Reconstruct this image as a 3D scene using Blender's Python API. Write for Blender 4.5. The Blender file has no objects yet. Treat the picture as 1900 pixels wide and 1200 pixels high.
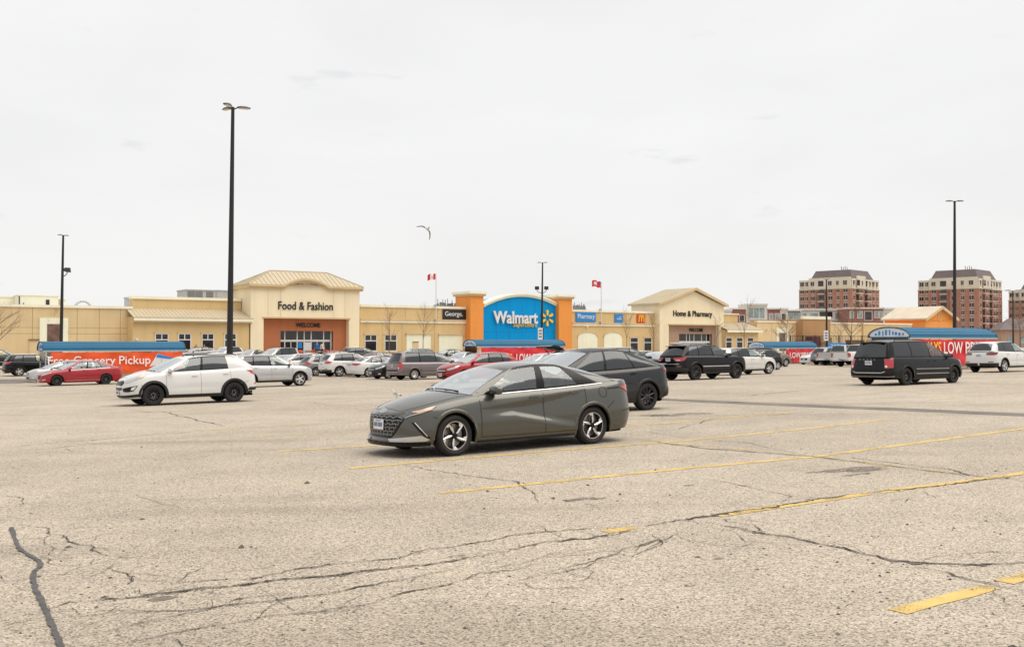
import bpy, bmesh, math, random
import numpy as np
from mathutils import Vector, Matrix
R = math.radians
PI = math.pi
scene = bpy.context.scene
COL = scene.collection

# ---------------------------------------------------------------- camera
FPX, CX, CY, PITCH, CAMZ = 1850.0, 950.0, 600.0, R(1.056), 1.736
cam_d = bpy.data.cameras.new('camera')
cam_d.sensor_width = 36.0
cam_d.lens = 36.0 * FPX / 1900.0
cam_d.clip_start = 0.1
cam_d.clip_end = 6000
cam = bpy.data.objects.new('camera', cam_d)
COL.objects.link(cam)
cam.location = (0, 0, CAMZ)
cam.rotation_euler = (PI / 2 + PITCH, 0, 0)
scene.camera = cam

# ---------------------------------------------------------------- sky, sun, exposure
SUN_EL, SUN_AZ = R(68), R(96)           # azimuth clockwise from +Y: light from the right, along the store front
world = bpy.data.worlds.new('World')
scene.world = world
world.use_nodes = True
wn, wl = world.node_tree.nodes, world.node_tree.links
wn.clear()
w_out = wn.new('ShaderNodeOutputWorld')
w_bg = wn.new('ShaderNodeBackground')
w_sky = wn.new('ShaderNodeTexSky')
w_sky.sky_type = 'NISHITA'
w_sky.sun_disc = False
w_sky.sun_elevation = SUN_EL
w_sky.sun_rotation = SUN_AZ
w_sky.dust_density = 3.0
w_tc = wn.new('ShaderNodeTexCoord')
w_map = wn.new('ShaderNodeMapping')
w_map.inputs['Scale'].default_value = (1.0, 1.0, 3.2)
w_n1 = wn.new('ShaderNodeTexNoise')
w_n1.inputs['Scale'].default_value = 2.6
w_n1.inputs['Detail'].default_value = 6
w_n1.inputs['Roughness'].default_value = 0.52
w_n1.inputs['Distortion'].default_value = 0.3
w_r = wn.new('ShaderNodeValToRGB')
w_r.color_ramp.elements[0].position = 0.30
w_r.color_ramp.elements[0].color = (4.38, 4.35, 4.32, 1)
w_r.color_ramp.elements[1].position = 0.62
w_r.color_ramp.elements[1].color = (4.70, 4.67, 4.63, 1)
# a few small darker cloud scraps
w_map2 = wn.new('ShaderNodeMapping')
w_map2.inputs['Scale'].default_value = (1.0, 1.0, 4.5)
w_n2 = wn.new('ShaderNodeTexNoise')
w_n2.inputs['Scale'].default_value = 9.0
w_n2.inputs['Detail'].default_value = 5
w_r2 = wn.new('ShaderNodeValToRGB')
w_r2.color_ramp.elements[0].position = 0.675
w_r2.color_ramp.elements[0].color = (0, 0, 0, 1)
w_r2.color_ramp.elements[1].position = 0.76
w_r2.color_ramp.elements[1].color = (0.5, 0.5, 0.5, 1)
w_mixc = wn.new('ShaderNodeMixRGB')
w_mixc.inputs['Color2'].default_value = (3.6, 3.62, 3.68, 1)
w_mix = wn.new('ShaderNodeMixRGB')
w_mix.inputs['Fac'].default_value = 0.96           # overcast: the cloud layer hides nearly all of the blue
wl.new(w_tc.outputs['Generated'], w_map.inputs['Vector'])
wl.new(w_map.outputs['Vector'], w_n1.inputs['Vector'])
wl.new(w_n1.outputs['Fac'], w_r.inputs['Fac'])
wl.new(w_tc.outputs['Generated'], w_map2.inputs['Vector'])
wl.new(w_map2.outputs['Vector'], w_n2.inputs['Vector'])
wl.new(w_n2.outputs['Fac'], w_r2.inputs['Fac'])
wl.new(w_r2.outputs['Color'], w_mixc.inputs['Fac'])
wl.new(w_r.outputs['Color'], w_mixc.inputs['Color1'])
wl.new(w_sky.outputs['Color'], w_mix.inputs['Color1'])
wl.new(w_mixc.outputs['Color'], w_mix.inputs['Color2'])
wl.new(w_mix.outputs['Color'], w_bg.inputs['Color'])
w_bg.inputs['Strength'].default_value = 0.1
wl.new(w_bg.outputs['Background'], w_out.inputs['Surface'])

sun_d = bpy.data.lights.new('sun', 'SUN')
sun_d.energy = 1.5
sun_d.angle = R(65)
sun_d.color = (1.0, 0.93, 0.84)
sun = bpy.data.objects.new('sun', sun_d)
COL.objects.link(sun)
_sd = Vector((math.sin(SUN_AZ) * math.cos(SUN_EL), math.cos(SUN_AZ) * math.cos(SUN_EL), math.sin(SUN_EL)))
sun.rotation_euler = _sd.to_track_quat('Z', 'Y').to_euler()
sun.location = (60, -40, 80)

vs = scene.view_settings
vs.view_transform = 'Standard'
vs.look = 'None'
vs.gamma = 1.0
vs.use_curve_mapping = False
vs.exposure = 1.0
scene.cycles.max_bounces = 8
scene.cycles.transparent_max_bounces = 24
scene.cycles.use_denoising = True

# ---------------------------------------------------------------- helpers
def ray(px, py):
    u, v = (px - CX) / FPX, -(py - CY) / FPX
    return Vector((u, math.cos(PITCH) - v * math.sin(PITCH), math.sin(PITCH) + v * math.cos(PITCH)))

C35, S35 = math.cos(R(35)), math.sin(R(35))

def pchip(pts):
    x = np.array([p[0] for p in pts], float)
    y = np.array([p[1] for p in pts], float)
    h = np.diff(x); d = np.diff(y) / h
    m = np.zeros_like(x)
    if len(x) == 2:
        m[:] = d[0]
    else:
        for i in range(1, len(x) - 1):
            if d[i - 1] * d[i] > 0:
                w1, w2 = 2 * h[i] + h[i - 1], h[i] + 2 * h[i - 1]
                m[i] = (w1 + w2) / (w1 / d[i - 1] + w2 / d[i])
        m[0], m[-1] = d[0], d[-1]
    def f(q):
        q = np.clip(np.asarray(q, float), x[0], x[-1])
        i = np.clip(np.searchsorted(x, q, side='right') - 1, 0, len(x) - 2)
        t = (q - x[i]) / h[i]
        return ((2*t**3 - 3*t**2 + 1) * y[i] + (t**3 - 2*t**2 + t) * h[i] * m[i]
                + (-2*t**3 + 3*t**2) * y[i+1] + (t**3 - t**2) * h[i] * m[i+1])
    return f

_hp = pchip([(-60,.55),(-30,.33),(0,.05),(13,-.09),(20,-.2),(27,-.3),(36,-.47),(42,-.62),(50,-.8),(55,-.9),
             (62,-1.0),(70,-1.05),(85,-1.0),(100,-.75),(116,-.42),(160,-.3),(400,-.3)])
_pg = np.arange(-60, 401, 1.0)
_hg = _hp(_pg)
def ground_cp(c, p):
    return .6 * np.tanh(c / 60) + np.interp(p, _pg, _hg)
def gz(x, y):
    return float(ground_cp(x * C35 + y * S35, -x * S35 + y * C35))
def gpt(px, py, dz=0.0):
    """the point of the ground seen at this pixel of the photograph"""
    d = ray(px, py)
    o = Vector((0, 0, CAMZ))
    t, step = 2.0, 2.0
    while t < 600:
        q = o + d * t
        if q.z < gz(q.x, q.y):
            break
        t += step
    lo, hi = t - step, t
    for _ in range(30):
        m = (lo + hi) / 2
        q = o + d * m
        if q.z < gz(q.x, q.y): hi = m
        else: lo = m
    return Vector((q.x, q.y, gz(q.x, q.y) + dz))
def at(px, py, Y):
    d = ray(px, py)
    t = Y / d.y
    return Vector((d.x * t, Y, CAMZ + d.z * t))

def tag(o, label=None, cat=None, group=None, kind=None):
    if label: o['label'] = label
    if cat: o['category'] = cat
    if group: o['group'] = group
    if kind: o['kind'] = kind
    return o
def empty(name, loc=(0, 0, 0), rz=0.0, label=None, cat=None, group=None, kind=None):
    o = bpy.data.objects.new(name, None)
    o.empty_display_size = 0.3
    COL.objects.link(o)
    o.location = loc
    o.rotation_euler = (0, 0, rz)
    return tag(o, label, cat, group, kind)

class MB:
    """collects shapes and links them as ONE mesh object"""
    def __init__(s):
        s.v, s.f, s.m = [], [], []
    def add(s, verts, faces, mi=0):
        b = len(s.v)
        s.v.extend([tuple(p) for p in verts])
        s.f.extend([tuple(i + b for i in f) for f in faces])
        s.m.extend([mi] * len(faces))
        return s
    def box(s, x0, x1, y0, y1, z0, z1, mi=0):
        v = [(x0,y0,z0),(x1,y0,z0),(x1,y1,z0),(x0,y1,z0),(x0,y0,z1),(x1,y0,z1),(x1,y1,z1),(x0,y1,z1)]
        return s.add(v, [(0,3,2,1),(4,5,6,7),(0,1,5,4),(1,2,6,5),(2,3,7,6),(3,0,4,7)], mi)
    def tube(s, a, b, r0, r1=None, n=8, mi=0, cap=True):
        a, b = Vector(a), Vector(b)
        r1 = r0 if r1 is None else r1
        d = (b - a).normalized()
        u = d.orthogonal().normalized(); w = d.cross(u)
        v, f = [], []
        for (c, r) in ((a, r0), (b, r1)):
            for i in range(n):
                t = 2 * PI * i / n
                v.append(c + u * (math.cos(t) * r) + w * (math.sin(t) * r))
        for i in range(n):
            j = (i + 1) % n
            f.append((i, j, n + j, n + i))
        if cap:
            f.append(tuple(range(n - 1, -1, -1))); f.append(tuple(range(n, 2 * n)))
        return s.add(v, f, mi)
    def prism(s, poly, y0, y1, mi=0):
        """polygon in x,z extruded along y"""
        n = len(poly)
        v = [(p[0], y0, p[1]) for p in poly] + [(p[0], y1, p[1]) for p in poly]
        f = [tuple(range(n)), tuple(range(2 * n - 1, n - 1, -1))]
        for i in range(n):
            j = (i + 1) % n
            f.append((i, n + i, n + j, j))
        return s.add(v, f, mi)
    def lathe(s, prof, axis='y', n=24, mi=0, c=(0, 0, 0)):
        v, f = [], []
        k = len(prof)
        for i in range(n):
            t = 2 * PI * i / n
            for (r, h) in prof:
                x, z = r * math.cos(t), r * math.sin(t)
                if axis == 'y': v.append((c[0] + x, c[1] + h, c[2] + z))
                else: v.append((c[0] + x, c[1] + z, c[2] + h))
        for i in range(n):
            j = (i + 1) % n
            for q in range(k - 1):
                f.append((i*k+q, i*k+q+1, j*k+q+1, j*k+q))
        return s.add(v, f, mi)
    def build(s, name, mats, parent=None, smooth=False, recalc=True, sharp=None):
        me = bpy.data.meshes.new(name)
        me.from_pydata(s.v, [], s.f)
        if not isinstance(mats, (list, tuple)): mats = [mats]
        for m in mats: me.materials.append(m)
        if len(mats) > 1:
            me.polygons.foreach_set('material_index', s.m)
        if recalc:
            bm = bmesh.new(); bm.from_mesh(me)
            bmesh.ops.recalc_face_normals(bm, faces=bm.faces)
            bm.to_mesh(me); bm.free()
        if smooth:
            me.polygons.foreach_set('use_smooth', [True] * len(me.polygons))
            me.set_sharp_from_angle(angle=sharp or R(35))
        me.update()
        o = bpy.data.objects.new(name, me)
        COL.objects.link(o)
        if parent is not None: o.parent = parent
        return o

def mesh_obj(name, me, parent=None, loc=(0, 0, 0), rot=(0, 0, 0)):
    o = bpy.data.objects.new(name, me)
    COL.objects.link(o)
    o.parent = parent
    o.location = loc
    o.rotation_euler = rot
    return o

def copy_tree(o, parent=None, paint=None):
    c = o.copy()
    COL.objects.link(c)
    c.parent = parent
    if paint and c.type == 'MESH':
        for sl in c.material_slots:
            key = sl.material.name if sl.material else ''
            if key in paint:
                sl.link = 'OBJECT'
                sl.material = paint[key]
    for ch in o.children:
        copy_tree(ch, c, paint)
    return c

# ---------------------------------------------------------------- materials
MATS = {}
def mat(name, rgb, rough=0.6, metal=0.0, var=0.08, scale=3.0, bump=0.0, coat=0.0, spec=0.5, emit=None, bscale=None, detail=4, stretch=None):
    m = bpy.data.materials.new(name)
    m.use_nodes = True
    n, l = m.node_tree.nodes, m.node_tree.links
    b = n['Principled BSDF']
    b.inputs['Roughness'].default_value = rough
    b.inputs['Metallic'].default_value = metal
    b.inputs['Specular IOR Level'].default_value = spec
    b.inputs['Coat Weight'].default_value = coat
    b.inputs['Coat Roughness'].default_value = 0.025
    b.inputs['Coat IOR'].default_value = 1.5
    tc = n.new('ShaderNodeTexCoord')
    vec = tc.outputs['Object']
    if stretch:
        mp = n.new('ShaderNodeMapping'); mp.inputs['Scale'].default_value = stretch
        l.new(vec, mp.inputs['Vector']); vec = mp.outputs['Vector']
    nz = n.new('ShaderNodeTexNoise')
    nz.inputs['Scale'].default_value = scale
    nz.inputs['Detail'].default_value = detail
    l.new(vec, nz.inputs['Vector'])
    rp = n.new('ShaderNodeValToRGB')
    a, c = 1 - var, 1 + var
    rp.color_ramp.elements[0].position = 0.3
    rp.color_ramp.elements[1].position = 0.7
    rp.color_ramp.elements[0].color = (rgb[0]*a, rgb[1]*a, rgb[2]*a, 1)
    rp.color_ramp.elements[1].color = (min(rgb[0]*c,1), min(rgb[1]*c,1), min(rgb[2]*c,1), 1)
    l.new(nz.outputs['Fac'], rp.inputs['Fac'])
    l.new(rp.outputs['Color'], b.inputs['Base Color'])
    if bump:
        n2 = n.new('ShaderNodeTexNoise'); n2.inputs['Scale'].default_value = bscale or scale * 6
        l.new(vec, n2.inputs['Vector'])
        bp = n.new('ShaderNodeBump'); bp.inputs['Strength'].default_value = bump
        bp.inputs['Distance'].default_value = 0.02
        l.new(n2.outputs['Fac'], bp.inputs['Height'])
        l.new(bp.outputs['Normal'], b.inputs['Normal'])
    if emit:
        b.inputs['Emission Color'].default_value = (*rgb, 1)
        b.inputs['Emission Strength'].default_value = emit
    MATS[name] = m
    return m

def worn(name, rgb, lo=0.42, hi=0.56, scale=2.0, rough=0.8, fine=60, var=0.12):
    """flat layer on the ground that is worn through in places"""
    m = mat(name, rgb, rough, 0, var, 8)
    n, l = m.node_tree.nodes, m.node_tree.links
    b = n['Principled BSDF']; out = n['Material Output']
    tc = n.new('ShaderNodeTexCoord')
    n1 = n.new('ShaderNodeTexNoise'); n1.inputs['Scale'].default_value = scale; n1.inputs['Detail'].default_value = 3
    n2 = n.new('ShaderNodeTexNoise'); n2.inputs['Scale'].default_value = fine; n2.inputs['Detail'].default_value = 2
    l.new(tc.outputs['Object'], n1.inputs['Vector']); l.new(tc.outputs['Object'], n2.inputs['Vector'])
    ad = n.new('ShaderNodeMath'); ad.operation = 'MULTIPLY_ADD'
    ad.inputs[1].default_value = 0.55
    l.new(n1.outputs['Fac'], ad.inputs[0])
    mu = n.new('ShaderNodeMath'); mu.operation = 'MULTIPLY'; mu.inputs[1].default_value = 0.45
    l.new(n2.outputs['Fac'], mu.inputs[0]); l.new(mu.outputs[0], ad.inputs[2])
    rp = n.new('ShaderNodeValToRGB')
    rp.color_ramp.elements[0].position = lo; rp.color_ramp.elements[1].position = hi
    l.new(ad.outputs[0], rp.inputs['Fac'])
    tr = n.new('ShaderNodeBsdfTransparent')
    mx = n.new('ShaderNodeMixShader')
    l.new(rp.outputs['Color'], mx.inputs['Fac'])
    l.new(tr.outputs[0], mx.inputs[1]); l.new(b.outputs[0], mx.inputs[2])
    l.new(mx.outputs[0], out.inputs['Surface'])
    return m

def glass(name, tint, refl=(0.95, 0.98, 1.0), ior=1.55, rough=.10):
    m = bpy.data.materials.new(name)
    m.use_nodes = True
    n, l = m.node_tree.nodes, m.node_tree.links
    n.remove(n['Principled BSDF'])
    out = n['Material Output']
    tr = n.new('ShaderNodeBsdfTransparent'); tr.inputs['Color'].default_value = (*tint, 1)
    tc = n.new('ShaderNodeTexCoord'); nz = n.new('ShaderNodeTexNoise'); nz.inputs['Scale'].default_value = 2.0
    rp = n.new('ShaderNodeValToRGB')
    rp.color_ramp.elements[0].color = (*[t * .9 for t in tint], 1); rp.color_ramp.elements[1].color = (*tint, 1)
    l.new(tc.outputs['Object'], nz.inputs['Vector']); l.new(nz.outputs['Fac'], rp.inputs['Fac']); l.new(rp.outputs['Color'], tr.inputs['Color'])
    gl = n.new('ShaderNodeBsdfGlossy'); gl.inputs['Color'].default_value = (*refl, 1); gl.inputs['Roughness'].default_value = rough
    # Schlick reflectance, the same from both sides of the pane
    f0 = ((ior - 1) / (ior + 1)) ** 2
    lw = n.new('ShaderNodeLayerWeight'); lw.inputs['Blend'].default_value = 0.5
    pw = n.new('ShaderNodeMath'); pw.operation = 'POWER'; pw.inputs[1].default_value = 5.0
    l.new(lw.outputs['Facing'], pw.inputs[0])
    fr = n.new('ShaderNodeMath'); fr.operation = 'MULTIPLY_ADD'; fr.inputs[1].default_value = 1 - f0; fr.inputs[2].default_value = f0
    l.new(pw.outputs[0], fr.inputs[0])
    mx = n.new('ShaderNodeMixShader')
    l.new(fr.outputs[0], mx.inputs['Fac']); l.new(tr.outputs[0], mx.inputs[1]); l.new(gl.outputs[0], mx.inputs[2])
    l.new(mx.outputs[0], out.inputs['Surface'])
    MATS[name] = m
    return m

def text_mesh(body, size, extrude=0.02, bold=0.0, align='CENTER', spacing=1.0, scale_x=1.0):
    cu = bpy.data.curves.new('lettering', 'FONT')
    cu.body = body; cu.size = size; cu.extrude = extrude / 2; cu.offset = bold
    cu.align_x = align; cu.align_y = 'CENTER'
    cu.space_character = spacing
    cu.resolution_u = 3
    o = bpy.data.objects.new('lettering', cu)
    COL.objects.link(o)
    dg = bpy.context.evaluated_depsgraph_get()
    me = bpy.data.meshes.new_from_object(o.evaluated_get(dg))
    bpy.data.objects.remove(o)
    bpy.data.curves.remove(cu)
    # stand the text up: x right, z up, facing -y
    n = len(me.vertices)
    co = np.empty(n * 3); me.vertices.foreach_get('co', co); co = co.reshape(-1, 3)
    q = np.stack([co[:, 0] * scale_x, -co[:, 2], co[:, 1]], 1)
    me.vertices.foreach_set('co', q.ravel()); me.update()
    return me
def text_obj(name, body, size, m, parent, loc, extrude=0.03, bold=0.0, align='CENTER', spacing=1.0, scale_x=1.0, rot=(0, 0, 0), width=None, height=None):
    me = text_mesh(body, size, extrude, bold, align, spacing, scale_x)
    if width:
        n = len(me.vertices); co = np.empty(n * 3); me.vertices.foreach_get('co', co); co = co.reshape(-1, 3)
        w = co[:, 0].max() - co[:, 0].min(); co[:, 0] = (co[:, 0] - (co[:, 0].max() + co[:, 0].min()) / 2) * width / w
        if height:
            hh = co[:, 2].max() - co[:, 2].min(); co[:, 2] = (co[:, 2] - (co[:, 2].max() + co[:, 2].min()) / 2) * height / hh
        me.vertices.foreach_set('co', co.ravel())
    me.materials.clear(); me.materials.append(m)
    o = mesh_obj(name, me, parent, loc, rot)
    return o
# ================================================================ GROUND
def ground_material():
    m = bpy.data.materials.new('weathered_asphalt')
    m.use_nodes = True
    n, l = m.node_tree.nodes, m.node_tree.links
    b = n['Principled BSDF']
    b.inputs['Roughness'].default_value = 0.9
    b.inputs['Specular IOR Level'].default_value = 0.25
    tc = n.new('ShaderNodeTexCoord')
    V = tc.outputs['Object']
    def noise(scale, detail, rough=0.5):
        q = n.new('ShaderNodeTexNoise'); q.inputs['Scale'].default_value = scale
        q.inputs['Detail'].default_value = detail; q.inputs['Roughness'].default_value = rough
        l.new(V, q.inputs['Vector']); return q.outputs['Fac']
    def ramp(src, stops):
        r = n.new('ShaderNodeValToRGB')
        e = r.color_ramp.elements
        while len(e) < len(stops): e.new(0.5)
        for i, (p, c) in enumerate(stops):
            e[i].position = p; e[i].color = (*c, 1) if len(c) == 3 else c
        l.new(src, r.inputs['Fac']); return r.outputs['Color']
    def mix(a, b_, fac, mode='MIX'):
        q = n.new('ShaderNodeMixRGB'); q.blend_type = mode
        if isinstance(fac, float): q.inputs['Fac'].default_value = fac
        else: l.new(fac, q.inputs['Fac'])
        l.new(a, q.inputs['Color1']); l.new(b_, q.inputs['Color2']); return q.outputs['Color']
    big = ramp(noise(0.11, 5), [(0.28, (.335, .291, .237)), (0.5, (.405, .354, .289)), (0.74, (.450, .396, .326))])
    mid = ramp(noise(0.9, 6, .6), [(0.25, (.86, .86, .87)), (0.55, (1, 1, 1)), (0.8, (1.07, 1.06, 1.04))])
    col = mix(big, mid, 1.0, 'MULTIPLY')
    # stones of the worn surface
    vo = n.new('ShaderNodeTexVoronoi'); vo.inputs['Scale'].default_value = 82.0
    l.new(V, vo.inputs['Vector'])
    sep = n.new('ShaderNodeSeparateColor'); l.new(vo.outputs['Color'], sep.inputs[0])
    sp = ramp(sep.outputs[0], [(0.0, (.16, .15, .15)), (0.17, (.42, .41, .40)), (0.30, (.95, .94, .93)), (0.8, (1.22, 1.21, 1.19)), (1.0, (1.75, 1.73, 1.69))])
    col = mix(col, sp, 0.72, 'MULTIPLY')
    fine = ramp(noise(150, 2), [(0.32, (.66, .65, .64)), (0.5, (1, 1, 1)), (0.7, (1.2, 1.2, 1.18))])
    col = mix(col, fine, 0.75, 'MULTIPLY')
    # dark binder showing between clusters of stones
    pit = ramp(noise(26, 4, .65), [(0.32, (.50, .49, .48)), (0.45, (1.03, 1.03, 1.03))])
    col = mix(col, pit, 0.7, 'MULTIPLY')
    # faint drips and tyre darkening along the stalls
    mp = n.new('ShaderNodeMapping'); mp.inputs['Rotation'].default_value = (0, 0, R(-35)); mp.inputs['Scale'].default_value = (.12, .75, 1)
    l.new(V, mp.inputs['Vector'])
    ns = n.new('ShaderNodeTexNoise'); ns.inputs['Scale'].default_value = 1.0; ns.inputs['Detail'].default_value = 5
    l.new(mp.outputs[0], ns.inputs['Vector'])
    st = ramp(ns.outputs['Fac'], [(0.30, (.80, .79, .78)), (0.46, (1, 1, 1))])
    col = mix(col, st, 0.8, 'MULTIPLY')
    l.new(col, b.inputs['Base Color'])
    bp = n.new('ShaderNodeBump'); bp.inputs['Strength'].default_value = 0.35; bp.inputs['Distance'].default_value = 0.006
    l.new(vo.outputs['Distance'], bp.inputs['Height']); l.new(bp.outputs[0], b.inputs['Normal'])
    return m
M_asphalt = ground_material()
M_patch = mat('patched_asphalt', (.15, .132, .114), .9, 0, .30, 1.2, .3, bscale=60)
M_yellow = worn('yellow_line_paint', (.58, .405, .13), .37, .47, 2.6, fine=85)
M_yellow_faint = worn('faded_line_paint', (.54, .41, .18), .46, .57, 1.6, fine=34)
M_crack = worn('crack_dark', (.040, .032, .027), .02, .12, 2.0, .95, 45)  # dark brown of the cracks, laid as flat ribbons
M_crack_soft = worn('crumbled_crack_edge', (.12, .10, .085), .50, .56, 5.0, .95, 75)
M_tar = mat('tar_seam', (.062, .056, .054), .6, 0, .45, 9, .4)
M_oil = worn('oil_stain_film', (.16, .125, .10), .44, .60, 1.8, .6, 20)

mb = MB()
cs = np.concatenate([[-900, -400], np.arange(-140, 261, 5.0), [400, 900]])
ps = np.concatenate([np.arange(-60, 131, 1.0), np.arange(135, 241, 5.0), [400, 900, 1600]])
for p in ps:
    for c in cs:
        mb.v.append((c * C35 - p * S35, c * S35 + p * C35, float(ground_cp(c, p))))
nc = len(cs)
for i in range(len(ps) - 1):
    for j in range(nc - 1):
        a = i * nc + j
        mb.f.append((a, a + 1, a + nc + 1, a + nc)); mb.m.append(0)
lot = mb.build('parking_lot', M_asphalt, smooth=True, recalc=False)
tag(lot, 'pale sun bleached asphalt of a large cracked car park', kind='structure')

def densify(pts, step):
    out = []
    for a, b in zip(pts[:-1], pts[1:]):
        n = max(1, int((b - a).length / step))
        for i in range(n): out.append(a.lerp(b, i / n))
    out.append(pts[-1])
    return out
def ribbon(mb, pts, w, dz, jit=0.0, wj=0.0, rng=None, taper=False):
    """strip lying on the ground; pts are ground points"""
    n = len(pts)
    L, Rr = [], []
    for i, p in enumerate(pts):
        a, b = pts[max(i - 1, 0)], pts[min(i + 1, n - 1)]
        d = Vector((b.x - a.x, b.y - a.y, 0)).normalized()
        nn = Vector((-d.y, d.x, 0))
        ww = w / 2
        if rng:
            ww *= 1 + rng.uniform(-wj, wj)
        if taper:
            ww *= max(0.15, min(1, min(i, n - 1 - i) / (0.18 * n + 1)))
        o = nn * (rng.gauss(0, jit) if rng and jit and 0 < i < n - 1 else 0)
        for s, lst in ((1, L), (-1, Rr)):
            q = p + o + nn * (ww * s)
            lst.append((q.x, q.y, gz(q.x, q.y) + dz))
    b0 = len(mb.v)
    mb.v += L + Rr
    for i in range(n - 1):
        mb.f.append((b0 + i, b0 + n + i, b0 + n + i + 1, b0 + i + 1)); mb.m.append(0)

def px_line(pts, step=0.5): return densify([gpt(*p) for p in pts], step)

# ---- painted stall lines (each a piece of the lot)
LINES = [
    ([(817,915),(1060,890),(1300,866),(1508,847.5)], 1), ([(1512,847),(1700,822),(1900,795),(2050,775)], 1),
    ([(1122,987),(1180,978)], 1), ([(1330,957),(1617,914.6),(1842,886),(1900,877),(2050,853)], 1),
    ([(648,869),(840,852),(1033,835.4)], 1), ([(1040,835),(1200,823),(1325,812.5),(1500,795),(1650,778)], 1),
    ([(516,837.5),(700,826)], 1), ([(1130,793),(1200,788),(1330,777),(1467,766)], 1),
    ([(1664,1134.6),(1840,1088.5)], 1), ([(1862,1080),(1990,1045)], 1),
    ([(1190,817),(1320,828),(1505,846.5)], 2), ([(1515,848.5),(1680,867),(1836,884)], 2), ([(1850,886),(1990,903)], 2),
    ([(430,812),(560,806),(690,800)], 0), ([(355,800),(520,790),(690,782)], 0), ([(478,738),(560,748),(690,761)], 2),
    ([(1560,735),(1700,724)], 0), ([(1720,743),(1900,727)], 0), ([(250,771),(420,764)], 0), ([(1170,757),(1300,751)], 0),
    ([(520,741),(640,736)], 0), ([(470,765),(560,760)], 0),
]
for pts, st in LINES:
    mb = MB()
    ribbon(mb, px_line(pts, .3), 0.135 if st != 2 else 0.11, 0.004, 0.004, 0.10, random.Random(len(pts) * 7 + st))
    o = mb.build('painted_line', M_yellow if st == 1 else M_yellow_faint, lot, recalc=False)

# ---- darker repair strip across the lot
mb = MB()
ta = densify([gpt(1040, 731.5), gpt(1234, 741), gpt(1560, 755), gpt(1900, 769.5), gpt(2100, 778)], 1.0)
ribbon(mb, ta, 0.95, 0.003, 0.0, 0.04, random.Random(3))
mb.build('asphalt_patch', M_patch, lot, recalc=False)
mb = MB()
ta = densify([gpt(-120, 708), gpt(0, 708), gpt(62, 707)], 1.0)
ribbon(mb, ta, 7.0, 0.003, 0.0, 0.03, random.Random(4))
mb.build('asphalt_patch', M_patch, lot, recalc=False)

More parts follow.
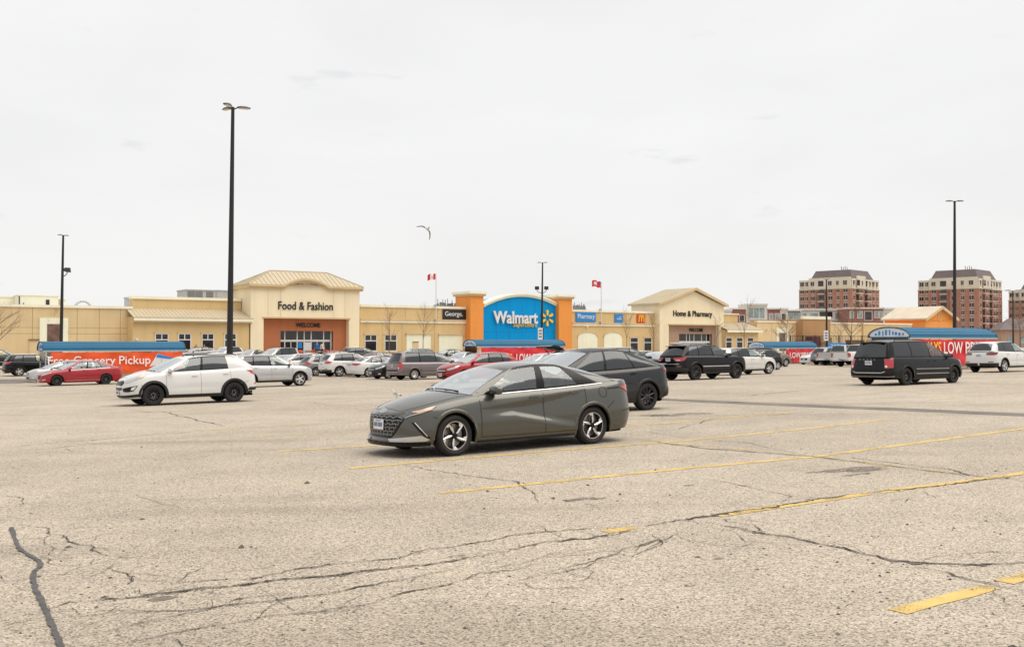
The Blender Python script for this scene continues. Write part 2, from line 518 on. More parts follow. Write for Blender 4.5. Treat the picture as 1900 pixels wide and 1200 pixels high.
# ---- cracks
CRACKS = [  # (pixel polyline, width in m, strong)
    ([(86,1129),(130,1118),(220,1110),(330,1099),(470,1083),(600,1068),(760,1052),(850,1040),(930,1024)], .032, 1),
    ([(240,1085),(290,1083),(420,1076),(470,1078),(500,1068),(560,1056),(650,1045),(740,1036),(780,1022),(850,1012),(940,994),(1000,986),(1100,980),(1200,976)], .016, 1),
    ([(140,1182),(250,1163),(330,1143),(420,1125),(500,1118),(560,1110),(640,1098),(700,1085),(780,1070),(840,1055)], .014, 1),
    ([(150,1140),(190,1133),(260,1135),(350,1134),(400,1126),(470,1122)], .009, 1),
    ([(215,1199),(330,1170),(420,1158),(500,1142),(600,1133),(680,1123),(760,1098),(830,1085),(870,1075),(890,1062),(960,1055),(1050,1040)], .010, 1),
    ([(890,1062),(1000,1034),(1090,1028)], .007, 0), ([(940,1082),(1000,1070),(1090,1052),(1110,1041)], .009, 1),
    ([(980,1070),(1030,1055),(1100,1040),(1160,1022),(1220,1003),(1222,1012),(1180,1030),(1110,1042)], .009, 1),
    ([(1160,1022),(1240,1000),(1262,985)], .008, 0),
    ([(1310,968),(1400,985),(1470,997),(1540,1012),(1580,1022),(1640,1038),(1680,1042),(1800,1046),(1900,1043),(1990,1046)], .028, 1),
    ([(1343,960),(1346,968),(1400,975),(1420,990)], .010, 1), ([(1700,1050),(1800,1075),(1850,1085),(1900,1095),(1990,1110)], .014, 1),
    ([(1790,1027),(1840,1024),(1900,1026),(1990,1030)], .009, 1), ([(1360,985),(1390,1003),(1480,1012)], .006, 0),
    ([(1200,976),(1325,955),(1400,945),(1500,930),(1600,915)], .045, 1), ([(1600,916),(1842,889),(1900,882)], .028, 1),
    ([(930,1024),(1010,1006),(1100,998),(1200,981)], .026, 1),
    ([(1170,813),(1320,833),(1510,848),(1700,870),(1840,885),(1900,889),(2000,897)], .030, 1),
    ([(1260,812),(1390,822),(1440,834),(1505,846)], .013, 1), ([(1560,846),(1680,862),(1760,870),(1800,882),(1900,893)], .015, 1),
    ([(1170,800),(1260,797),(1330,777),(1467,767),(1540,762)], .020, 1), ([(1160,806),(1190,800),(1275,812),(1262,806)], .015, 0),
    ([(1345,736.5),(1420,731),(1505,722)], .03, 1), ([(1700,724),(1780,720)], .03, 0),
    ([(1280,884),(1380,902),(1460,921),(1448,934)], .011, 1), ([(1640,930),(1690,925),(1678,934)], .008, 0), ([(1710,912),(1732,918),(1736,924)], .010, 1),
    ([(735,860),(800,873),(960,894),(985,912),(1000,935)], .014, 1), ([(1020,925),(1080,932),(1120,944)], .006, 0),
    ([(0,972),(60,974),(90,981),(100,990),(118,992),(125,1005),(170,1012),(190,1028),(240,1034),(300,1030)], .010, 1),
    ([(50,998),(82,1000),(100,990)], .007, 1), ([(82,1000),(85,1010),(130,1007)], .007, 0), ([(85,1010),(100,1017),(90,1030),(60,1034)], .008, 1),
    ([(90,1030),(170,1026)], .005, 0), ([(60,1034),(90,1035),(90,1045),(120,1048),(150,1051)], .008, 1),
    ([(150,1051),(120,1066),(75,1070)], .006, 0), ([(175,1036),(176,1046),(150,1051)], .006, 0), ([(176,1046),(210,1041)], .005, 0),
    ([(212,1042),(208,1053),(240,1066),(245,1078),(235,1085),(246,1086)], .011, 1), ([(140,1075),(165,1072),(208,1053)], .007, 0),
    ([(0,1080),(30,1077),(60,1072)], .008, 1), ([(0,1014),(30,1013)], .018, 1), ([(0,1025),(20,1026),(45,1030)], .010, 0), ([(0,1066),(8,1078)], .010, 0),
    ([(0,1163),(30,1156),(75,1148)], .008, 1), ([(80,1141),(130,1131),(150,1140)], .008, 0), ([(0,1180),(40,1170),(95,1160)], .007, 0),
    ([(60,1190),(85,1194),(105,1192)], .010, 0), ([(130,1150),(200,1138),(225,1118)], .006, 0), ([(0,1120),(60,1112)], .006, 0),
    ([(258,1090),(266,1104),(275,1098)], .008, 0), ([(120,1100),(130,1092),(150,1096)], .010, 0),
    ([(295,762),(355,776),(425,793)], .030, 1), ([(150,760),(250,761),(270,763),(290,768)], .025, 0),
    ([(0,832),(80,822),(200,814),(290,806),(340,803),(385,795)], .022, 1), ([(0,838),(90,832),(240,816),(320,813),(430,806)], .022, 1),
    ([(160,852),(200,854),(270,851),(350,852),(420,839),(516,838)], .014, 0), ([(0,826),(60,820),(150,815)], .018, 0), ([(120,832),(138,838)], .018, 0),
    ([(410,800),(440,797)], .03, 0), ([(430,793),(690,783)], .014, 0), ([(560,745),(690,757)], .02, 0), ([(140,720),(195,728)], .025, 0),
    ([(0,918),(40,925),(36,940)], .016, 0), ([(250,915),(300,935),(360,945)], .007, 0), ([(1300,880),(1340,884)], .006, 0),
]
rng = random.Random(11)
mbs = MB()
mbh = MB()
for pts, w, strong in CRACKS:
    far_ = gpt(*pts[0]).y > 16
    pl = px_line(pts, 0.25 if far_ else 0.055)
    # wander: a random walk added to the traced line
    wob, q_ = 0.0, []
    for i_, p_ in enumerate(pl):
        wob = wob * .86 + rng.gauss(0, .012 if not far_ else .03)
        a_, b_ = pl[max(i_-1, 0)], pl[min(i_+1, len(pl)-1)]
        d_ = Vector((b_.x - a_.x, b_.y - a_.y, 0)).normalized()
        q_.append(p_ + Vector((-d_.y, d_.x, 0)) * (wob * min(1, i_ / 4, (len(pl) - 1 - i_) / 4)))
    pl = q_
    mb = MB()
    ribbon(mb, pl, max(w * .62, .0065), 0.0075, w * .28, 0.6, rng, True)
    mb.build('crack', M_crack, lot, recalc=False)
    if not far_ and len(pl) > 12:
        for _ in range(int(len(pl) / (9 if pts[0][1] > 960 else 22))):
            i_ = rng.randrange(3, len(pl) - 3)
            d_ = (pl[i_ + 2] - pl[i_ - 2]); a_ = math.atan2(d_.y, d_.x) + rng.choice((-1, 1)) * rng.uniform(.25, 1.1) + rng.choice((0, 0, PI))
            p_ = pl[i_].copy(); br = [p_]
            for _k in range(rng.randrange(4, 16)):
                a_ += rng.gauss(0, .32)
                p_ = p_ + Vector((math.cos(a_), math.sin(a_), 0)) * .06
                br.append(p_)
            ribbon(mbh, br, rng.uniform(.0035, .0065), 0.0065, .002, .5, rng, True)
    if strong: ribbon(mbs, pl, w * 1.8, 0.0055, w * .8, 0.7, rng, True)
tag(mbh.build('hairline_cracks', M_crack, lot, recalc=False), kind='stuff')
o = mbs.build('crumbled_edges', M_crack_soft, lot, recalc=False)
tag(o, kind='stuff')
mb = MB()
tp = [gpt(*p) for p in [(21,979),(28,1000),(34,1015),(50,1028),(72,1042),(73,1052),(62,1065),(65,1090),(78,1118),(92,1148),(105,1180),(118,1210),(126,1240)]]
sm = []
for i in range(len(tp) - 1):
    p0, p1, p2, p3 = tp[max(i-1,0)], tp[i], tp[i+1], tp[min(i+2,len(tp)-1)]
    for k in range(8):
        t = k / 8
        sm.append(.5 * ((2*p1) + (p2-p0)*t + (2*p0-5*p1+4*p2-p3)*t*t + (3*p1-p0-3*p2+p3)*t**3))
ribbon(mb, sm, 0.036, 0.0095, 0.003, 0.30, random.Random(5))
mb.build('tar_seam', M_tar, lot, recalc=False)
# oil spots
for (px, py, rx, ry) in [(1602,870,.42,.22),(1555,873,.30,.14),(1512,876,.16,.08),(1075,926,.22,.08),(1110,925,.10,.05),(1265,769,.9,.4),(1216,770,.4,.3),(1278,900,.08,.05),(1334,1036,.05,.035),(1590,880,.3,.06),(300,1110,.10,.06),(860,1030,.2,.05)]:
    c = gpt(px, py)
    mb = MB()
    pts = []
    rr = random.Random(px)
    for k in range(20):
        a = 2 * PI * k / 20
        r_ = 1 + rr.uniform(-.18, .18)
        x, y = rx * r_ * math.cos(a), ry * r_ * math.sin(a)
        X, Y = c.x + x * C35 - y * S35, c.y + x * S35 + y * C35
        pts.append((X, Y, gz(X, Y) + .003))
    mb.add(pts, [tuple(range(20))])
    mb.build('oil_stain', M_oil, lot, recalc=False)

# loose grit, leaf scraps and pebbles lying about
rg = random.Random(21)
mb = MB()
for _ in range(420):
    px = rg.uniform(-40, 1940); py = 1215 - 420 * rg.random() ** .75
    c = gpt(px, py)
    r_ = rg.uniform(.006, .018) * (1.0 if rg.random() < .93 else 2.2)
    a0 = rg.uniform(0, 6.28); k_ = rg.choice((3, 4, 5))
    base = [(c.x + r_ * math.cos(a0 + 2*PI*q/k_) * rg.uniform(.6, 1.3), c.y + r_ * math.sin(a0 + 2*PI*q/k_) * rg.uniform(.6, 1.3), c.z + .001) for q in range(k_)]
    b0 = base + [(c.x, c.y, c.z + r_ * rg.uniform(.3, .9))]
    mb.add(b0, [(q, (q+1) % k_, k_) for q in range(k_)])
o = mb.build('grit', mat('dark_grit', (.10, .085, .07), .9, 0, .5, 40), lot, recalc=False)
tag(o, kind='stuff')
# ================================================================ STORE
BX, BY = -26.6, 123.0
class Front:
    """measures on a vertical plane parallel to the store front"""
    def __init__(s, bx, by): s.bx, s.by = bx, by
    def __call__(s, px, py, off=0.0):
        d = ray(px, py)
        # plane: dot(P - P0, n) = -off, n pointing away from the car park
        n = (-S35, C35)
        t = (s.bx * n[0] + s.by * n[1] - off) / (d.x * n[0] + d.y * n[1])
        P = d * t
        return ((P.x - s.bx) * C35 + (P.y - s.by) * S35, P.z + CAMZ)
F = Front(BX, BY)
def FT(px, off=0.0): return F(px, 620, off)[0]
def FZ(px, py, off=0.0): return F(px, py, off)[1]

def wallmat(name, rgb, var=.05, scale=.35, bump=.15):
    m = mat(name, rgb, .85, 0, var, scale, bump, bscale=9, spec=.2, detail=6)
    # faint streaks running down the wall
    n, l = m.node_tree.nodes, m.node_tree.links
    b = n['Principled BSDF']
    src = b.inputs['Base Color'].links[0].from_socket
    tc = n.new('ShaderNodeTexCoord'); mp = n.new('ShaderNodeMapping'); mp.inputs['Scale'].default_value = (1.1, 1.1, .05)
    nz = n.new('ShaderNodeTexNoise'); nz.inputs['Scale'].default_value = 1.0; nz.inputs['Detail'].default_value = 5; nz.inputs['Roughness'].default_value = .6
    rp = n.new('ShaderNodeValToRGB'); rp.color_ramp.elements[0].position = .30; rp.color_ramp.elements[0].color = (.84, .83, .82, 1); rp.color_ramp.elements[1].position = .55
    mx = n.new('ShaderNodeMixRGB'); mx.blend_type = 'MULTIPLY'; mx.inputs['Fac'].default_value = .42
    l.new(tc.outputs['Object'], mp.inputs['Vector']); l.new(mp.outputs[0], nz.inputs['Vector']); l.new(nz.outputs['Fac'], rp.inputs['Fac'])
    l.new(src, mx.inputs['Color1']); l.new(rp.outputs['Color'], mx.inputs['Color2']); l.new(mx.outputs[0], b.inputs['Base Color'])
    return m
W_tan = wallmat('tan_stucco', (.675, .495, .25))
W_tan2 = wallmat('dull_tan_stucco', (.68, .525, .30), .06)
W_tanR = wallmat('pale_tan_stucco', (.75, .575, .335))
W_cream = wallmat('cream_stucco', (0.86, 0.748, 0.528), .035)
W_cap = wallmat('cream_coping', (0.86, 0.824, 0.65), .04)
W_trim = wallmat('tan_trim', (0.638, 0.487, 0.29), .05)
W_panel = wallmat('pale_cream_panel', (0.86, 0.858, 0.673), .04)
W_orange = wallmat('orange_stucco', (.80, .31, .075), .05)
W_terr = wallmat('terracotta_stucco', (.46, .17, .08), .06)
W_brown = wallmat('brown_stucco', (.44, .29, .21), .08)
W_brick = wallmat('brick_base', (0.348, 0.116, 0.075), .18, 6)
W_box = wallmat('brown_box_stucco', (0.464, 0.273, 0.133), .05)
W_blue = wallmat('store_blue', (0.0, 0.29, 0.673), .03, .5, .05)
W_dark = mat('dark_opening', (.035, .028, .026), .8)
W_brownpanel = mat('weathered_brown_panel', (.17, .10, .075), .8, 0, .35, 1.6)
M_seam_roof = mat('tan_metal_roof', (.47, .395, .27), .5, .1, .05, .6)
M_frame = mat('white_window_frame', (.72, .70, .66), .5)
M_pane = mat('dark_window_glass', (.018, .017, .018), .08, 0, .5, .9, 0, .3)
M_paneL = mat('pale_window_glass', (.24, .31, .30), .10, 0, .5, .35, 0, .3)
M_joint = mat('panel_joint', (.33, .24, .12), .9)
M_jointb = mat('blue_panel_joint', (.0, .15, .46), .8)
M_letter = mat('dark_letter', (.010, .010, .013), .7)
M_white = mat('sign_white', (.72, .72, .71), .45, 0, .02)
M_spark = mat('sign_yellow', (.90, .56, .04), .45, 0, .04)
M_gold = mat('sign_gold', (.86, .58, .08), .5, 0, .04)
M_sblue = mat('sign_blue', (.01, .23, .62), .4, 0, .03)
M_sred = mat('sign_red', (.62, .05, .02), .4, 0, .03)
M_sblack = mat('sign_black', (.018, .017, .016), .4)
M_lampw = mat('white_fitting', (.75, .74, .72), .5)
M_roofgrey = mat('flat_roof_membrane', (.50, .49, .47), .8)
M_unit = mat('grey_roof_unit', (.52, .53, .53), .55, .2, .06, 1.2)
M_louvre = mat('dark_louvre', (.20, .205, .21), .6)
M_unit_c = mat('cream_roof_unit', (.66, .58, .46), .6, 0, .06, .8)

store = empty('store_building', (BX, BY, 0), R(35), 'long low tan superstore with two cream entrance towers and a blue arched front', 'store')
ZB = -1.2
def W(name, x0, x1, y0, y1, z0, z1, m, parent=None):
    return MB().box(x0, x1, y0, y1, z0, z1).build(name, m, parent or store, recalc=False)
def window(px0, px1, py0, py1, off, parent=None, bars=True, sill=True):
    x0, x1 = FT(px0, off), FT(px1, off)
    zt, zb_ = FZ((px0+px1)/2, py0, off), FZ((px0+px1)/2, py1, off)
    f = .11
    mb = MB()
    y0, y1 = -off - .07, -off + .05
    mb.box(x0 - f, x0, y0, y1, zb_ - f, zt + f); mb.box(x1, x1 + f, y0, y1, zb_ - f, zt + f)
    mb.box(x0, x1, y0, y1, zt, zt + f); mb.box(x0, x1, y0, y1, zb_ - f, zb_)
    zm = zt - (zt - zb_) * .36
    mb.box(x0, x1, y0 + .01, y1, zm - .06, zm + .06)
    if bars: mb.box((x0+x1)/2 - .05, (x0+x1)/2 + .05, y0 + .01, y1, zm + .06, zt)
    w = mb.build('window', M_frame, parent or store, recalc=False)
    for a, b in ((zm + .06, zt), (zb_, zm - .06)):
        W('pane', x0 + .002, x1 - .002, -off - .02, -off + .03, a + .002, b - .002, M_pane, w)
    mb = MB(); mb.box(x0 - .2, x1 + .2, -off - .12, -off - .004, zt + f + .004, zt + f + .16)
    mb.build('window_head', W_tan, w, recalc=False)
    if sill: W('window_sill', x0 - .2, x1 + .2, -off - .12, -off - .004, zb_ - f - .14, zb_ - f - .004, W_tan, w)
    return w
def vjoint(px, off, z0, z1, m=M_joint):
    x = FT(px, off); W('panel_joint', x - .025, x + .025, -off - .006, -off + .02, z0, z1, m)
def hjoint(px0, px1, z, off, m=M_joint):
    W('panel_joint', FT(px0, off), FT(px1, off), -off - .005, -off + .02, z - .02, z + .02, m)
def lamp_on_wall(px, py, off):
    x, z = F(px, py, off)
    mb = MB(); mb.box(x - .12, x + .12, -off - .32, -off - .002, z - .10, z + .12); mb.box(x - .05, x + .05, -off - .45, -off - .32, z - .02, z + .06)
    mb.build('wall_lamp', M_lampw, store, recalc=False)

# ---- left wing
o = 0.0
zw = FZ(120, 571, o)
xl0, xl1 = FT(-140, o), FT(246, o)
W('wall', xl0, xl1, 0.0, 30, ZB, zw, W_tan2)
W('coping', xl0 - .1, xl1, -.14, .6, zw + .002, zw + .28, W_cap)
W('flat_roof', xl0, xl1, .6, 29.8, zw + .004, zw + .05, M_roofgrey)
for px in (-60, -2, 60, 143, 184, 223): vjoint(px, o, ZB, zw - .02)
for py in (608, 619): hjoint(-140, 245, FZ(120, py, o), o)
# white framed brown panel
x0, x1 = FT(73, o), FT(126, o); zt = FZ(100, 590, o)
W('panel_surround', x0, x1, -.12, -.005, ZB, zt, W_panel)
xa, xb = FT(87, o), FT(112, o)
W('brown_panel', xa, xb, -.16, -.122, ZB, FZ(100, 601, o), W_brownpanel)
W('doorway', FT(54, o), FT(72, o), -.07, -.004, ZB, FZ(62, 631, o), W_tan2)
W('doorway_hood', FT(53, o), FT(73, o), -.2, -.004, FZ(62, 631, o) + .002, FZ(62, 629, o), W_brownpanel)
# ---- section with canopy and four windows
oL, oU = 2.3, -.6
xs0, xs1 = FT(246, oL), FT(462, oL)
zc = FZ(350, 589, oL)
W('wall', xs0, xs1, -oL, 2.2, ZB, zc, W_tan)
W('brick_plinth', xs0 - .02, xs1 + .02, -oL - .06, -oL - .002, ZB, FZ(400, 652, oL), W_brick)
W('plinth_cap', xs0 - .02, xs1 + .02, -oL - .12, -oL - .002, FZ(400, 652, oL) + .002, FZ(400, 650, oL), W_brownpanel)
xu0, xu1 = FT(246, oU), FT(447, oU)
zu = FZ(345, 556.5, oU)
W('upper_wall', xu0, xu1, .601, 1.9, zc - .3, zu, W_tan)
W('coping', xu0 - .12, xu1, .42, 1.95, zu + .002, zu + .32, W_cap)
# canopy: sloping standing seam metal
ze, zr = FZ(350, 589, oL + .5), FZ(350, 573, oU)
def slope_roof(parent, x0, x1, ye, yr, ze, zr, n, name='canopy_roof', hipL=0, hipR=0, th=.12):
    mb = MB()
    v = [(x0, ye, ze), (x1, ye, ze), (x1 - hipR, yr, zr), (x0 + hipL, yr, zr)]
    v += [(a, b, c - th) for a, b, c in v]
    mb.add(v, [(0,1,2,3), (7,6,5,4), (0,4,5,1), (1,5,6,2), (2,6,7,3), (3,7,4,0)])
    r_ = mb.build(name, M_seam_roof, parent, recalc=False)
    first = None
    L = math.hypot(yr - ye, zr - ze)
    for k in range(1, n):
        x = x0 + (x1 - x0) * k / n
        f0, f1 = 0.0, 1.0
        if hipL and x < x0 + hipL: f1 = (x - x0) / hipL
        if hipR and x > x1 - hipR: f1 = (x1 - x) / hipR
        a = Vector((x, ye, ze + .01)); b = Vector((x, ye + (yr - ye) * f1, ze + (zr - ze) * f1 + .01))
        mb = MB(); mb.tube(a, b, .045, n=4)
        mb.build('roof_seam', M_seam_roof, r_, recalc=False)
    return r_
slope_roof(store, xs0 - .05, xs1 + .35, -oL - .5, .59, ze, zr, 30)
W('gutter', xs0 - .02, xs1 + .35, -oL - .62, -oL - .45, ze - .42, ze - .13, W_cap)
W('fascia', xs0, xs1 + .2, -oL - .40, -oL - .002, ze - .62, ze - .40, W_trim)
for px0, px1 in ((289, 311), (332, 353), (375.5, 395.5), (417.5, 437)): window(px0, px1, 620, 648, oL)
lamp_on_wall(275, 595, oL); lamp_on_wall(253, 630, oL)
# ---- entrance tower "Food & Fashion"
oT = 2.4
xt0, xt1 = FT(465, oT), FT(667, oT)
zt = FZ(566, 537.5, oT)
tower = W('entrance_tower', xt0, xt1, -oT + 1.9, -oT + 6.0, ZB, zt, W_cream)
zp = FZ(568, 591, oT)
xa, xb = FT(489, oT), FT(647.5, oT)
W('pier', xt0, xa, -oT, -oT + 1.898, ZB, zp, W_cream, tower); W('pier', xb, xt1, -oT, -oT + 1.898, ZB, zp, W_cream, tower)
W('tower_front', xt0, xt1, -oT, -oT + 1.898, zp + .002, zt, W_cream, tower)
W('portal_header', xa - .15, xb + .15, -oT - .10, -oT - .002, zp - .02, zp + .16, W_trim, tower)
oP = oT - .8
xd0, xd1 = FT(520.5, oP), FT(618, oP); zd = FZ(566, 614, oP)
W('portal_wall', xa + .002, xd0, -oP, -oP + .09, ZB, zp, W_terr, tower); W('portal_wall', xd1, xb - .002, -oP, -oP + .09, ZB, zp, W_terr, tower)
W('portal_wall', xd0 + .001, xd1 - .001, -oP, -oP + .09, zd, zp, W_terr, tower)
# cornice with the raised arch
def cornice(parent, x0, x1, y, zt, cx=None, hw=0, rise=0, h=.5, wallm=None, gable=False):
    pts = [(x0 - .35, 0)]
    if cx is not None:
        n = 1 if gable else 14
        if gable: pts += [(cx, rise)]
        else:
            pts += [(cx - hw - .6, 0)]
            for k in range(n + 1):
                t = k / n
                pts.append((cx - hw + 2 * hw * t, rise * math.sin(PI * t) ** .85))
            pts += [(cx + hw + .6, 0)]
    pts += [(x1 + .35, 0)]
    mbc, mbw = MB(), MB()
    for i in range(len(pts) - 1):
        (xa_, za_), (xb_, zb_) = pts[i], pts[i+1]
        for (d0, d1, e0, e1) in ((-.30, .3, 0, h * .45), (-.45, .3, h * .45, h)):
            v = []
            for (x, z) in ((xa_, za_), (xb_, zb_)):
                v += [(x, y + d0, zt + z + e0), (x, y + d1, zt + z + e0), (x, y + d1, zt + z + e1), (x, y + d0, zt + z + e1)]
            mbc.add(v, [(0,1,2,3), (7,6,5,4), (0,4,5,1), (1,5,6,2), (2,6,7,3), (3,7,4,0)])
        if za_ > 0 or zb_ > 0:
            v = [(xa_, y, zt), (xb_, y, zt), (xb_, y, zt + zb_), (xa_, y, zt + za_)]
            v += [(a, y + .25, c) for a, b, c in v]
            mbw.add(v, [(0,1,2,3), (7,6,5,4), (0,4,5,1), (1,5,6,2), (2,6,7,3), (3,7,4,0)])
    mbc.build('cornice', W_trim, parent)
    if mbw.v: mbw.build('arch_wall', wallm or W_cream, parent)
ca = FT(567, oT); hw = (FT(608, oT) - FT(525, oT)) / 2
cornice(tower, xt0, xt1, -oT, zt + .002, ca, hw, FZ(567, 524, oT) - FZ(567, 537.5, oT))
W('side_cornice', xt0 - .35, xt0, -oT + .32, -oT + 6.3, zt + .002, zt + .5, W_trim, tower)
yrid = -oT + 3.0
zrid = FZ(553, 504, oT - 3.0)
xr0, xr1 = FT(501, oT - 3.0), FT(606, oT - 3.0)
def hip(parent, x0, x1, y0, y1, z0, xr0, xr1, zr, n):
    yr = (y0 + y1) / 2
    mb = MB()
    v = [(x0,y0,z0),(x1,y0,z0),(x1,y1,z0),(x0,y1,z0),(xr0,yr,zr),(xr1,yr,zr)]
    mb.add(v, [(0,1,5,4),(1,2,5),(2,3,4,5),(3,0,4)])
    r_ = mb.build('hip_roof', M_seam_roof, parent, recalc=False)
    for k in range(1, n):
        x = x0 + (x1 - x0) * k / n
        f = 1.0
        if x < xr0: f = (x - x0) / (xr0 - x0)
        if x > xr1: f = (x1 - x) / (x1 - xr1)
        mb = MB(); mb.tube((x, y0, z0 + .02), (x, y0 + (yr - y0) * f, z0 + (zr - z0) * f + .02), .05, n=4)
        mb.build('roof_seam', M_seam_roof, r_, recalc=False)
    for k in range(1, 7):
        y = y0 + (y1 - y0) * k / 7; f = 1 - abs(y - yr) / (yr - y0)
        mb = MB(); mb.tube((x0, y, z0 + .02), (x0 + (xr0 - x0) * f, y, z0 + (zr - z0) * f + .02), .05, n=4)
        mb.build('roof_seam', M_seam_roof, r_, recalc=False)
    mb = MB()
    for a, b in ((0,4),(1,5),(4,5),(2,5),(3,4)): mb.tube(Vector(v[a]) + Vector((0,0,.03)), Vector(v[b]) + Vector((0,0,.03)), .07, n=5)
    mb.build('ridge_cap', M_seam_roof, r_, recalc=False)
hip(tower, xt0 - .4, xt1 + .4, -oT - .35, -oT + 6.35, zt + .5, xr0, xr1, zrid, 26)
for px in (497, 520.5, 618, 640): vjoint(px, oT, zp + .2, zt - .02, W_trim)
text_obj('lettering', 'Food & Fashion', 1.0, M_letter, tower, ((FT(516, oT) + FT(617, oT)) / 2, -oT - .06, FZ(566, 567.5, oT)), .1, .006, width=FT(617, oT) - FT(516, oT), height=FZ(566, 559.5, oT) - FZ(566, 574.5, oT))
text_obj('lettering', 'WELCOME', .62, M_letter, tower, ((FT(548.5, oP) + FT(594, oP)) / 2, -oP - .05, FZ(571, 603, oP)), .08, .008, width=FT(594, oP) - FT(548.5, oP), height=FZ(571, 599, oP) - FZ(571, 607, oP))
def storefront(parent, px_mull, py_top, py_bar, off, doors, xl, xr, zbot=ZB):
    zt_, zb1 = FZ((px_mull[0]+px_mull[-1])/2, py_top, off), FZ((px_mull[0]+px_mull[-1])/2, py_bar, off)
    fr = MB()
    xs = [xl] + [FT(p, off) for p in px_mull[1:-1]] + [xr]
    for x in xs: fr.box(x - .06, x + .06, -off - .08, -off + .06, zbot, zt_ - .002)
    for a, b in zip(xs[:-1], xs[1:]): fr.box(a + .06, b - .06, -off - .08, -off + .06, zb1 - .12, zb1 + .12)
    for i, (a, b) in enumerate(zip(xs[:-1], xs[1:])):
        if i in doors: fr.box((a+b)/2 - .04, (a+b)/2 + .04, -off - .05, -off + .05, zbot, zb1 - .13)
        fr.box(a + .06, b - .06, -off - .06, -off + .05, FZ(570, 652, off) - .06, FZ(570, 652, off) + .04)
    f = fr.build('shop_front', M_frame, parent, recalc=False)
    for a, b in zip(xs[:-1], xs[1:]):
        W('pane', a + .062, b - .062, -off - .01, -off + .02, zb1 + .122, zt_ - .004, M_pane, f)
        W('pane', a + .062, b - .062, -off - .01, -off + .02, zbot, zb1 - .122, M_pane, f)
    return f
oD = oP - .55
sf = storefront(tower, [520.5, 528, 551, 564, 577, 600, 613, 618], 614, 632, oD, (1, 4), xd0, xd1)
for k, (pa, pb, qa, qb, m) in enumerate([(562.5, 576, 635, 650, M_white), (553, 560, 635, 646, M_sblue)]):
    x0, x1 = FT(pa, oD), FT(pb, oD)
    W('door_poster', x0, x1, -oD - .10, -oD - .085, FZ(pa, qb, oD), FZ(pa, qa, oD), m, tower)
W('brick_plinth', xt0 - .03, xa - .01, -oT - .06, -oT - .002, ZB, FZ(477, 652, oT), W_brick)

# ---- middle sections
def section(px0, px1, pyc, pyband, off=0.0, m=W_tan, depth=22, ybandh=.24):
    x0, x1 = FT(px0, off), FT(px1, off)
    pm = (px0 + px1) / 2
    z = FZ(pm, pyc, off)
    W('wall', x0, x1, -off, -off + depth, ZB, z, m)
    W('coping', x0, x1, -off - .14, -off + .5, z + .002, z + .32, W_cap)
    W('flat_roof', x0, x1, -off + .5, -off + depth - .2, z + .004, z + .06, M_roofgrey)
    zb_ = FZ(pm, pyband, off)
    W('string_course', x0, x1, -off - .22, -off - .002, zb_, zb_ + ybandh, W_trim)
    W('string_course', x0, x1, -off - .16, -off - .002, zb_ - .26, zb_ - .002, W_cap)
    return x0, x1, z, zb_
s3 = section(668, 874, 571.5, 595.5)
for px0, px1 in ((677.5, 698), (714.5, 735)): window(px0, px1, 622, 650, 0)
for pa, pb, py in ((754, 799, 620), (814.5, 858, 621)):
    x0, x1 = FT(pa), FT(pb); z = FZ((pa+pb)/2, py)
    W('blank_panel', x0, x1, -.05, -.002, ZB, z, W_panel)
    W('panel_head', x0 - .12, x1 + .12, -.22, -.052 + .05, z + .002, z + .16, W_trim)
x0, x1 = FT(765), FT(776); W('hatch', x0, x1, -.10, -.052, FZ(770, 645), FZ(770, 635), W_tan2)
W('hatch', x0, x1, -.14, -.052, FZ(770, 635) + .002, FZ(770, 633.5), W_brownpanel)
lamp_on_wall(681, 597, 0); lamp_on_wall(861, 645, 0)
for px in (709, 746, 806): vjoint(px, 0, ZB, s3[3] - .3)
for px in (752, 812): vjoint(px, 0, s3[3] + .3, s3[2] - .02)
s4 = section(1061, 1225, 580, 602)
for pa, pb in ((1072, 1108), (1120, 1154)):
    x0, x1 = FT(pa), FT(pb); zt_, zs_ = FZ((pa+pb)/2, 616.5), FZ((pa+pb)/2, 626)
    c = (x0 + x1) / 2; hw_ = (x1 - x0) / 2
    poly = [(x0, ZB), (x1, ZB), (x1, zs_)] + [(c + hw_ * math.cos(PI*k/12), zs_ + (zt_ - zs_) * math.sin(PI*k/12)) for k in range(1, 12)] + [(x0, zs_)]
    MB().prism(poly, -.06, -.002).build('arched_panel', W_panel, store)
    mb = MB()
    for k in range(12):
        a0, a1 = PI*k/12, PI*(k+1)/12
        mb.tube((c + (hw_+.06) * math.cos(a0), -.08, zs_ + (zt_-zs_+.06) * math.sin(a0)), (c + (hw_+.06) * math.cos(a1), -.08, zs_ + (zt_-zs_+.06) * math.sin(a1)), .07, n=6)
    mb.build('arch_trim', W_trim, store)
for px0, px1 in ((1169.5, 1183), (1195, 1208)): window(px0, px1, 627, 650, 0, bars=False)
lamp_on_wall(1088, 606, 0)
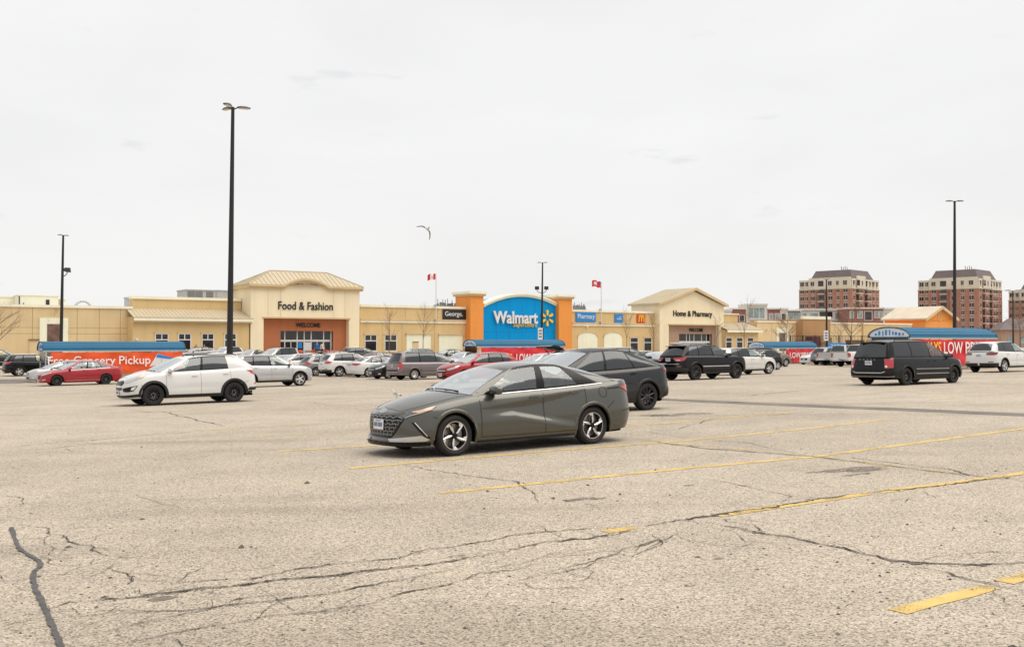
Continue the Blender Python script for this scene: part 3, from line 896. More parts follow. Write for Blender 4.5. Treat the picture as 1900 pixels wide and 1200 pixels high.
# ---- blue arched front between orange pillars
oB = .5
xb0, xb1 = FT(896, oB), FT(1041, oB)
zl, zm_, zr_ = FZ(898, 571, oB), FZ(969, 550.5, oB), FZ(1040, 573, oB)
zl = zr_ = (zl + zr_) / 2
c = (xb0 + xb1) / 2
n = 18
arc = [(xb0 + (xb1 - xb0) * k / n, zl + (zm_ - zl) * (1 - (2 * k / n - 1) ** 2)) for k in range(n + 1)]
MB().prism([(xb0, ZB), (xb1, ZB)] + arc[::-1], -oB, 6).build('blue_front', W_blue, store)
mb = MB()
for (xa_, za_), (xb_, zb_) in zip(arc[:-1], arc[1:]):
    for (d0, e0, e1) in ((-.22, 0, .26), (-.40, .26, .48)):
        v = []
        for (x, z) in ((xa_, za_), (xb_, zb_)):
            v += [(x, -oB + d0, z + e0), (x, 1.0, z + e0), (x, 1.0, z + e1), (x, -oB + d0, z + e1)]
        mb.add(v, [(0,1,2,3), (7,6,5,4), (0,4,5,1), (1,5,6,2), (2,6,7,3), (3,7,4,0)])
mb.build('arch_coping', W_cap, store)
zj = FZ(969, 616, oB)
hjoint(897, 1040, zj, oB, M_jointb)
for px in (921, 945, 969, 993, 1017): vjoint(px, oB, ZB, FZ(px, 556 if 930 < px < 1010 else 562, oB), M_jointb)
for (pa, pb, pt) in ((873, 897, 549), (1037, 1061.5, 554.5)):
    x0, x1 = FT(pa, 1.3), FT(pb, 1.3); z = FZ((pa+pb)/2, pt, 1.3)
    W('orange_pillar', x0, x1, -1.3, 2.6, ZB, z, W_orange)
    W('pillar_cap', x0 - .25, x1 + .25, -1.55, 2.85, z + .002, z + .28, W_trim)
    W('pillar_cap', x0 - .40, x1 + .40, -1.70, 3.0, z + .282, z + .62, W_cap)
x0, z0 = F(910, 640, oB)
W('service_hatch', x0, FT(919, oB), -oB - .12, -oB - .002, z0 - .3, FZ(914, 633.5, oB), mat('dark_blue_box', (.02, .07, .2), .5))
for (pa, pb, qa, qb) in ((937.5, 942.5, 632, 642), (961, 967, 636, 645)):
    W('notice', FT(pa, oB), FT(pb, oB), -oB - .05, -oB - .003, FZ(pa, qb, oB), FZ(pa, qa, oB), M_white)

# ---- gabled tower "Home & Pharmacy"
oH = 1.2
xh0, xh1 = FT(1224, oH), FT(1343, oH)
zh = FZ(1284, 566, oH)
th = W('entrance_tower', xh0, xh1, -oH + 1.9, -oH + 6.6, ZB, zh, W_cream)
zp = FZ(1287, 603, oH)
xa, xb = FT(1241, oH), FT(1334.5, oH)
W('pier', xh0, xa, -oH, -oH + 1.898, ZB, zp, W_cream, th); W('pier', xb, xh1, -oH, -oH + 1.898, ZB, zp, W_cream, th)
W('tower_front', xh0, xh1, -oH, -oH + 1.898, zp + .002, zh, W_cream, th)
W('portal_header', xa - .15, xb + .15, -oH - .10, -oH - .002, zp - .02, zp + .16, W_trim, th)
oP2 = oH - .8
xd0, xd1 = FT(1260, oP2), FT(1321, oP2); zd = FZ(1290, 619.5, oP2)
W('portal_wall', xa + .002, xd0, -oP2, -oP2 + .09, ZB, zp, W_brown, th); W('portal_wall', xd1, xb - .002, -oP2, -oP2 + .09, ZB, zp, W_brown, th)
W('portal_wall', xd0 + .001, xd1 - .001, -oP2, -oP2 + .09, zd, zp, W_brown, th)
oD2 = oP2 - .5
storefront(th, [1260, 1273, 1279, 1287, 1301, 1310, 1321], 619.5, 634, oD2, (3,), xd0, xd1)
ax_ = FT(1287.5, oH); za = FZ(1287.5, 537.5, oH)
yA, yB = -oH - .5, -oH + 6.9
# gable wall + roof
MB().prism([(xh0, zh + .002), (xh1, zh + .002), (ax_, za - .25)], -oH, -oH + .3).build('gable_wall', W_cream, th)
ze_ = zh + .0
for sgn, xe in ((-1, xh0 - .55), (1, xh1 + .55)):
    k = (za - zh) / (ax_ - xh0 if sgn < 0 else xh1 - ax_)
    zlow = zh - .55 * k * .6
    mb = MB()
    v = [(xe, yA, zlow), (ax_, yA, za), (ax_, yB, za), (xe, yB, zlow)]
    v += [(a, b, c_ + .30) for a, b, c_ in v]
    mb.add(v, [(0,1,2,3), (4,5,6,7), (0,4,5,1), (1,5,6,2), (2,6,7,3), (3,7,4,0)])
    r_ = mb.build('gable_roof', M_seam_roof, th)
    for q in range(1, 9):
        y = yA + (yB - yA) * q / 9
        mb = MB(); mb.tube((xe, y, zlow + .31), (ax_, y, za + .31), .05, n=4); mb.build('roof_seam', M_seam_roof, r_, recalc=False)
    mb = MB()
    v = [(xe, yA - .12, zlow - .10), (ax_, yA - .12, za - .10), (ax_, yA - .12, za + .34), (xe, yA - .12, zlow + .34)]
    v += [(a, yA - .003, c_) for a, b, c_ in v]
    mb.add(v, [(0,1,2,3), (4,5,6,7), (0,4,5,1), (1,5,6,2), (2,6,7,3), (3,7,4,0)])
    mb.build('rake_board', W_trim, th)
text_obj('lettering', 'Home & Pharmacy', 1.0, M_letter, th, ((FT(1249, oH) + FT(1321, oH)) / 2, -oH - .06, FZ(1285, 583.5, oH)), .1, .006, width=FT(1321, oH) - FT(1249, oH), height=FZ(1285, 577, oH) - FZ(1285, 591, oH))
text_obj('lettering', 'WELCOME', .62, M_letter, th, ((FT(1278, oP2) + FT(1304, oP2)) / 2, -oP2 - .05, FZ(1291, 612, oP2)), .08, .008, width=FT(1304, oP2) - FT(1278, oP2), height=FZ(1291, 609, oP2) - FZ(1291, 615.5, oP2))
# ---- right hand sections
oR = 2.0
xr0_, xr1_ = FT(1346, oR), FT(1407, oR); zr_ = FZ(1376, 612, oR)
W('wall', xr0_, xr1_, -oR, 2, ZB, zr_, W_tan)
slope_roof(store, xr0_ - .2, xr1_ + .4, -oR - .5, 1.5, zr_ + .1, FZ(1376, 598.5, -1.5), 12)
W('gutter', xr0_ - .1, xr1_ + .4, -oR - .62, -oR - .45, zr_ - .42, zr_ - .04, W_cap)
W('upper_wall', FT(1343, -1), FT(1373, -1), 1.51, 8, zr_, FZ(1358, 583.5, -1), W_tan)
W('coping', FT(1343, -1), FT(1374, -1), 1.3, 8.1, FZ(1358, 583.5, -1) + .002, FZ(1358, 581.5, -1), W_cap)
for px0, px1 in ((1347, 1357), (1367, 1377), (1387, 1397)): window(px0, px1, 627, 646, oR, bars=False)
lamp_on_wall(1349, 616, oR); lamp_on_wall(1422, 611, 0)
def plain(px0, px1, py, off, m, depth=20, cap=W_cap, capm=.25):
    x0, x1 = FT(px0, off), FT(px1, off); z = FZ((px0+px1)/2, py, off)
    W('wall', x0, x1, -off, -off + depth, ZB, z, m)
    if cap: W('coping', x0 - .1, x1, -off - .12, -off + .5, z + .002, z + capm, cap)
    return x0, x1, z
plain(1405, 1492, 598.5, .0, W_tanR)
for px in (1432, 1470): vjoint(px, 0, ZB, FZ(1450, 600))
x0, x1 = FT(1440), FT(1461); W('panel_surround', x0, x1, -.14, -.002, ZB, FZ(1450, 609), W_panel)
W('brown_panel', FT(1445), FT(1456), -.18, -.142, ZB, FZ(1450, 617.5), W_brownpanel)
plain(1490, 1541, 592.5, 1.5, W_box, 12, W_cap, .55)
plain(1541, 1602, 601, .3, W_tanR)
plain(1602, 1692, 602, .6, W_tan)

# ---- signs on the store front
def to_world(x, y, z): return (BX + x * C35 - y * S35, BY + x * S35 + y * C35, z)
def sign_root(px, py, off, name, label):
    x, z = F(px, py, off)
    return empty(name, to_world(x, -off, z), R(35), label, 'sign'), x, z
def board(name, label, pa, pb, qa, qb, m, off=0.0):
    r_, x, z = sign_root((pa+pb)/2, (qa+qb)/2, off, name, label)
    w = FT(pb, off) - FT(pa, off); h = FZ((pa+pb)/2, qa, off) - FZ((pa+pb)/2, qb, off)
    W('sign_panel', -w/2, w/2, -.16, -.003, -h/2, h/2, m, r_)
    return r_, w, h
r_, w, h = board('store_sign', 'black George board with white lettering at the right end of the tan wall', 821, 865, 574.5, 592.5, M_sblack)
text_obj('lettering', 'George.', 1.0, M_white, r_, (-.05 * w, -.19, 0), .05, .005, width=w * .74, height=h * .62)
r_, w, h = board('store_sign', 'blue Pharmacy board beside the right orange pillar', 1068, 1104.5, 579.5, 597, M_sblue)
text_obj('lettering', 'Pharmacy', 1.0, M_white, r_, (0, -.19, .0), .05, .004, width=w * .86, height=h * .66)
r_, w, h = board('store_sign', 'small square blue sign with a white scribble between the other two boards', 1140, 1155, 582.5, 599, M_sblue)
mb = MB()
for k in range(6): mb.tube((-w*.30 + k*w*.10, -.19, -.12 + .10*math.sin(k*1.7)), (-w*.20 + k*w*.10, -.19, -.12 + .10*math.sin((k+1)*1.7)), .05, n=5)
mb.tube((-.1, -.19, .08), (.35, -.19, .25), .04, n=5)
mb.build('logo', M_white, r_)
r_, w, h = board('store_sign', 'small square red sign with tall yellow arches', 1181, 1196, 583.5, 599.5, M_sred)
mb = MB()
for sg in (-1, 1):
    pts = [Vector((sg * w * (.155 + .155 * math.cos(t)), -.20, -h * .36 + h * .74 * math.sin(t))) for t in np.linspace(0, PI, 13)]
    for a, b in zip(pts[:-1], pts[1:]): mb.tube(a, b, .10, n=6)
mb.build('arches', M_spark, r_)
# big name on the blue front
r_, x, z = sign_root(955, 589, oB, 'store_sign', 'large white Walmart name with yellow spark on the blue arched front')
w = FT(996, oB) - FT(914, oB)
text_obj('lettering', 'Walmart', 1.0, M_white, r_, (0, -.26, 0), .22, .022, width=w, height=FZ(955, 577, oB) - FZ(955, 600, oB))
xc_, zc_ = F(1013.5, 590, oB); xc_ -= x; zc_ -= z
rad = (FZ(1013, 575, oB) - FZ(1013, 605, oB)) / 2
for k in range(6):
    a = PI / 2 + k * PI / 3
    d = Vector((math.cos(a), 0, math.sin(a))); t = Vector((-d.z, 0, d.x))
    c0 = Vector((xc_, -.20, zc_))
    w0, w1 = rad * .09, rad * .17
    p = [c0 + d * rad * .34 - t * w0, c0 + d * rad * .34 + t * w0, c0 + d * rad * .92 + t * w1, c0 + d * rad * 1.0, c0 + d * rad * .92 - t * w1]
    mb = MB()
    v = [(q.x, -.34, q.z) for q in p] + [(q.x, -.10, q.z) for q in p]
    mb.add(v, [(0,1,2,3,4), (9,8,7,6,5)] + [(i, 5+i, 5+(i+1) % 5, (i+1) % 5) for i in range(5)])
    mb.build('spark_ray', M_spark, r_)
ws = FT(995, oB) - FT(951, oB); xs_, zs_ = F(973, 603.5, oB)
text_obj('lettering', 'Supercentre', 1.0, M_gold, r_, (xs_ - x, -.16, zs_ - z), .12, -.004, width=ws, height=FZ(973, 598.5, oB) - FZ(973, 609, oB))

# ---- on the roof
def roof_box(label, pa, pb, qa, qb, off, depth, m, extra=None, z0=None):
    x0, x1 = FT(pa, off), FT(pb, off)
    zt_, zb_ = FZ((pa+pb)/2, qa, off), (z0 if z0 is not None else FZ((pa+pb)/2, qb, off))
    r_ = empty('roof_unit', to_world((x0+x1)/2, -off, zb_), R(35), label, 'roof unit')
    w, h = x1 - x0, zt_ - zb_
    W('casing', -w/2, w/2, 0, depth, 0, h, m, r_)
    W('lid', -w/2 - .08, w/2 + .08, -.08, depth + .08, h + .002, h + .12, m, r_)
    return r_, w, h, zb_
r_, w, h, zb_ = roof_box('pale plant box with dark slot on the left wing roof', 34, 108, 549, 570, -6, 5, W_cap, z0=zw + .05)
W('slot', w*.18, w*.27, -.05, -.002, h*.12, h*.72, W_dark, r_)
W('slot', -w*.5, -w*.47, -.05, -.002, .05, h*.95, W_dark, r_)
W('vent_pipe', -w*.40, -w*.38, -.4, -.15, .0, h*.45, M_louvre, r_)
roof_box('low cream plant box at the far left of the roof', -40, 30, 551, 570, -9, 5, W_cap, z0=zw + .05)
roof_box('small cream plant box behind the left lamp post', 112, 121, 556, 570, -8, 3, W_cap, z0=zw + .05)
r_, w, h, zb_ = roof_box('big grey louvred air handler behind the canopy section', 346, 400, 539, 556, -9, 4, M_unit, z0=zu + .05)
for k in (-.47, -.20, .17):
    W('louvre', w*k, w*(k + .24), -.06, -.002, .1, h*.92, M_louvre, r_)
roof_box('plain grey air handler beside the louvred one', 401, 437, 540, 556, -10, 4, M_unit, z0=zu + .05)
r_, w, h, zb_ = roof_box('narrow grey vent stack at the step in the roof', 236, 243, 553, 571, -5, 1.5, M_unit, z0=zw + .05)
# curved ventilator
x, z = F(154, 571, -8)
r_ = empty('roof_unit', to_world(x, 8, z - .6), R(35), 'small rounded pale ventilator on the left wing roof', 'roof unit')
mb = MB()
for k in range(10): mb.tube((.9*math.cos(PI*k/10), 0, .4 + 1.0*math.sin(PI*k/10)), (.9*math.cos(PI*(k+1)/10), 0, .4 + 1.0*math.sin(PI*(k+1)/10)), .16, n=6)
mb.build('hood', M_unit, r_)
W('curb', -1.05, 1.05, -.5, .5, 0, .4, W_cap, r_)
for (pa, pb, zz, lab) in ((810, 852, s3[2], 'row of dark roof racks by the first flagpole'), (1064, 1087, s4[2], 'row of dark roof racks behind the blue pharmacy board')):
    x0, x1 = FT(pa, -4), FT(pb, -4)
    r_ = empty('roof_rack', to_world(x0, 4, zz + .05), R(35), lab, 'roof rack')
    ztop = FZ((pa+pb)/2, 566 if pa < 900 else 572, -4) - zz - .05
    rr = random.Random(pa)
    W('base_rail', 0, x1 - x0, -.1, .1, 0, ztop * .9, M_louvre, r_)
    for k in range(9):
        xx = (x1 - x0) * (k + rr.random() * .6) / 9
        mb = MB(); mb.tube((xx, 0, ztop * .9), (xx + rr.uniform(-.1, .1), 0, ztop * .9 + rr.uniform(.3, 1.0)), .05, n=4)
        mb.box(xx - .12, xx + .16, -.1, .1, ztop * .9 + .01, ztop * .9 + rr.uniform(.2, .6))
        mb.build('stub', M_louvre, r_)
# ================================================================ CARS
def paint(name, rgb, metal=0.35, rough=0.32, coat=.75):
    return mat(name, rgb, rough, metal, .03, 1.5, 0, coat, .22 if coat > .6 else .08)
P_BASE = paint('car_paint', (.30, .30, .31))
PAINT = {
    'grey_green': paint('grey_green_paint', (.082, .080, .068), .6, .28, .9),
    'white': paint('white_paint', (.62, .615, .60), .0, .35),
    'pearl': paint('pearl_white_paint', (.60, .585, .545), .05, .33),
    'silver': paint('silver_paint', (.47, .465, .46), .7, .40),
    'light_silver': paint('light_silver_paint', (.48, .48, .475), .35, .36),
    'grey': paint('grey_paint', (.24, .235, .235), .5, .33),
    'dark_grey': paint('dark_grey_paint', (.017, .0165, .017), .5, .3, .65),
    'taupe': paint('taupe_paint', (.16, .135, .122), .6, .3),
    'mauve': paint('mauve_grey_paint', (.175, .145, .145), .6, .3),
    'black': paint('black_paint', (.004, .004, .0045), .0, .3, .45),
    'red': paint('red_paint', (.30, .008, .014), .1, .3),
    'deep_red': paint('deep_red_paint', (.28, .012, .02), .2, .28),
    'maroon': paint('maroon_paint', (.14, .02, .035), .3, .30),
    'blue_grey': paint('blue_grey_paint', (.20, .22, .25), .4, .3),
    'dark_green': paint('dark_green_paint', (.045, .055, .05), .4, .3),
}
M_trim = mat('black_plastic_trim', (.011, .0105, .010), .6, 0, .15, 20)
M_gloss = mat('gloss_black', (.005, .005, .005), .3, 0, .05, 5, 0, 0, .25)
M_well = mat('wheel_well_lining', (.004, .004, .004), .95, spec=.1)
M_tyre = mat('tyre_rubber', (.012, .0112, .0105), .78, 0, .25, 22, .15)
M_alloy = mat('silver_alloy', (.62, .61, .60), .30, .85, .06, 9)
M_alloyb = mat('machined_alloy', (.78, .77, .75), .28, .75, .05, 9)
M_steel = mat('black_steel_wheel', (.014, .014, .0145), .42, .2, .15, 12)
M_blk_alloy = mat('black_alloy', (.045, .043, .045), .32, .5, .1, 12)
M_disc = mat('brake_disc', (.30, .28, .27), .42, .8, .15, 14)
M_chrome = mat('chrome', (.72, .72, .72), .10, 1.0, .02, 5)
M_lens = mat('headlamp_lens', (.46, .47, .48), .10, .35, .22, 14, 0, 1.0)
M_lens_dark = mat('dark_headlamp', (.10, .10, .105), .12, .2, .35, 22, 0, 1.0)
M_amber = mat('amber_lens', (.62, .40, .28), .18, 0, .15, 20, 0, .8)
M_tail = mat('red_tail_lens', (.42, .012, .016), .14, 0, .22, 16, 0, 1.0)
M_tail_dark = mat('dark_red_lens', (.16, .010, .014), .14, 0, .2, 16, 0, 1.0)
M_white_lens = mat('white_lens', (.70, .68, .66), .15, 0, .1, 20, 0, .8)
M_plate = mat('plate_white', (.70, .71, .73), .45, 0, .06, 12)
M_plate_ink = mat('plate_ink', (.06, .09, .22), .5)
M_seat = mat('seat_cloth', (.035, .034, .034), .85, 0, .1, 9)
M_dash = mat('dashboard', (.028, .028, .028), .7, 0, .1, 9)
M_gap = mat('shut_line', (.016, .016, .016), .9)
M_under = mat('underbody', (.006, .006, .006), .95, spec=.1)
M_silver_trim = mat('silver_trim', (.50, .49, .47), .35, .6, .05, 8)
G_clear = glass('clear_glass', (.88, .95, .92), ior=2.05)
G_screen = glass('windscreen_glass', (.62, .72, .68), ior=8.5, rough=.05)
G_tint = glass('tinted_glass', (.10, .10, .10), ior=1.85)
G_dark = glass('privacy_glass', (.030, .028, .028), ior=1.85)

def emit_mesh(name, verts, faces, normals, m, parent):
    """one mesh object with given outward vertex normals"""
    used = sorted({i for f in faces for i in f})
    mp = {g: k for k, g in enumerate(used)}
    V = [tuple(verts[i]) for i in used]
    N = np.array([normals[i] for i in used])
    F = []
    for f in faces:
        p = [np.array(verts[i]) for i in f]
        fn = np.cross(p[1] - p[0], p[2] - p[0]) + (np.cross(p[2] - p[0], p[3] - p[0]) if len(f) > 3 else 0)
        an = sum(np.array(normals[i]) for i in f)
        g = [mp[i] for i in f]
        F.append(g if np.dot(fn, an) >= 0 else g[::-1])
    me = bpy.data.meshes.new(name)
    me.from_pydata(V, [], F)
    me.materials.append(m)
    me.polygons.foreach_set('use_smooth', [True] * len(me.polygons))
    me.normals_split_custom_set_from_vertices([tuple(q) for q in N])
    me.update()
    o = bpy.data.objects.new(name, me)
    COL.objects.link(o)
    o.parent = parent
    return o

def vnormals(verts, faces, out):
    """area weighted vertex normals; out(p) gives a rough outward direction"""
    V = np.array(verts, float)
    N = np.zeros_like(V)
    for f in faces:
        p = V[list(f)]
        n = np.cross(p[1] - p[0], p[2] - p[0])
        if len(f) > 3: n = n + np.cross(p[2] - p[0], p[3] - p[0])
        if np.dot(n, out(p.mean(0))) < 0: n = -n
        for i in f: N[i] += n
    ln = np.linalg.norm(N, axis=1); ln[ln < 1e-12] = 1
    return N / ln[:, None]

def islands(faces):
    par = {}
    def find(a):
        while par.setdefault(a, a) != a:
            par[a] = par[par[a]]; a = par[a]
        return a
    for f in faces:
        for i in f[1:]: par[find(i)] = find(f[0])
    out = {}
    for f in faces: out.setdefault(find(f[0]), []).append(f)
    return list(out.values())

class Car:
    def __init__(s, S):
        s.S = S
        s.W2 = S['W'] / 2
        s.sh = pchip(S['shoulder'])
        s.crown = pchip(S['crown'])
        s.nose = pchip(S['nose']); s.tail = pchip(S['tail'])
        s.Lf, s.pf = S.get('Lf', .75), S.get('pf', 2.7)
        s.Lr, s.pr = S.get('Lr', .55), S.get('pr', 3.2)
        s.L = S['L']
        s.qf = (s.Lf + s.W2) * .88
        s.qr = (s.Lr + s.W2) * .90
        s.Q = s.qf + (s.L - s.Lf - s.Lr) + s.qr
        s.sec = pchip(S.get('sec', [(0, .060), (.10, .025), (.27, .002), (.40, .0), (.55, .006), (.72, .024), (.86, .052), (.94, .080), (1, .125)]))
        s.xm = S['fo'] + S['wb'] / 2
        s.zb = S['zb']
        s.bot = pchip([(0, S['zbf']), (S['fo'] * .55, S['zbf'] - .0), (S['fo'] + S['r'], s.zb), (S['fo'] + S['wb'] - S['r'], s.zb),
                       (s.L - .35, S['zbr']), (s.L, S['zbr'] + .02)])
        s.Ra = S['r'] + S.get('gap', .05)
    def x0cap(s, q):
        a = abs(q)
        if a < s.qf:
            th = a / s.qf * PI / 2
            return (1 - max(math.cos(th), 0) ** (2 / s.pf)) * s.Lf, math.sin(th) ** (2 / s.pf)
        if a > s.Q - s.qr:
            th = max(s.Q - a, 0) / s.qr * PI / 2
            return s.L - (1 - max(math.cos(th), 0) ** (2 / s.pr)) * s.Lr, math.sin(th) ** (2 / s.pr)
        return s.Lf + (a - s.qf), 1.0
    def q_of(s, x):
        if x < s.Lf:
            return math.acos(min(1, (1 - x / s.Lf)) ** (s.pf / 2)) / (PI / 2) * s.qf
        if x > s.L - s.Lr:
            return s.Q - math.acos(min(1, max(0, 1 - (s.L - x) / s.Lr)) ** (s.pr / 2)) / (PI / 2) * s.qr
        return s.qf + x - s.Lf
    def q_of_y(s, y, rear=False):
        w = s.W2
        p, qq = (s.pr, s.qr) if rear else (s.pf, s.qf)
        th = math.asin(min(1, (abs(y) / w) ** (p / 2)))
        q = th / (PI / 2) * qq
        q = s.Q - q if rear else q
        return math.copysign(q, y) if y else q
    def w(s, x, z):
        top = float(s.sh(x))
        rel = (z - s.zb) / max(top - s.zb, .1)
        w = s.W2 - float(s.sec(min(max(rel, 0), 1)))
        # plan taper
        w -= .035 * max(0, (x - .62 * s.L) / (.38 * s.L)) ** 2 + .03 * max(0, (.35 * s.L - x) / (.35 * s.L)) ** 2
        for fn in s.S.get('crease', []): w += fn(x, z)
        return w
    def P(s, q, z):
        x0, cap = s.x0cap(q)
        S = s.S
        w = s.w(x0, z)
        x = x0
        ff = max(0, 1 - x0 / S.get('Ls', .6)) ** 1.3
        fr = max(0, 1 - (s.L - x0) / S.get('Lt', .5)) ** 1.3
        x += float(s.nose(z)) * ff - float(s.tail(z)) * fr
        return np.array([s.xm - x, math.copysign(cap * w, q if q else 1), z])
    def N(s, q, z):
        e = .012
        a = s.P(q + e, z) - s.P(q - e, z) if abs(q) > e and abs(q) < s.Q - e else s.P(q + e * 2.5, z) - s.P(q - e * 2.5, z)
        b = s.P(q, z + e) - s.P(q, z - e)
        n = np.cross(a, b)
        n /= (np.linalg.norm(n) + 1e-9)
        p = s.P(q, z)
        return n if np.dot(n, np.array([p[0] * .5, p[1], 0])) > 0 else -n
    def B(s, x):
        z = float(s.bot(x))
        for xc in (s.S['fo'], s.S['fo'] + s.S['wb']):
            d = abs(x - xc)
            if d <= s.Ra + 1e-6:
                z = max(z, s.S['r'] + math.sqrt(max(0, s.Ra ** 2 - d * d)))
        return z
    def hoodz(s, x, yn):
        return float(s.sh(x)) + float(s.crown(x)) * (1 - yn * yn)
    # -------- a raised piece following the body side, poly in (q,z)
    def patch(s, name, poly, m, parent, off=.006, edge=.09, deep=.012, fn=None, nfn=None):
        bm = bmesh.new()
        vs_ = [bm.verts.new((p[0], p[1], 0)) for p in poly]
        bm.faces.new(vs_)
        bmesh.ops.triangulate(bm, faces=bm.faces[:])
        for _ in range(4):
            lg = [e for e in bm.edges if e.calc_length() > edge]
            if not lg: break
            bmesh.ops.subdivide_edges(bm, edges=lg, cuts=1)
            bmesh.ops.triangulate(bm, faces=[f for f in bm.faces if len(f.verts) > 3])
        fn = fn or s.P; nfn = nfn or s.N
        bm.verts.ensure_lookup_table(); bm.verts.index_update()
        verts, nor = [], []
        for v in bm.verts:
            n = nfn(v.co.x, v.co.y)
            verts.append(fn(v.co.x, v.co.y) + n * off); nor.append(n)
        faces = [tuple(v.index for v in f.verts) for f in bm.faces]
        # skirt
        k = len(verts)
        be = [e for e in bm.edges if len(e.link_faces) == 1]
        for e in be:
            i, j = e.verts[0].index, e.verts[1].index
            ni, nj = nor[i], nor[j]
            mid = (verts[i] + verts[j]) / 2
            fc = np.mean([verts[v.index] for v in e.link_faces[0].verts], axis=0)
            on = mid - fc; on /= np.linalg.norm(on) + 1e-9
            b = len(verts)
            verts += [verts[i], verts[j], verts[j] - nj * deep, verts[i] - ni * deep]
            nor += [on] * 4
            faces.append((b, b + 1, b + 2, b + 3))
        bm.free()
        return emit_mesh(name, verts, faces, nor, m, parent)
    def strip(s, pts, w, off=.003):
        """thin strip along a (q,z) polyline -> verts, faces, normals"""
        v, f, nn = [], [], []
        n = len(pts)
        for i, p in enumerate(pts):
            a, b = np.array(pts[max(i-1,0)]), np.array(pts[min(i+1,n-1)])
            d = b - a; d = d / (np.linalg.norm(d) + 1e-9)
            o = np.array([-d[1], d[0]]) * w / 2
            for sg in (1, -1):
                q = np.array(p) + o * sg
                nr = s.N(q[0], q[1])
                v.append(s.P(q[0], q[1]) + nr * off); nn.append(nr)
        for i in range(n - 1):
            f.append((2*i, 2*i+1, 2*i+3, 2*i+2))
        return v, f, nn
    def strips(s, name, lines, w, m, parent, off=.003, step=.06, stuff=False):
        V, F, N = [], [], []
        if not stuff:
            res = [s.strips(name, [ln], w, m, parent, off, step, True) for ln in lines]
            for o_ in res: del o_['kind']
            return res[0]
        for ln in lines:
            pts = []
            for a, b in zip(ln[:-1], ln[1:]):
                k = max(1, int(math.hypot(b[0]-a[0], b[1]-a[1]) / step))
                for i in range(k): pts.append((a[0]+(b[0]-a[0])*i/k, a[1]+(b[1]-a[1])*i/k))
            pts.append(ln[-1])
            v, f, n = s.strip(pts, w, off)
            b0 = len(V)
            V += v; N += n; F += [tuple(i + b0 for i in q) for q in f]
        return tag(emit_mesh(name, V, F, N, m, parent), kind='stuff')

    def build(s, root):
        S = s.S; L = s.L; fo, wb, r = S['fo'], S['wb'], S['r']
        nrow = S.get('rows', 9)
        fine = S.get('fine', 1)
        # ---------- stations round the car (half perimeter)
        qs = []
        for i in range(0, 10 + 4 * fine): qs.append((s.qf * i / (9 + 4 * fine), 0))
        x = s.Lf
        while x < L - s.Lr: qs.append((s.q_of(x), 0)); x += .13 / fine
        nr_ = 8 + 3 * fine
        for i in range(nr_ + 1): qs.append((s.Q - s.qr * i / nr_, 0 if i < nr_ else 0))
        na = 12
        for xc in (fo, fo + wb):
            for k in range(na + 1):
                qs.append((s.q_of(xc + s.Ra * math.cos(PI * k / na)), 1))
            qs.append((s.q_of(xc + s.Ra + .004), 2)); qs.append((s.q_of(xc - s.Ra - .004), 2))
        dx = S['doors']
        for d in dx: qs.append((s.q_of(d), 2))
        xh = S.get('bumpx', fo - s.Ra - .004)
        qs.sort(key=lambda a: a[0])
        out = []
        for q, pr_ in qs:
            if out and q - out[-1][0] < (.018 if pr_ < 2 else .003) and not (pr_ == 2 or out[-1][1] == 2):
                if pr_ > out[-1][1]: out[-1] = (q, pr_)
                continue
            if out and q - out[-1][0] < .0015: continue
            if out and pr_ == 0 and q - out[-1][0] < .018: continue
            out.append((q, pr_))
        qs = [q for q, _ in out]
        qs[0] = 0.0; qs[-1] = s.Q
        full = [-q for q in qs[::-1]] + qs[1:]
        base_rows = [0, .05, .12] + [.12 + .80 * i / nrow for i in range(1, nrow + 1)] + [.965, .99, 1.0]
        verts, nor, cols = [], [], []
        zs = []
        for q in full:
            x0, cap = s.x0cap(q)
            b, t = s.B(x0), float(s.sh(x0))
            col = []
            for f in base_rows:
                z = b + (t - b) * f
                col.append(len(verts))
                verts.append(s.P(q, z)); nor.append(s.N(q, z))
            cols.append(col)
            zs.append((x0, b, t))
        for i in (len(qs) - 1,):
            pass
        for i, q in enumerate(full):
            if abs(q) < 1e-6 or abs(abs(q) - s.Q) < 1e-6:
                for k in cols[i]:
                    n = nor[k].copy(); n[1] = 0; n /= np.linalg.norm(n) + 1e-9; nor[k] = n
        parts = {}
        zbump, zrb = S['zbump'], S['zrbump']
        for i in range(len(full) - 1):
            qm = (full[i] + full[i + 1]) / 2
            xm_ = s.x0cap(qm)[0]
            side = 1 if qm > 0 else -1
            for j in range(len(base_rows) - 1):
                zc = (verts[cols[i][j]][2] + verts[cols[i+1][j+1]][2]) / 2
                key = ('body', 0)
                if dx[0] < xm_ < dx[1] and j >= 2: key = ('front_door', side)
                elif dx[1] < xm_ < dx[2] and j >= 2: key = ('rear_door', side)
                elif xm_ < xh and zc < zbump: key = ('front_bumper', 0)
                elif xm_ > fo + wb + s.Ra and zc < zrb: key = ('rear_bumper', 0)
                elif xm_ > L - s.Lr * .6 and S.get('gate') and abs(s.P(qm, zc)[1]) < S['gate']: key = ('tailgate', 0)
                elif S.get('cladsill') and j < 2 and dx[0] - .3 < xm_ < dx[2] + .2: key = ('sill', side)
                parts.setdefault(key, []).append((cols[i][j], cols[i][j+1], cols[i+1][j+1], cols[i+1][j]))
        objs = {}
        order = sorted(parts, key=lambda k: (k[0] != 'body', k))
        clad = S.get('clad')
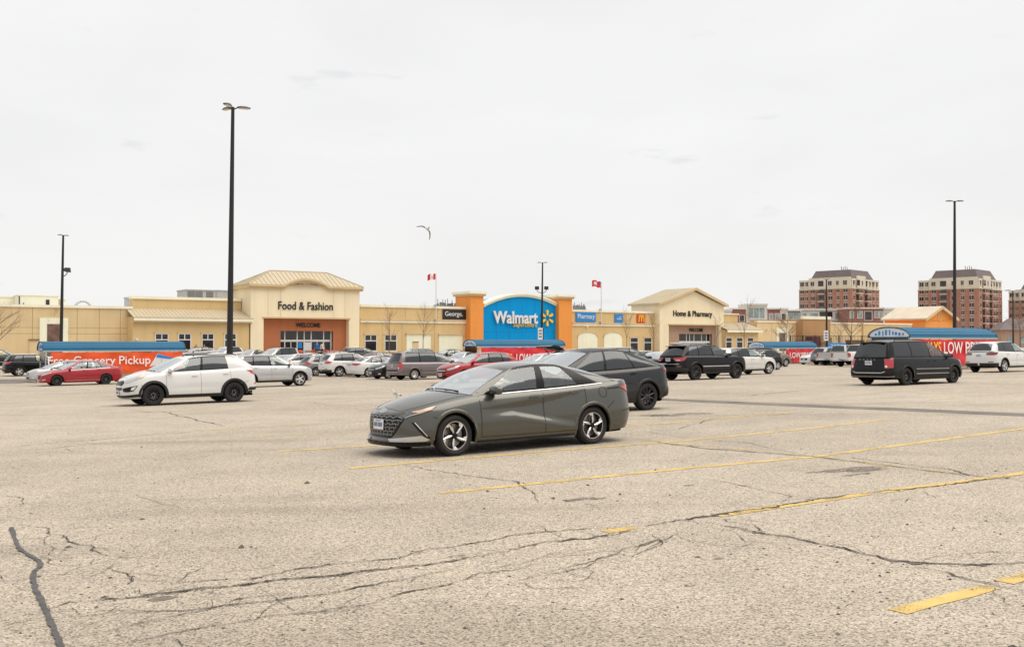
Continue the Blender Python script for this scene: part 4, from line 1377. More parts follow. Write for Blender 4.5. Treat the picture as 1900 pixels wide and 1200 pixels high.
        for key in order:
            m = P_BASE
            if key[0] == 'sill': m = M_trim
            if key[0] in ('front_bumper', 'rear_bumper') and S.get('blackbump'): m = M_trim
            if key[0] == 'body':
                for isl in islands(parts[key]):
                    mx_ = np.mean([verts[f[0]][0] for f in isl])
                    objs[key] = emit_mesh('front_wing' if mx_ > .4 else ('rear_body' if mx_ < -.4 else 'sill_panel'), verts, isl, nor, m, root)
            else: objs[key] = emit_mesh(key[0], verts, parts[key], nor, m, root)
        # ---------- bonnet and boot deck
        A, Bx, Cx, D = S['A'], S['B'], S['C'], S['D']
        def deck(name, x0_, x1_, eta_in, extra=()):
            xs = sorted(set([x for x in [s.x0cap(q)[0] for q in qs] if x0_ < x < x1_] + [x0_, x1_]))
            et = [1, .97, .9, .8, .65, .45, .22, 0]
            et = et + [-e for e in et[-2::-1]]
            V, N_, F1, F2 = [], [], [], []
            for x in xs:
                q = s.q_of(x)
                z = float(s.sh(x)); pe = s.P(q, z)
                for e in et:
                    V.append(np.array([pe[0], pe[1] * e, s.hoodz(x, e) - 0.0]))
            m_ = len(et)
            F = []
            for i in range(len(xs) - 1):
                for j in range(m_ - 1):
                    f = (i*m_+j, i*m_+j+1, (i+1)*m_+j+1, (i+1)*m_+j)
                    F.append((f, abs(et[j] + et[j+1]) / 2 > eta_in, (xs[i] + xs[i+1]) / 2))
            N_ = vnormals(V, [f[0] for f in F], lambda p: np.array([0, 0, 1.0]))
            # blend the edge normals with the side
            for i, x in enumerate(xs):
                q = s.q_of(x)
                for e, sg in ((0, 1), (m_ - 1, -1)):
                    ns = s.N(sg * q, float(s.sh(x)))
                    n = N_[i*m_+e] * .6 + ns * .8; N_[i*m_+e] = n / np.linalg.norm(n)
            if name == 'bonnet':
                gl_ = []
                for sg in (1, -1):
                    gl_.append([(x, sg * eta_in) for x in xs if x > .10])
                gl_.append([(max(.10, xs[1]), e * eta_in) for e in np.linspace(-1, 1, 15)])
                mb = MB()
                for ln in gl_:
                    pp = []
                    for x, e in ln:
                        pe = s.P(s.q_of(x), float(s.sh(x)))
                        pp.append(Vector((pe[0], abs(pe[1]) * e, s.hoodz(x, e) - .001)))
                    for p0_, p1_ in zip(pp[:-1], pp[1:]):
                        if (p1_ - p0_).length > .002: mb.tube(p0_, p1_, .0045, n=4, cap=False)
                tag(mb.build('bonnet_gap', M_gap, root), kind='stuff')
            a = [f[0] for f in F if not f[1]]; b = [f[0] for f in F if f[1]]
            o = emit_mesh(name, V, a, N_, P_BASE, root)
            emit_mesh('wing_top' if name == 'bonnet' else 'quarter_top', V, b, N_, P_BASE, root)
            return o
        bonnet = deck('bonnet', 0.0, A + .06, .86)
        boot = deck('boot_lid' if S.get('sedan') else ('bed_cover' if S.get('pickup') else 'rear_deck'), D - .05, L, .84)
        # ---------- greenhouse
        yb = S.get('yb', .02)
        roofz = pchip(S['roof'])
        yroof = pchip(S['yroof'])
        def base_pt(x, sg):
            pe = s.P(sg * s.q_of(x), float(s.sh(x)))
            return np.array([s.xm - x, pe[1] - sg * yb, pe[2] + .006])
        def top_pt(x, sg):
            return np.array([s.xm - x, sg * float(yroof(x)), float(roofz(x))])
        bulge = S.get('bulge', .03)
        vr = [0, .06, .2, .36, .52, .68, .82, S.get('vtop', .925), 1.0]
        DV = S['div']       # (xbase, xtop, kind)
        V, F, tagf = [], [], []
        def addgrid(cols_, kinds, rowkinds):
            b0 = len(V)
            for c in cols_: V.extend(c)
            k = len(vr)
            for i in range(len(cols_) - 1):
                for j in range(k - 1):
                    F.append((b0+i*k+j, b0+i*k+j+1, b0+(i+1)*k+j+1, b0+(i+1)*k+j))
                    tagf.append(kinds[i] if (0 < j < k - 2) else rowkinds(kinds[i], j))
        for sg in (1, -1):
            cols_, kinds = [], []
            for d0, d1 in zip(DV[:-1], DV[1:]):
                n = 1 if d0[2] in ('body', 'pillar') and abs(d1[0]-d0[0]) < .2 else 6
                for i in range(n):
                    t = i / n
                    xb_, xt_ = d0[0]+(d1[0]-d0[0])*t, d0[1]+(d1[1]-d0[1])*t
                    pb, pt = base_pt(xb_, sg), top_pt(xt_, sg)
                    cols_.append([pb*(1-v) + pt*v + np.array([0, sg*bulge*math.sin(PI*v)*math.sin(PI/2*min(1,max(0,5*(xb_-A)/(D-A))))*math.sin(PI/2*min(1,max(0,5*(D-xb_)/(D-A)))), 0]) for v in vr])
                    kinds.append((d0[2], sg))
            pb, pt = base_pt(DV[-1][0], sg), top_pt(DV[-1][1], sg)
            cols_.append([pb*(1-v) + pt*v for v in vr]); kinds.append(('body', sg))
            def rk(kd, j):
                if kd[0] in ('front', 'rear', 'quarter', 'pillar'): return ('frame', sg)
                return kd
            addgrid(cols_, kinds, rk)
        # windscreen and rear window
        def screen(xb_, xt_, bowb, bowt, front):
            us = [1, .93, .75, .5, .25, 0, -.25, -.5, -.75, -.93, -1]
            cols_, kinds = [], []
            for u in us:
                sg = 1 if u >= 0 else -1
                db = bowb * (1 - u*u); dt = bowt * (1 - u*u)
                xb2 = xb_ - db if front else xb_ + db
                xt2 = xt_ - dt if front else xt_ + dt
                pe = base_pt(xb_, 1)
                yn = min(.97, abs(u) * pe[1] / max(abs(s.P(s.q_of(xb2), float(s.sh(xb2)))[1]), .1))
                zb_ = s.hoodz(min(max(xb2, .02), L - .02), yn) + .006 if abs(u) < .999 else pe[2]
                pb = np.array([s.xm - xb2, u * pe[1], zb_])
                pt0 = top_pt(xt_, 1)
                pt = np.array([s.xm - xt2, u * pt0[1], pt0[2] + S['rcrown'] * (1 - u*u)])
                g = S.get('sbulge', .035) if front else S.get('rbulge', .03)
                cols_.append([pb*(1-v) + pt*v + np.array([(1 if front else -1)*g*.6*math.sin(PI*v), 0, g*math.sin(PI*v)]) * (1 - u*u) for v in vr])
                kinds.append(('screen' if front else 'rearwin', 0) if abs((u + us[min(us.index(u)+1, 10)]) / 2) < .94 else ('body', 0))
            def rk(kd, j):
                if kd[0] == 'screen': return ('screen', 0) if j == 0 else ('body', 0)
                if kd[0] == 'rearwin': return ('body', 0)
                return kd
            addgrid(cols_, kinds, rk)
        screen(A, Bx, S['bowA'], S['bowB'], True)
        screen(D, Cx, S['bowD'], S['bowC'], False)
        # roof
        b0 = len(V)
        et = [1, .95, .85, .7, .5, .25, 0, -.25, -.5, -.7, -.85, -.95, -1]
        nx = 12
        for i in range(nx + 1):
            t = i / nx
            for e in et:
                c = 1 - e * e
                xs_ = Bx + (Cx - Bx) * t
                X = (Bx - S['bowB'] * c) * (1 - t) + (Cx + S['bowC'] * c) * t
                V.append(np.array([s.xm - X, e * float(yroof(xs_)), float(roofz(xs_)) + S['rcrown'] * c]))
        for i in range(nx):
            for j in range(len(et) - 1):
                k = len(et)
                F.append((b0+i*k+j, b0+i*k+j+1, b0+(i+1)*k+j+1, b0+(i+1)*k+j)); tagf.append(('roof', 0))
        # merge coincident vertices so that normals run across the corners
        keyd, remap, V2 = {}, [], []
        for p in V:
            k = tuple(np.round(p, 4))
            if k not in keyd: keyd[k] = len(V2); V2.append(p)
            remap.append(keyd[k])
        F2, T2 = [], []
        for f, t in zip(F, tagf):
            g = []
            for i in f:
                if remap[i] not in g: g.append(remap[i])
            if len(g) >= 3: F2.append(tuple(g)); T2.append(t)
        N2 = vnormals(V2, F2, lambda p: np.array([p[0] * .35, p[1], (p[2] - .75) * 1.2]))
        # ledge between the shoulder and the window base
        LV, LF = [], []
        for sg in (1, -1):
            xs = np.linspace(A - .02, D + .02, 22)
            b1 = len(LV)
            for x in xs:
                pe = s.P(sg * s.q_of(x), float(s.sh(x)))
                LV += [pe, base_pt(x, sg) - np.array([0, sg*.012, 0])]
            for i in range(len(xs) - 1):
                LF.append((b1+2*i, b1+2*i+1, b1+2*i+3, b1+2*i+2))
        LN = vnormals(LV, LF, lambda p: np.array([0, p[1]*.5, 1.0])); h_ = len(LF) // 2
        for fs_ in (LF[:h_], LF[h_:]): emit_mesh('window_sill', LV, fs_, LN, S.get('sillmat', P_BASE), root)
        groups = {}
        for f, t in zip(F2, T2): groups.setdefault(t, []).append(f)
        tint = S.get('tint', G_tint)
        glist = []
        for t, fs in groups.items(): glist += [(t, isl) for isl in islands(fs)]
        for t, fs in glist:
            kd, sg = t
            if kd == 'front': emit_mesh('window', V2, fs, N2, S.get('fglass', G_clear), objs[('front_door', sg)])
            elif kd == 'rear': emit_mesh('window', V2, fs, N2, tint, objs[('rear_door', sg)])
            elif kd == 'quarter': emit_mesh('quarter_window', V2, fs, N2, S.get('qmat', tint), root)
            elif kd == 'screen': emit_mesh('windscreen', V2, fs, N2, G_screen, root)
            elif kd == 'rearwin': emit_mesh('rear_window', V2, fs, N2, S.get('rearglass', tint), root)
            elif kd in ('pillar',): emit_mesh('pillar', V2, fs, N2, M_gloss, root)
            elif kd == 'frame': emit_mesh('window_frame', V2, fs, N2, M_gloss if S.get('blackframe', True) else P_BASE, root)
            elif kd == 'roof': emit_mesh('roof', V2, fs, N2, S.get('roofmat', P_BASE), root)
            else: emit_mesh('roof_pillar', V2, fs, N2, P_BASE, root)
        s.base_pt, s.top_pt = base_pt, top_pt
        # ---------- wheels
        tw = S.get('tw', .215)
        for xc in (fo, fo + wb):
            for sg in (1, -1):
                wheel(root, S['rim'], r, tw, (s.xm - xc, sg * (s.W2 - .035 - tw / 2), r), sg, S.get('rimr', .68))
        # ---------- wheel wells, underbody, interior
        for xc in (fo, fo + wb):
            for sg in (1, -1):
                mb = MB()
                n = 12
                ring = [(s.xm - xc - (s.Ra + .012) * math.cos(PI * k / n), r + (s.Ra + .012) * math.sin(PI * k / n)) for k in range(n + 1)]
                ring = [(ring[0][0], s.zb + .02)] + ring + [(ring[-1][0], s.zb + .02)]
                y0, y1 = sg * (s.W2 - .06), sg * (s.W2 - .36)
                b = len(mb.v)
                for (px, pz) in ring: mb.v += [(px, y0, pz), (px, y1, pz)]
                for k in range(len(ring) - 1): mb.f.append((b+2*k, b+2*k+1, b+2*k+3, b+2*k+2)); mb.m.append(0)
                mb.f.append(tuple(b + 2*k + 1 for k in range(len(ring)))); mb.m.append(0)
                mb.build('wheel_arch_liner', M_well, root)
        mb = MB()
        mb.box(s.xm - L + .22, s.xm - .2, -s.W2 + .38, s.W2 - .38, s.zb + .02, s.zb + .10)
        mb.build('underbody', M_under, root)
        mb = MB(); mb.box(s.xm - (fo + wb - s.Ra) + .03, s.xm - (fo + s.Ra) - .03, -s.W2 + .09, s.W2 - .09, s.zb + .015, s.zb + .09)
        mb.build('floor_pan', M_under, root)
        mb = MB(); mb.tube((s.xm - L + .5, .42, s.zb), (s.xm - L + .12, .42, s.zb + .01), .035)
        mb.build('exhaust_pipe', M_under, root)
        zt = float(s.sh((A + D) / 2))
        mb = MB()
        xi0, xi1 = s.xm - D + .12, s.xm - A - .12
        yi = s.W2 - .17
        for (a, b, c, d, e, f) in [(xi0, xi1, -yi, yi, .30, .33), (xi0, xi1, -yi - .02, -yi, .30, zt - .05), (xi0, xi1, yi, yi + .02, .30, zt - .05), (xi0 - .02, xi0, -yi, yi, .3, zt - .08)]:
            mb.box(a, b, c, d, e, f)
        mb.box(xi1 - .28, xi1 + .05, -yi, yi, .5, zt - .01)
        mb.build('cabin_lining', M_dash, root)
        seat_x = s.xm - (S.get('seatx', A + (D - A) * .43))
        hz = float(roofz((Bx + Cx) / 2))
        def seat(xc, yc, w, drop=0.0):
            mb = MB()
            zs_, zh = .42, hz - .28 - drop
            p = [(0, zs_), (.5, zs_ + .06), (.5, zs_ + .18), (.06, zs_ + .16), (-.16, zh - .06), (-.3, zh - .07), (-.13, zs_)]
            mb.prism([(xc + a, b) for a, b in p], yc - w / 2, yc + w / 2)
            q = [(-.22, zh - .03), (-.14, zh), (-.17, zh + .17), (-.25, zh + .18), (-.31, zh)]
            mb.tube((xc - .19, yc - .05, zh - .08), (xc - .21, yc - .05, zh + .02), .012, n=4)
            st = mb.build('seat', M_seat, root)
            mb = MB(); mb.prism([(xc + a, b) for a, b in q], yc - .13, yc + .13); mb.build('headrest', M_seat, st)
        for sg in (1, -1): seat(seat_x, sg * .37, .50)
        rx = S.get('rearseat', s.xm - seat_x + .95)
        if not S.get('pickup'):
            rd = S.get('reardrop', .06); seat(s.xm - rx, .40, .52, rd); seat(s.xm - rx, -.40, .52, rd); seat(s.xm - rx, 0, .24, rd)
        mb = MB()
        c = Vector((xi1 - .42, .37, zt - .06)); ax = Vector((-.9, 0, .42)).normalized(); u = Vector((0, 1, 0)); w_ = ax.cross(u)
        pr_ = [c + (u * math.cos(2*PI*k/14) + w_ * math.sin(2*PI*k/14)) * .18 for k in range(15)]
        for k in range(14): mb.tube(pr_[k], pr_[k+1], .016, n=5)
        mb.tube(c - u * .17, c + u * .17, .02, n=5)
        mb.build('steering_wheel', M_dash, root)
        # ---------- door handles, mirrors, shut lines
        bx = [(dx[1] - .2, float(s.sh(dx[1])) - S.get('hdrop', .13)), (dx[2] - S.get('hin', .16), float(s.sh(dx[2])) - S.get('hdrop2', S.get('hdrop', .13)))]
        for nm, (x, z) in zip(('front_door', 'rear_door'), bx):
            for sg in (1, -1):
                q = s.q_of(x)
                s.patch('door_handle', [(sg*(q-.10), z-.012), (sg*(q-.07), z-.022), (sg*(q+.08), z-.014), (sg*(q+.10), z), (sg*(q+.07), z+.016), (sg*(q-.08), z+.012)],
                        S.get('handlemat', P_BASE), objs[(nm, sg)], .028, deep=.026)
        for sg in (1, -1):
            mx, mz = S.get('mirror', (A + .28, float(s.sh(A + .28)) + .07))
            yb_ = abs(s.P(s.q_of(mx), float(s.sh(mx)))[1]) - .05
            V_, N_, F_ = [], [], []
            c = np.array([s.xm - mx, sg * (yb_ + .17), mz])
            nu, nv = 12, 8
            for i in range(nv + 1):
                ph = PI * i / nv
                for k in range(nu):
                    th = 2 * PI * k / nu
                    pw_ = lambda a: math.copysign(abs(a) ** .62, a)
                    d = np.array([.080 * pw_(math.sin(ph)) * pw_(math.cos(th)) * (1.25 if math.cos(th) > 0 else .6), .135 * pw_(math.cos(ph)), .070 * pw_(math.sin(ph)) * pw_(math.sin(th))])
                    V_.append(c + d)
            for i in range(nv):
                for k in range(nu):
                    F_.append((i*nu+k, i*nu+(k+1) % nu, (i+1)*nu+(k+1) % nu, (i+1)*nu+k))
            mo = emit_mesh('door_mirror', V_, F_, vnormals(V_, F_, lambda p: p - c), S.get('mirrormat', P_BASE), objs[('front_door', sg)])
            mb = MB()
            mb.tube((c[0] - .01, sg * yb_, mz - .07), (c[0], c[1] - sg * .04, mz - .045), .03, .025)
            mb.build('mirror_arm', M_trim, objs[('front_door', sg)], True)
            mb = MB()
            mb.lathe([(0, 0), (.055, 0)], 'y', 14)
            mb.v = [(c[0] - .0485 - .0, c[1] + v[0] * 2.1, c[2] + v[2]) for v in mb.v]
            mb.build('mirror_glass', M_chrome, mo)
        lines = []
        for sg in (1, -1):
            for d in dx:
                b = s.B(d); t = float(s.sh(d))
                zlo = b + (t - b) * .12
                lines.append([(sg * s.q_of(d), zlo), (sg * s.q_of(d), t - .012)])
            zl = s.zb + (float(s.sh(dx[1])) - s.zb) * .12
            xe = min(dx[2], fo + wb - s.Ra - .01)
            lines.append([(sg * s.q_of(dx[0]), zl), (sg * s.q_of(xe), zl)])
            fd = S.get('fuel')
            if fd:
                q, z = s.q_of(fd[0]), fd[1]
                lines.append([(sg * (q + .085 * math.cos(2*PI*k/16)), z + .085 * math.sin(2*PI*k/16)) for k in range(17)]) if sg == 1 else None
            # bumper joints
            lines.append([(sg * s.q_of(fo - s.Ra * .74), r + s.Ra * .74), (sg * s.q_of(fo - s.Ra * 1.02), zbump + .02)])
            lines.append([(sg * s.q_of(fo + wb + s.Ra * .76), r + s.Ra * .72), (sg * s.q_of(fo + wb + s.Ra + .10), zrb)])
        s.strips('shut_line', lines, .0095 if S.get('fine', 1) > 1 else .0075, M_gap, root, stuff=True)
        # arch lips / cladding
        cw = S.get('archw', .03)
        for sg in (1, -1):
            for xc in (fo, fo + wb):
                n = 16
                a0, a1 = S.get('archa', (-.12, PI + .12))
                outer, inner = [], []
                for k in range(n + 1):
                    a = a0 + (a1 - a0) * k / n
                    for lst, rr in ((outer, s.Ra + cw), (inner, s.Ra + .002)):
                        lst.append((xc + rr * math.cos(a), max(r + rr * math.sin(a), s.zb)))
                poly = outer + inner[::-1]
                V_, N_, F_ = [], [], []
                off = S.get('archoff', .006)
                for k in range(n + 1):
                    for (x, z), of in ((outer[k], .0), (((outer[k][0]*.75+inner[k][0]*.25), outer[k][1]*.75+inner[k][1]*.25), off), (inner[k], off), (inner[k], -.035)):
                        q = sg * s.q_of(min(max(x, .01), L - .01)); nn = s.N(q, z)
                        V_.append(s.P(q, z) + nn * of); N_.append(nn)
                for k in range(n):
                    for j in range(3):
                        F_.append((k*4+j, k*4+j+1, (k+1)*4+j+1, (k+1)*4+j))
                Nn = vnormals(V_, F_, lambda p, sg=sg: np.array([0, sg, 0.0]))
                emit_mesh('wheel_arch', V_, F_, Nn, M_trim if clad else P_BASE, root)
        # licence plates and wipers
        def plate(end, z, w=.305, h=.155, blank=False):
            q = 0 if end == 'f' else s.Q
            p = s.P(q, z)
            sgn = 1 if end == 'f' else -1
            tilt = S.get('ptilt', (0.0, 0.0))[0 if end == 'f' else 1]
            e = empty('licence_plate'); e.parent = root
            mb = MB(); mb.box(-.014, .0, -w/2, w/2, -h/2, h/2)
            for y in (-.11, -.07, -.03, .02, .06, .10): pass
            o = mb.build('licence_plate', M_plate, root)
            bpy.data.objects.remove(e)
            o.location = (p[0] + sgn * S.get('poff', .03), 0, z); o.rotation_euler = (0, tilt * sgn, 0 if sgn > 0 else PI)
            mb = MB()
            for k, y in enumerate((-.115, -.078, -.041, .005, .042, .079, .116)):
                mb.box(-.004, .0025, y - .012, y + .012, -.035, .03)
            mb.box(-.004, .0025, -.09, .09, .05, .062)
            tag(mb.build('plate_print', M_plate_ink, o), kind='stuff')
        if S.get('fplate'): plate('f', S['fplate'])
        if S.get('rplate'): plate('r', S['rplate'])
        mb = MB()
        for y in (.5, -.12):
            mb = MB()
            pts = []
            for yy in (y, y - .26, y - .54):
                u = yy / (s.W2 - .12)
                x = A - S['bowA'] * (1 - u * u)
                pts.append(Vector((s.xm - x - .035, yy, s.hoodz(max(x, .05), min(.97, abs(u))) + .030)))
            mb.tube(pts[0], pts[1], .009, n=5); mb.tube(pts[1], pts[2], .009, n=5)
            mb.build('wiper', M_trim, root)
        s.objs = objs
        return objs

# ---------------------------------------------------------------- wheels
WHEELS = {}
def wheel(root, style, r, tw, loc, sg, rimr):
    key = (style, round(r, 3), tw, rimr)
    e = empty('wheel', loc, 0 if sg < 0 else PI)   # outer face towards -y in wheel space
    e.parent = root
    if key not in WHEELS:
        rr = r * rimr
        h = tw / 2
        mb = MB()
        sh = .02
        mb.lathe([(rr - .006, -h*.80), (rr + .01, -h*.93), (rr + (r-rr)*.45, -h), (r - .028, -h*.93), (r - .008, -h*.78), (r, -h*.55), (r, -h*.28), (r-.006, -h*.26), (r-.006, -h*.2), (r, -h*.18), (r, h*.18), (r-.006, h*.2), (r-.006, h*.26), (r, h*.28), (r, h*.55), (r-.02, h*.9), (rr, h*.9)], 'y', 40)
        ty = mb.build('tyre', M_tyre, None, True)
        mb = MB()
        # barrel and lip
        lip = 1 if style == 'turbine' else 0
        mb.lathe([(rr + .004, -h*.80), (rr + .004, -h*.93), (rr - .012, -h*.90), (rr - .022, -h*.70), (rr - .035, h*.3), (rr - .03, h*.8)], 'y', 40)
        yf, yb_ = -h * .72, -h * .45
        def spoke(a0, r0, w0, r1, w1, a1=None, yi=None, yo=None, mi=0, th=.03, raise_=0.0):
            """a spoke from radius r0 to r1"""
            a1 = a0 if a1 is None else a1
            yi = -h * .70 if yi is None else yi
            yo = -h * .80 if yo is None else yo
            v = []
            for (rad, w, a, y) in ((r0, w0, a0, yi), ((r0+r1)/2, (w0+w1)/2, (a0+a1)/2, (yi+yo)/2 - .006), (r1, w1, a1, yo)):
                d = np.array([math.cos(a), math.sin(a)]); t = np.array([-d[1], d[0]])
                for sgn, yy in ((-1, y + .004), (0, y - raise_), (1, y + .004), (1, y + th), (-1, y + th)):
                    p = d * rad + t * sgn * w / 2
                    v.append((p[0], yy, p[1]))
            f = []
            for i in range(2):
                for k in range(5):
                    f.append((i*5+k, i*5+(k+1) % 5, (i+1)*5+(k+1) % 5, (i+1)*5+k))
            f.append((14, 13, 12, 11, 10)); f.append((0, 1, 2, 3, 4))
            mb.add(v, f, mi)
        R1 = rr - .018
        if style == 'turbine':          # five machined blades with black infill
            for k in range(5):
                a = 2 * PI * k / 5 + .35
                spoke(a, .045, .022, R1 * .55, .042, a + .08, mi=1, th=.02, raise_=.008)
                spoke(a + .08, R1 * .53, .042, R1, .020, a + .17, yi=-h*.75, yo=-h*.80, mi=1, th=.02, raise_=.006)
                spoke(a + .25, R1 - .05, .035, R1 + .004, .10, a + .32, yi=-h*.66, yo=-h*.78, mi=1, th=.012)
                spoke(a + .12, .05, .050, R1, .07, a + .06, yi=-h*.52, yo=-h*.62, mi=2, th=.02)
            mb.lathe([(0, -h*.80), (.030, -h*.80), (.034, -h*.74), (.06, -h*.66), (.062, -h*.3)], 'y', 20, 2)
            mb.lathe([(R1 - .004, -h*.74), (R1 - .004, -h*.84), (rr + .006, -h*.84), (rr + .006, -h*.80)], 'y', 40, 1)
            ms = [M_blk_alloy, M_alloyb, M_gloss]
        elif style == 'steel':
            mb.lathe([(0, -h*.35), (.035, -h*.35), (.045, -h*.20), (.075, -h*.20), (.10, -h*.32), (.135, -h*.48), (R1 - .05, -h*.50), (R1 - .02, -h*.30), (R1 + .01, -h*.28)], 'y', 40, 0)
            for k in range(10):
                a = 2 * PI * k / 10
                d = Vector((math.cos(a), 0, math.sin(a)))
                c = d * (R1 - .055)
                mb.tube(c + Vector((0, -h*.53, 0)), c + Vector((0, -h*.42, 0)), .019, n=8, mi=2)
                c2 = d * (R1 - .028)
                mb.tube(c2 + Vector((0, -h*.50, 0)), c2 + Vector((0, -h*.40, 0)), .006, n=5, mi=1)
            for k in range(5):
                a = 2 * PI * k / 5 + .3
                c = Vector((math.cos(a), 0, math.sin(a))) * .057
                mb.tube(c + Vector((0, -h*.42, 0)), c + Vector((0, -h*.15, 0)), .012, n=6, mi=1)
            mb.tube((0, -h*.5, 0), (0, -h*.2, 0), .03, n=12, mi=2)
            ms = [M_steel, M_alloy, M_well]
        else:
            n, w0, w1, m_ = {'five': (5, .085, .07, M_alloy), 'seven': (7, .05, .045, M_alloy), 'ten': (10, .03, .03, M_alloy), 'six': (6, .06, .05, M_alloy),
                             'black_ten': (10, .034, .030, M_blk_alloy), 'black_five': (5, .07, .06, M_blk_alloy), 'twin': (5, .0, .0, M_alloy)}[style]
            if style == 'twin' or style == 'black_five':
                for k in range(5):
                    a = 2 * PI * k / 5 + .3
                    for e_ in (-.17, .17): spoke(a + e_ * .6, .05, .034, R1, .034, a + e_, th=.03, raise_=.006)
            else:
                for k in range(n):
                    a = 2 * PI * k / n + .3
                    spoke(a, .045, w0, R1, w1, th=.03, raise_=.006)
            mb.lathe([(0, -h*.82), (.034, -h*.82), (.058, -h*.70), (.07, -h*.5), (.07, -h*.2)], 'y', 20, 0)
            ms = [m_, M_chrome, M_gloss]
        rim = mb.build('rim', ms, None, True, sharp=R(25))
        mb = MB()
        mb.lathe([(.0, -h*.02), (rr*.78, -h*.02), (rr*.78, h*.1), (0, h*.1)], 'y', 24)
        mb.lathe([(.0, h*.3), (rr - .02, h*.3)], 'y', 24, 1)
        di = mb.build('brake_disc', [M_disc, M_well], None)
        WHEELS[key] = [o.data for o in (ty, rim, di)]
        for o in (ty, rim, di): bpy.data.objects.remove(o)
    for nm, me in zip(('tyre', 'rim', 'brake_disc'), WHEELS[key]):
        o = mesh_obj(nm, me, e)
        o.rotation_euler = (0, random.Random(str(loc) + style).uniform(0, 6), 0) if nm == 'rim' else (0, 0, 0)
    return e
# ---------------------------------------------------------------- car kinds
def lerp_line(pts):
    xs = [p[0] for p in pts]; ys = [p[1] for p in pts]
    return lambda x: float(np.interp(x, xs, ys))
_z1 = lerp_line([(1.1, .695), (3.45, .935)])
_z2 = lerp_line([(1.1, .64), (1.95, .665), (3.15, .43), (3.5, .39)])
def _bell(x): return max(0.0, math.sin(PI * min(1, max(0, (x - 1.28) / 2.2)))) ** .9
def crease_sedan(x, z):
    if not 1.1 < x < 3.5: return 0.0
    b = _bell(x)
    if b <= 0: return 0.0
    d = z - 0
    a = min(1, max(0, (_z1(x) - z) / (.015 + .085 * b)))
    r = min(1, max(0, (_z2(x) - z) / .12)); r = r * r * (3 - 2 * r)
    return -.052 * b * a * (1 - r)
def crease_simple(zc, d, x0, x1):
    def f(x, z):
        if not x0 < x < x1: return 0.0
        e = math.sin(PI * (x - x0) / (x1 - x0)) ** .5
        return -d * e * max(0, 1 - abs(z - zc + .07) / .16) if z < zc + .09 else 0.0
    return f

SPEC = {}
SPEC['elantra'] = dict(L=4.676, W=1.826, wb=2.72, fo=.87, r=.317, gap=.040, zb=.175, zbf=.20, zbr=.24, sedan=True, fine=2, rows=26,
    shoulder=[(0,.665),(.1,.69),(.3,.735),(.6,.79),(1.0,.862),(1.35,.905),(2.0,.935),(3.0,.975),(3.8,1.02),(4.3,1.055),(4.6,1.06),(4.676,1.045)],
    crown=[(0,.012),(.25,.075),(.8,.115),(1.4,.115),(3.8,.05),(4.4,.025),(4.676,.0)],
    nose=[(.18,.02),(.25,.0),(.35,.03),(.5,.035),(.62,.045),(.70,.10),(.8,.18)], tail=[(.2,.16),(.34,.05),(.5,.0),(.7,.02),(.9,.05),(1.0,.03),(1.07,.05)],
    Lf=.85, pf=2.5, Lr=.62, pr=2.9, A=1.28, B=2.10, C=3.30, D=4.20, bowA=.26, bowB=.10, bowC=.10, bowD=.12,
    roof=[(2.0,1.285),(2.3,1.345),(2.65,1.372),(2.95,1.362),(3.3,1.30)], yroof=[(2.0,.545),(2.6,.575),(3.3,.53)], rcrown=.045, vtop=.895, bulge=.030, sbulge=.05, rbulge=.03,
    div=[(1.28,2.10,'body'),(1.46,2.16,'front'),(2.49,2.56,'pillar'),(2.66,2.68,'rear'),(3.36,3.06,'pillar'),(3.42,3.09,'quarter'),(3.80,3.15,'body'),(4.20,3.30,'end')],
    doors=[1.33,2.57,3.44], zbump=.60, zrbump=.72, crease=[crease_sedan], rim='turbine', rimr=.735, tw=.225, fplate=.50, rplate=.80, mirror=(1.62,.985),
    fuel=(3.82,.87), tint=G_clear, rearglass=G_clear, qmat=M_gloss, hdrop=.10, hin=.20, rearseat=3.30, reardrop=.14, archw=.05, archoff=.010, seatx=2.62, ptilt=(-.05,0), poff=.035, mirrormat=P_BASE)
SPEC['sportage'] = dict(L=4.44, W=1.855, wb=2.64, fo=.90, r=.345, gap=.045, zb=.235, zbf=.25, zbr=.38, fine=1, rows=14,
    shoulder=[(0,.86),(.1,.89),(.3,.945),(.7,1.0),(1.2,1.05),(1.6,1.07),(3.0,1.115),(3.9,1.16),(4.3,1.17),(4.44,1.12)],
    crown=[(0,.01),(.3,.05),(1.2,.09),(4.2,.02),(4.44,0)], nose=[(.2,.16),(.36,.02),(.55,.0),(.75,.03),(.88,.12),(.95,.2)],
    tail=[(.3,.10),(.48,.0),(.75,.02),(.95,.06),(1.2,.16)], Lf=.72, pf=2.6, Lr=.5, pr=3.0, A=1.18, B=2.05, C=3.75, D=4.30, bowA=.28, bowB=.10, bowC=.12, bowD=.05,
    roof=[(2.0,1.485),(2.4,1.548),(2.9,1.578),(3.4,1.57),(3.85,1.52)], yroof=[(2.0,.56),(2.8,.60),(3.8,.56)], rcrown=.05, sbulge=.05,
    div=[(1.18,2.05,'body'),(1.38,2.12,'front'),(2.42,2.50,'pillar'),(2.50,2.56,'rear'),(3.38,3.32,'body'),(4.30,3.75,'end')],
    doors=[1.30,2.42,3.42], zbump=.66, zrbump=.72, rim='steel', rimr=.60, tw=.225, clad=True, cladsill=True, archw=.085, archoff=.014, tint=G_dark,
    crease=[crease_simple(.62,.012,1.3,3.4)], fplate=.44, rplate=.95, mirror=(1.46,1.13), gate=.62, hdrop=.16)
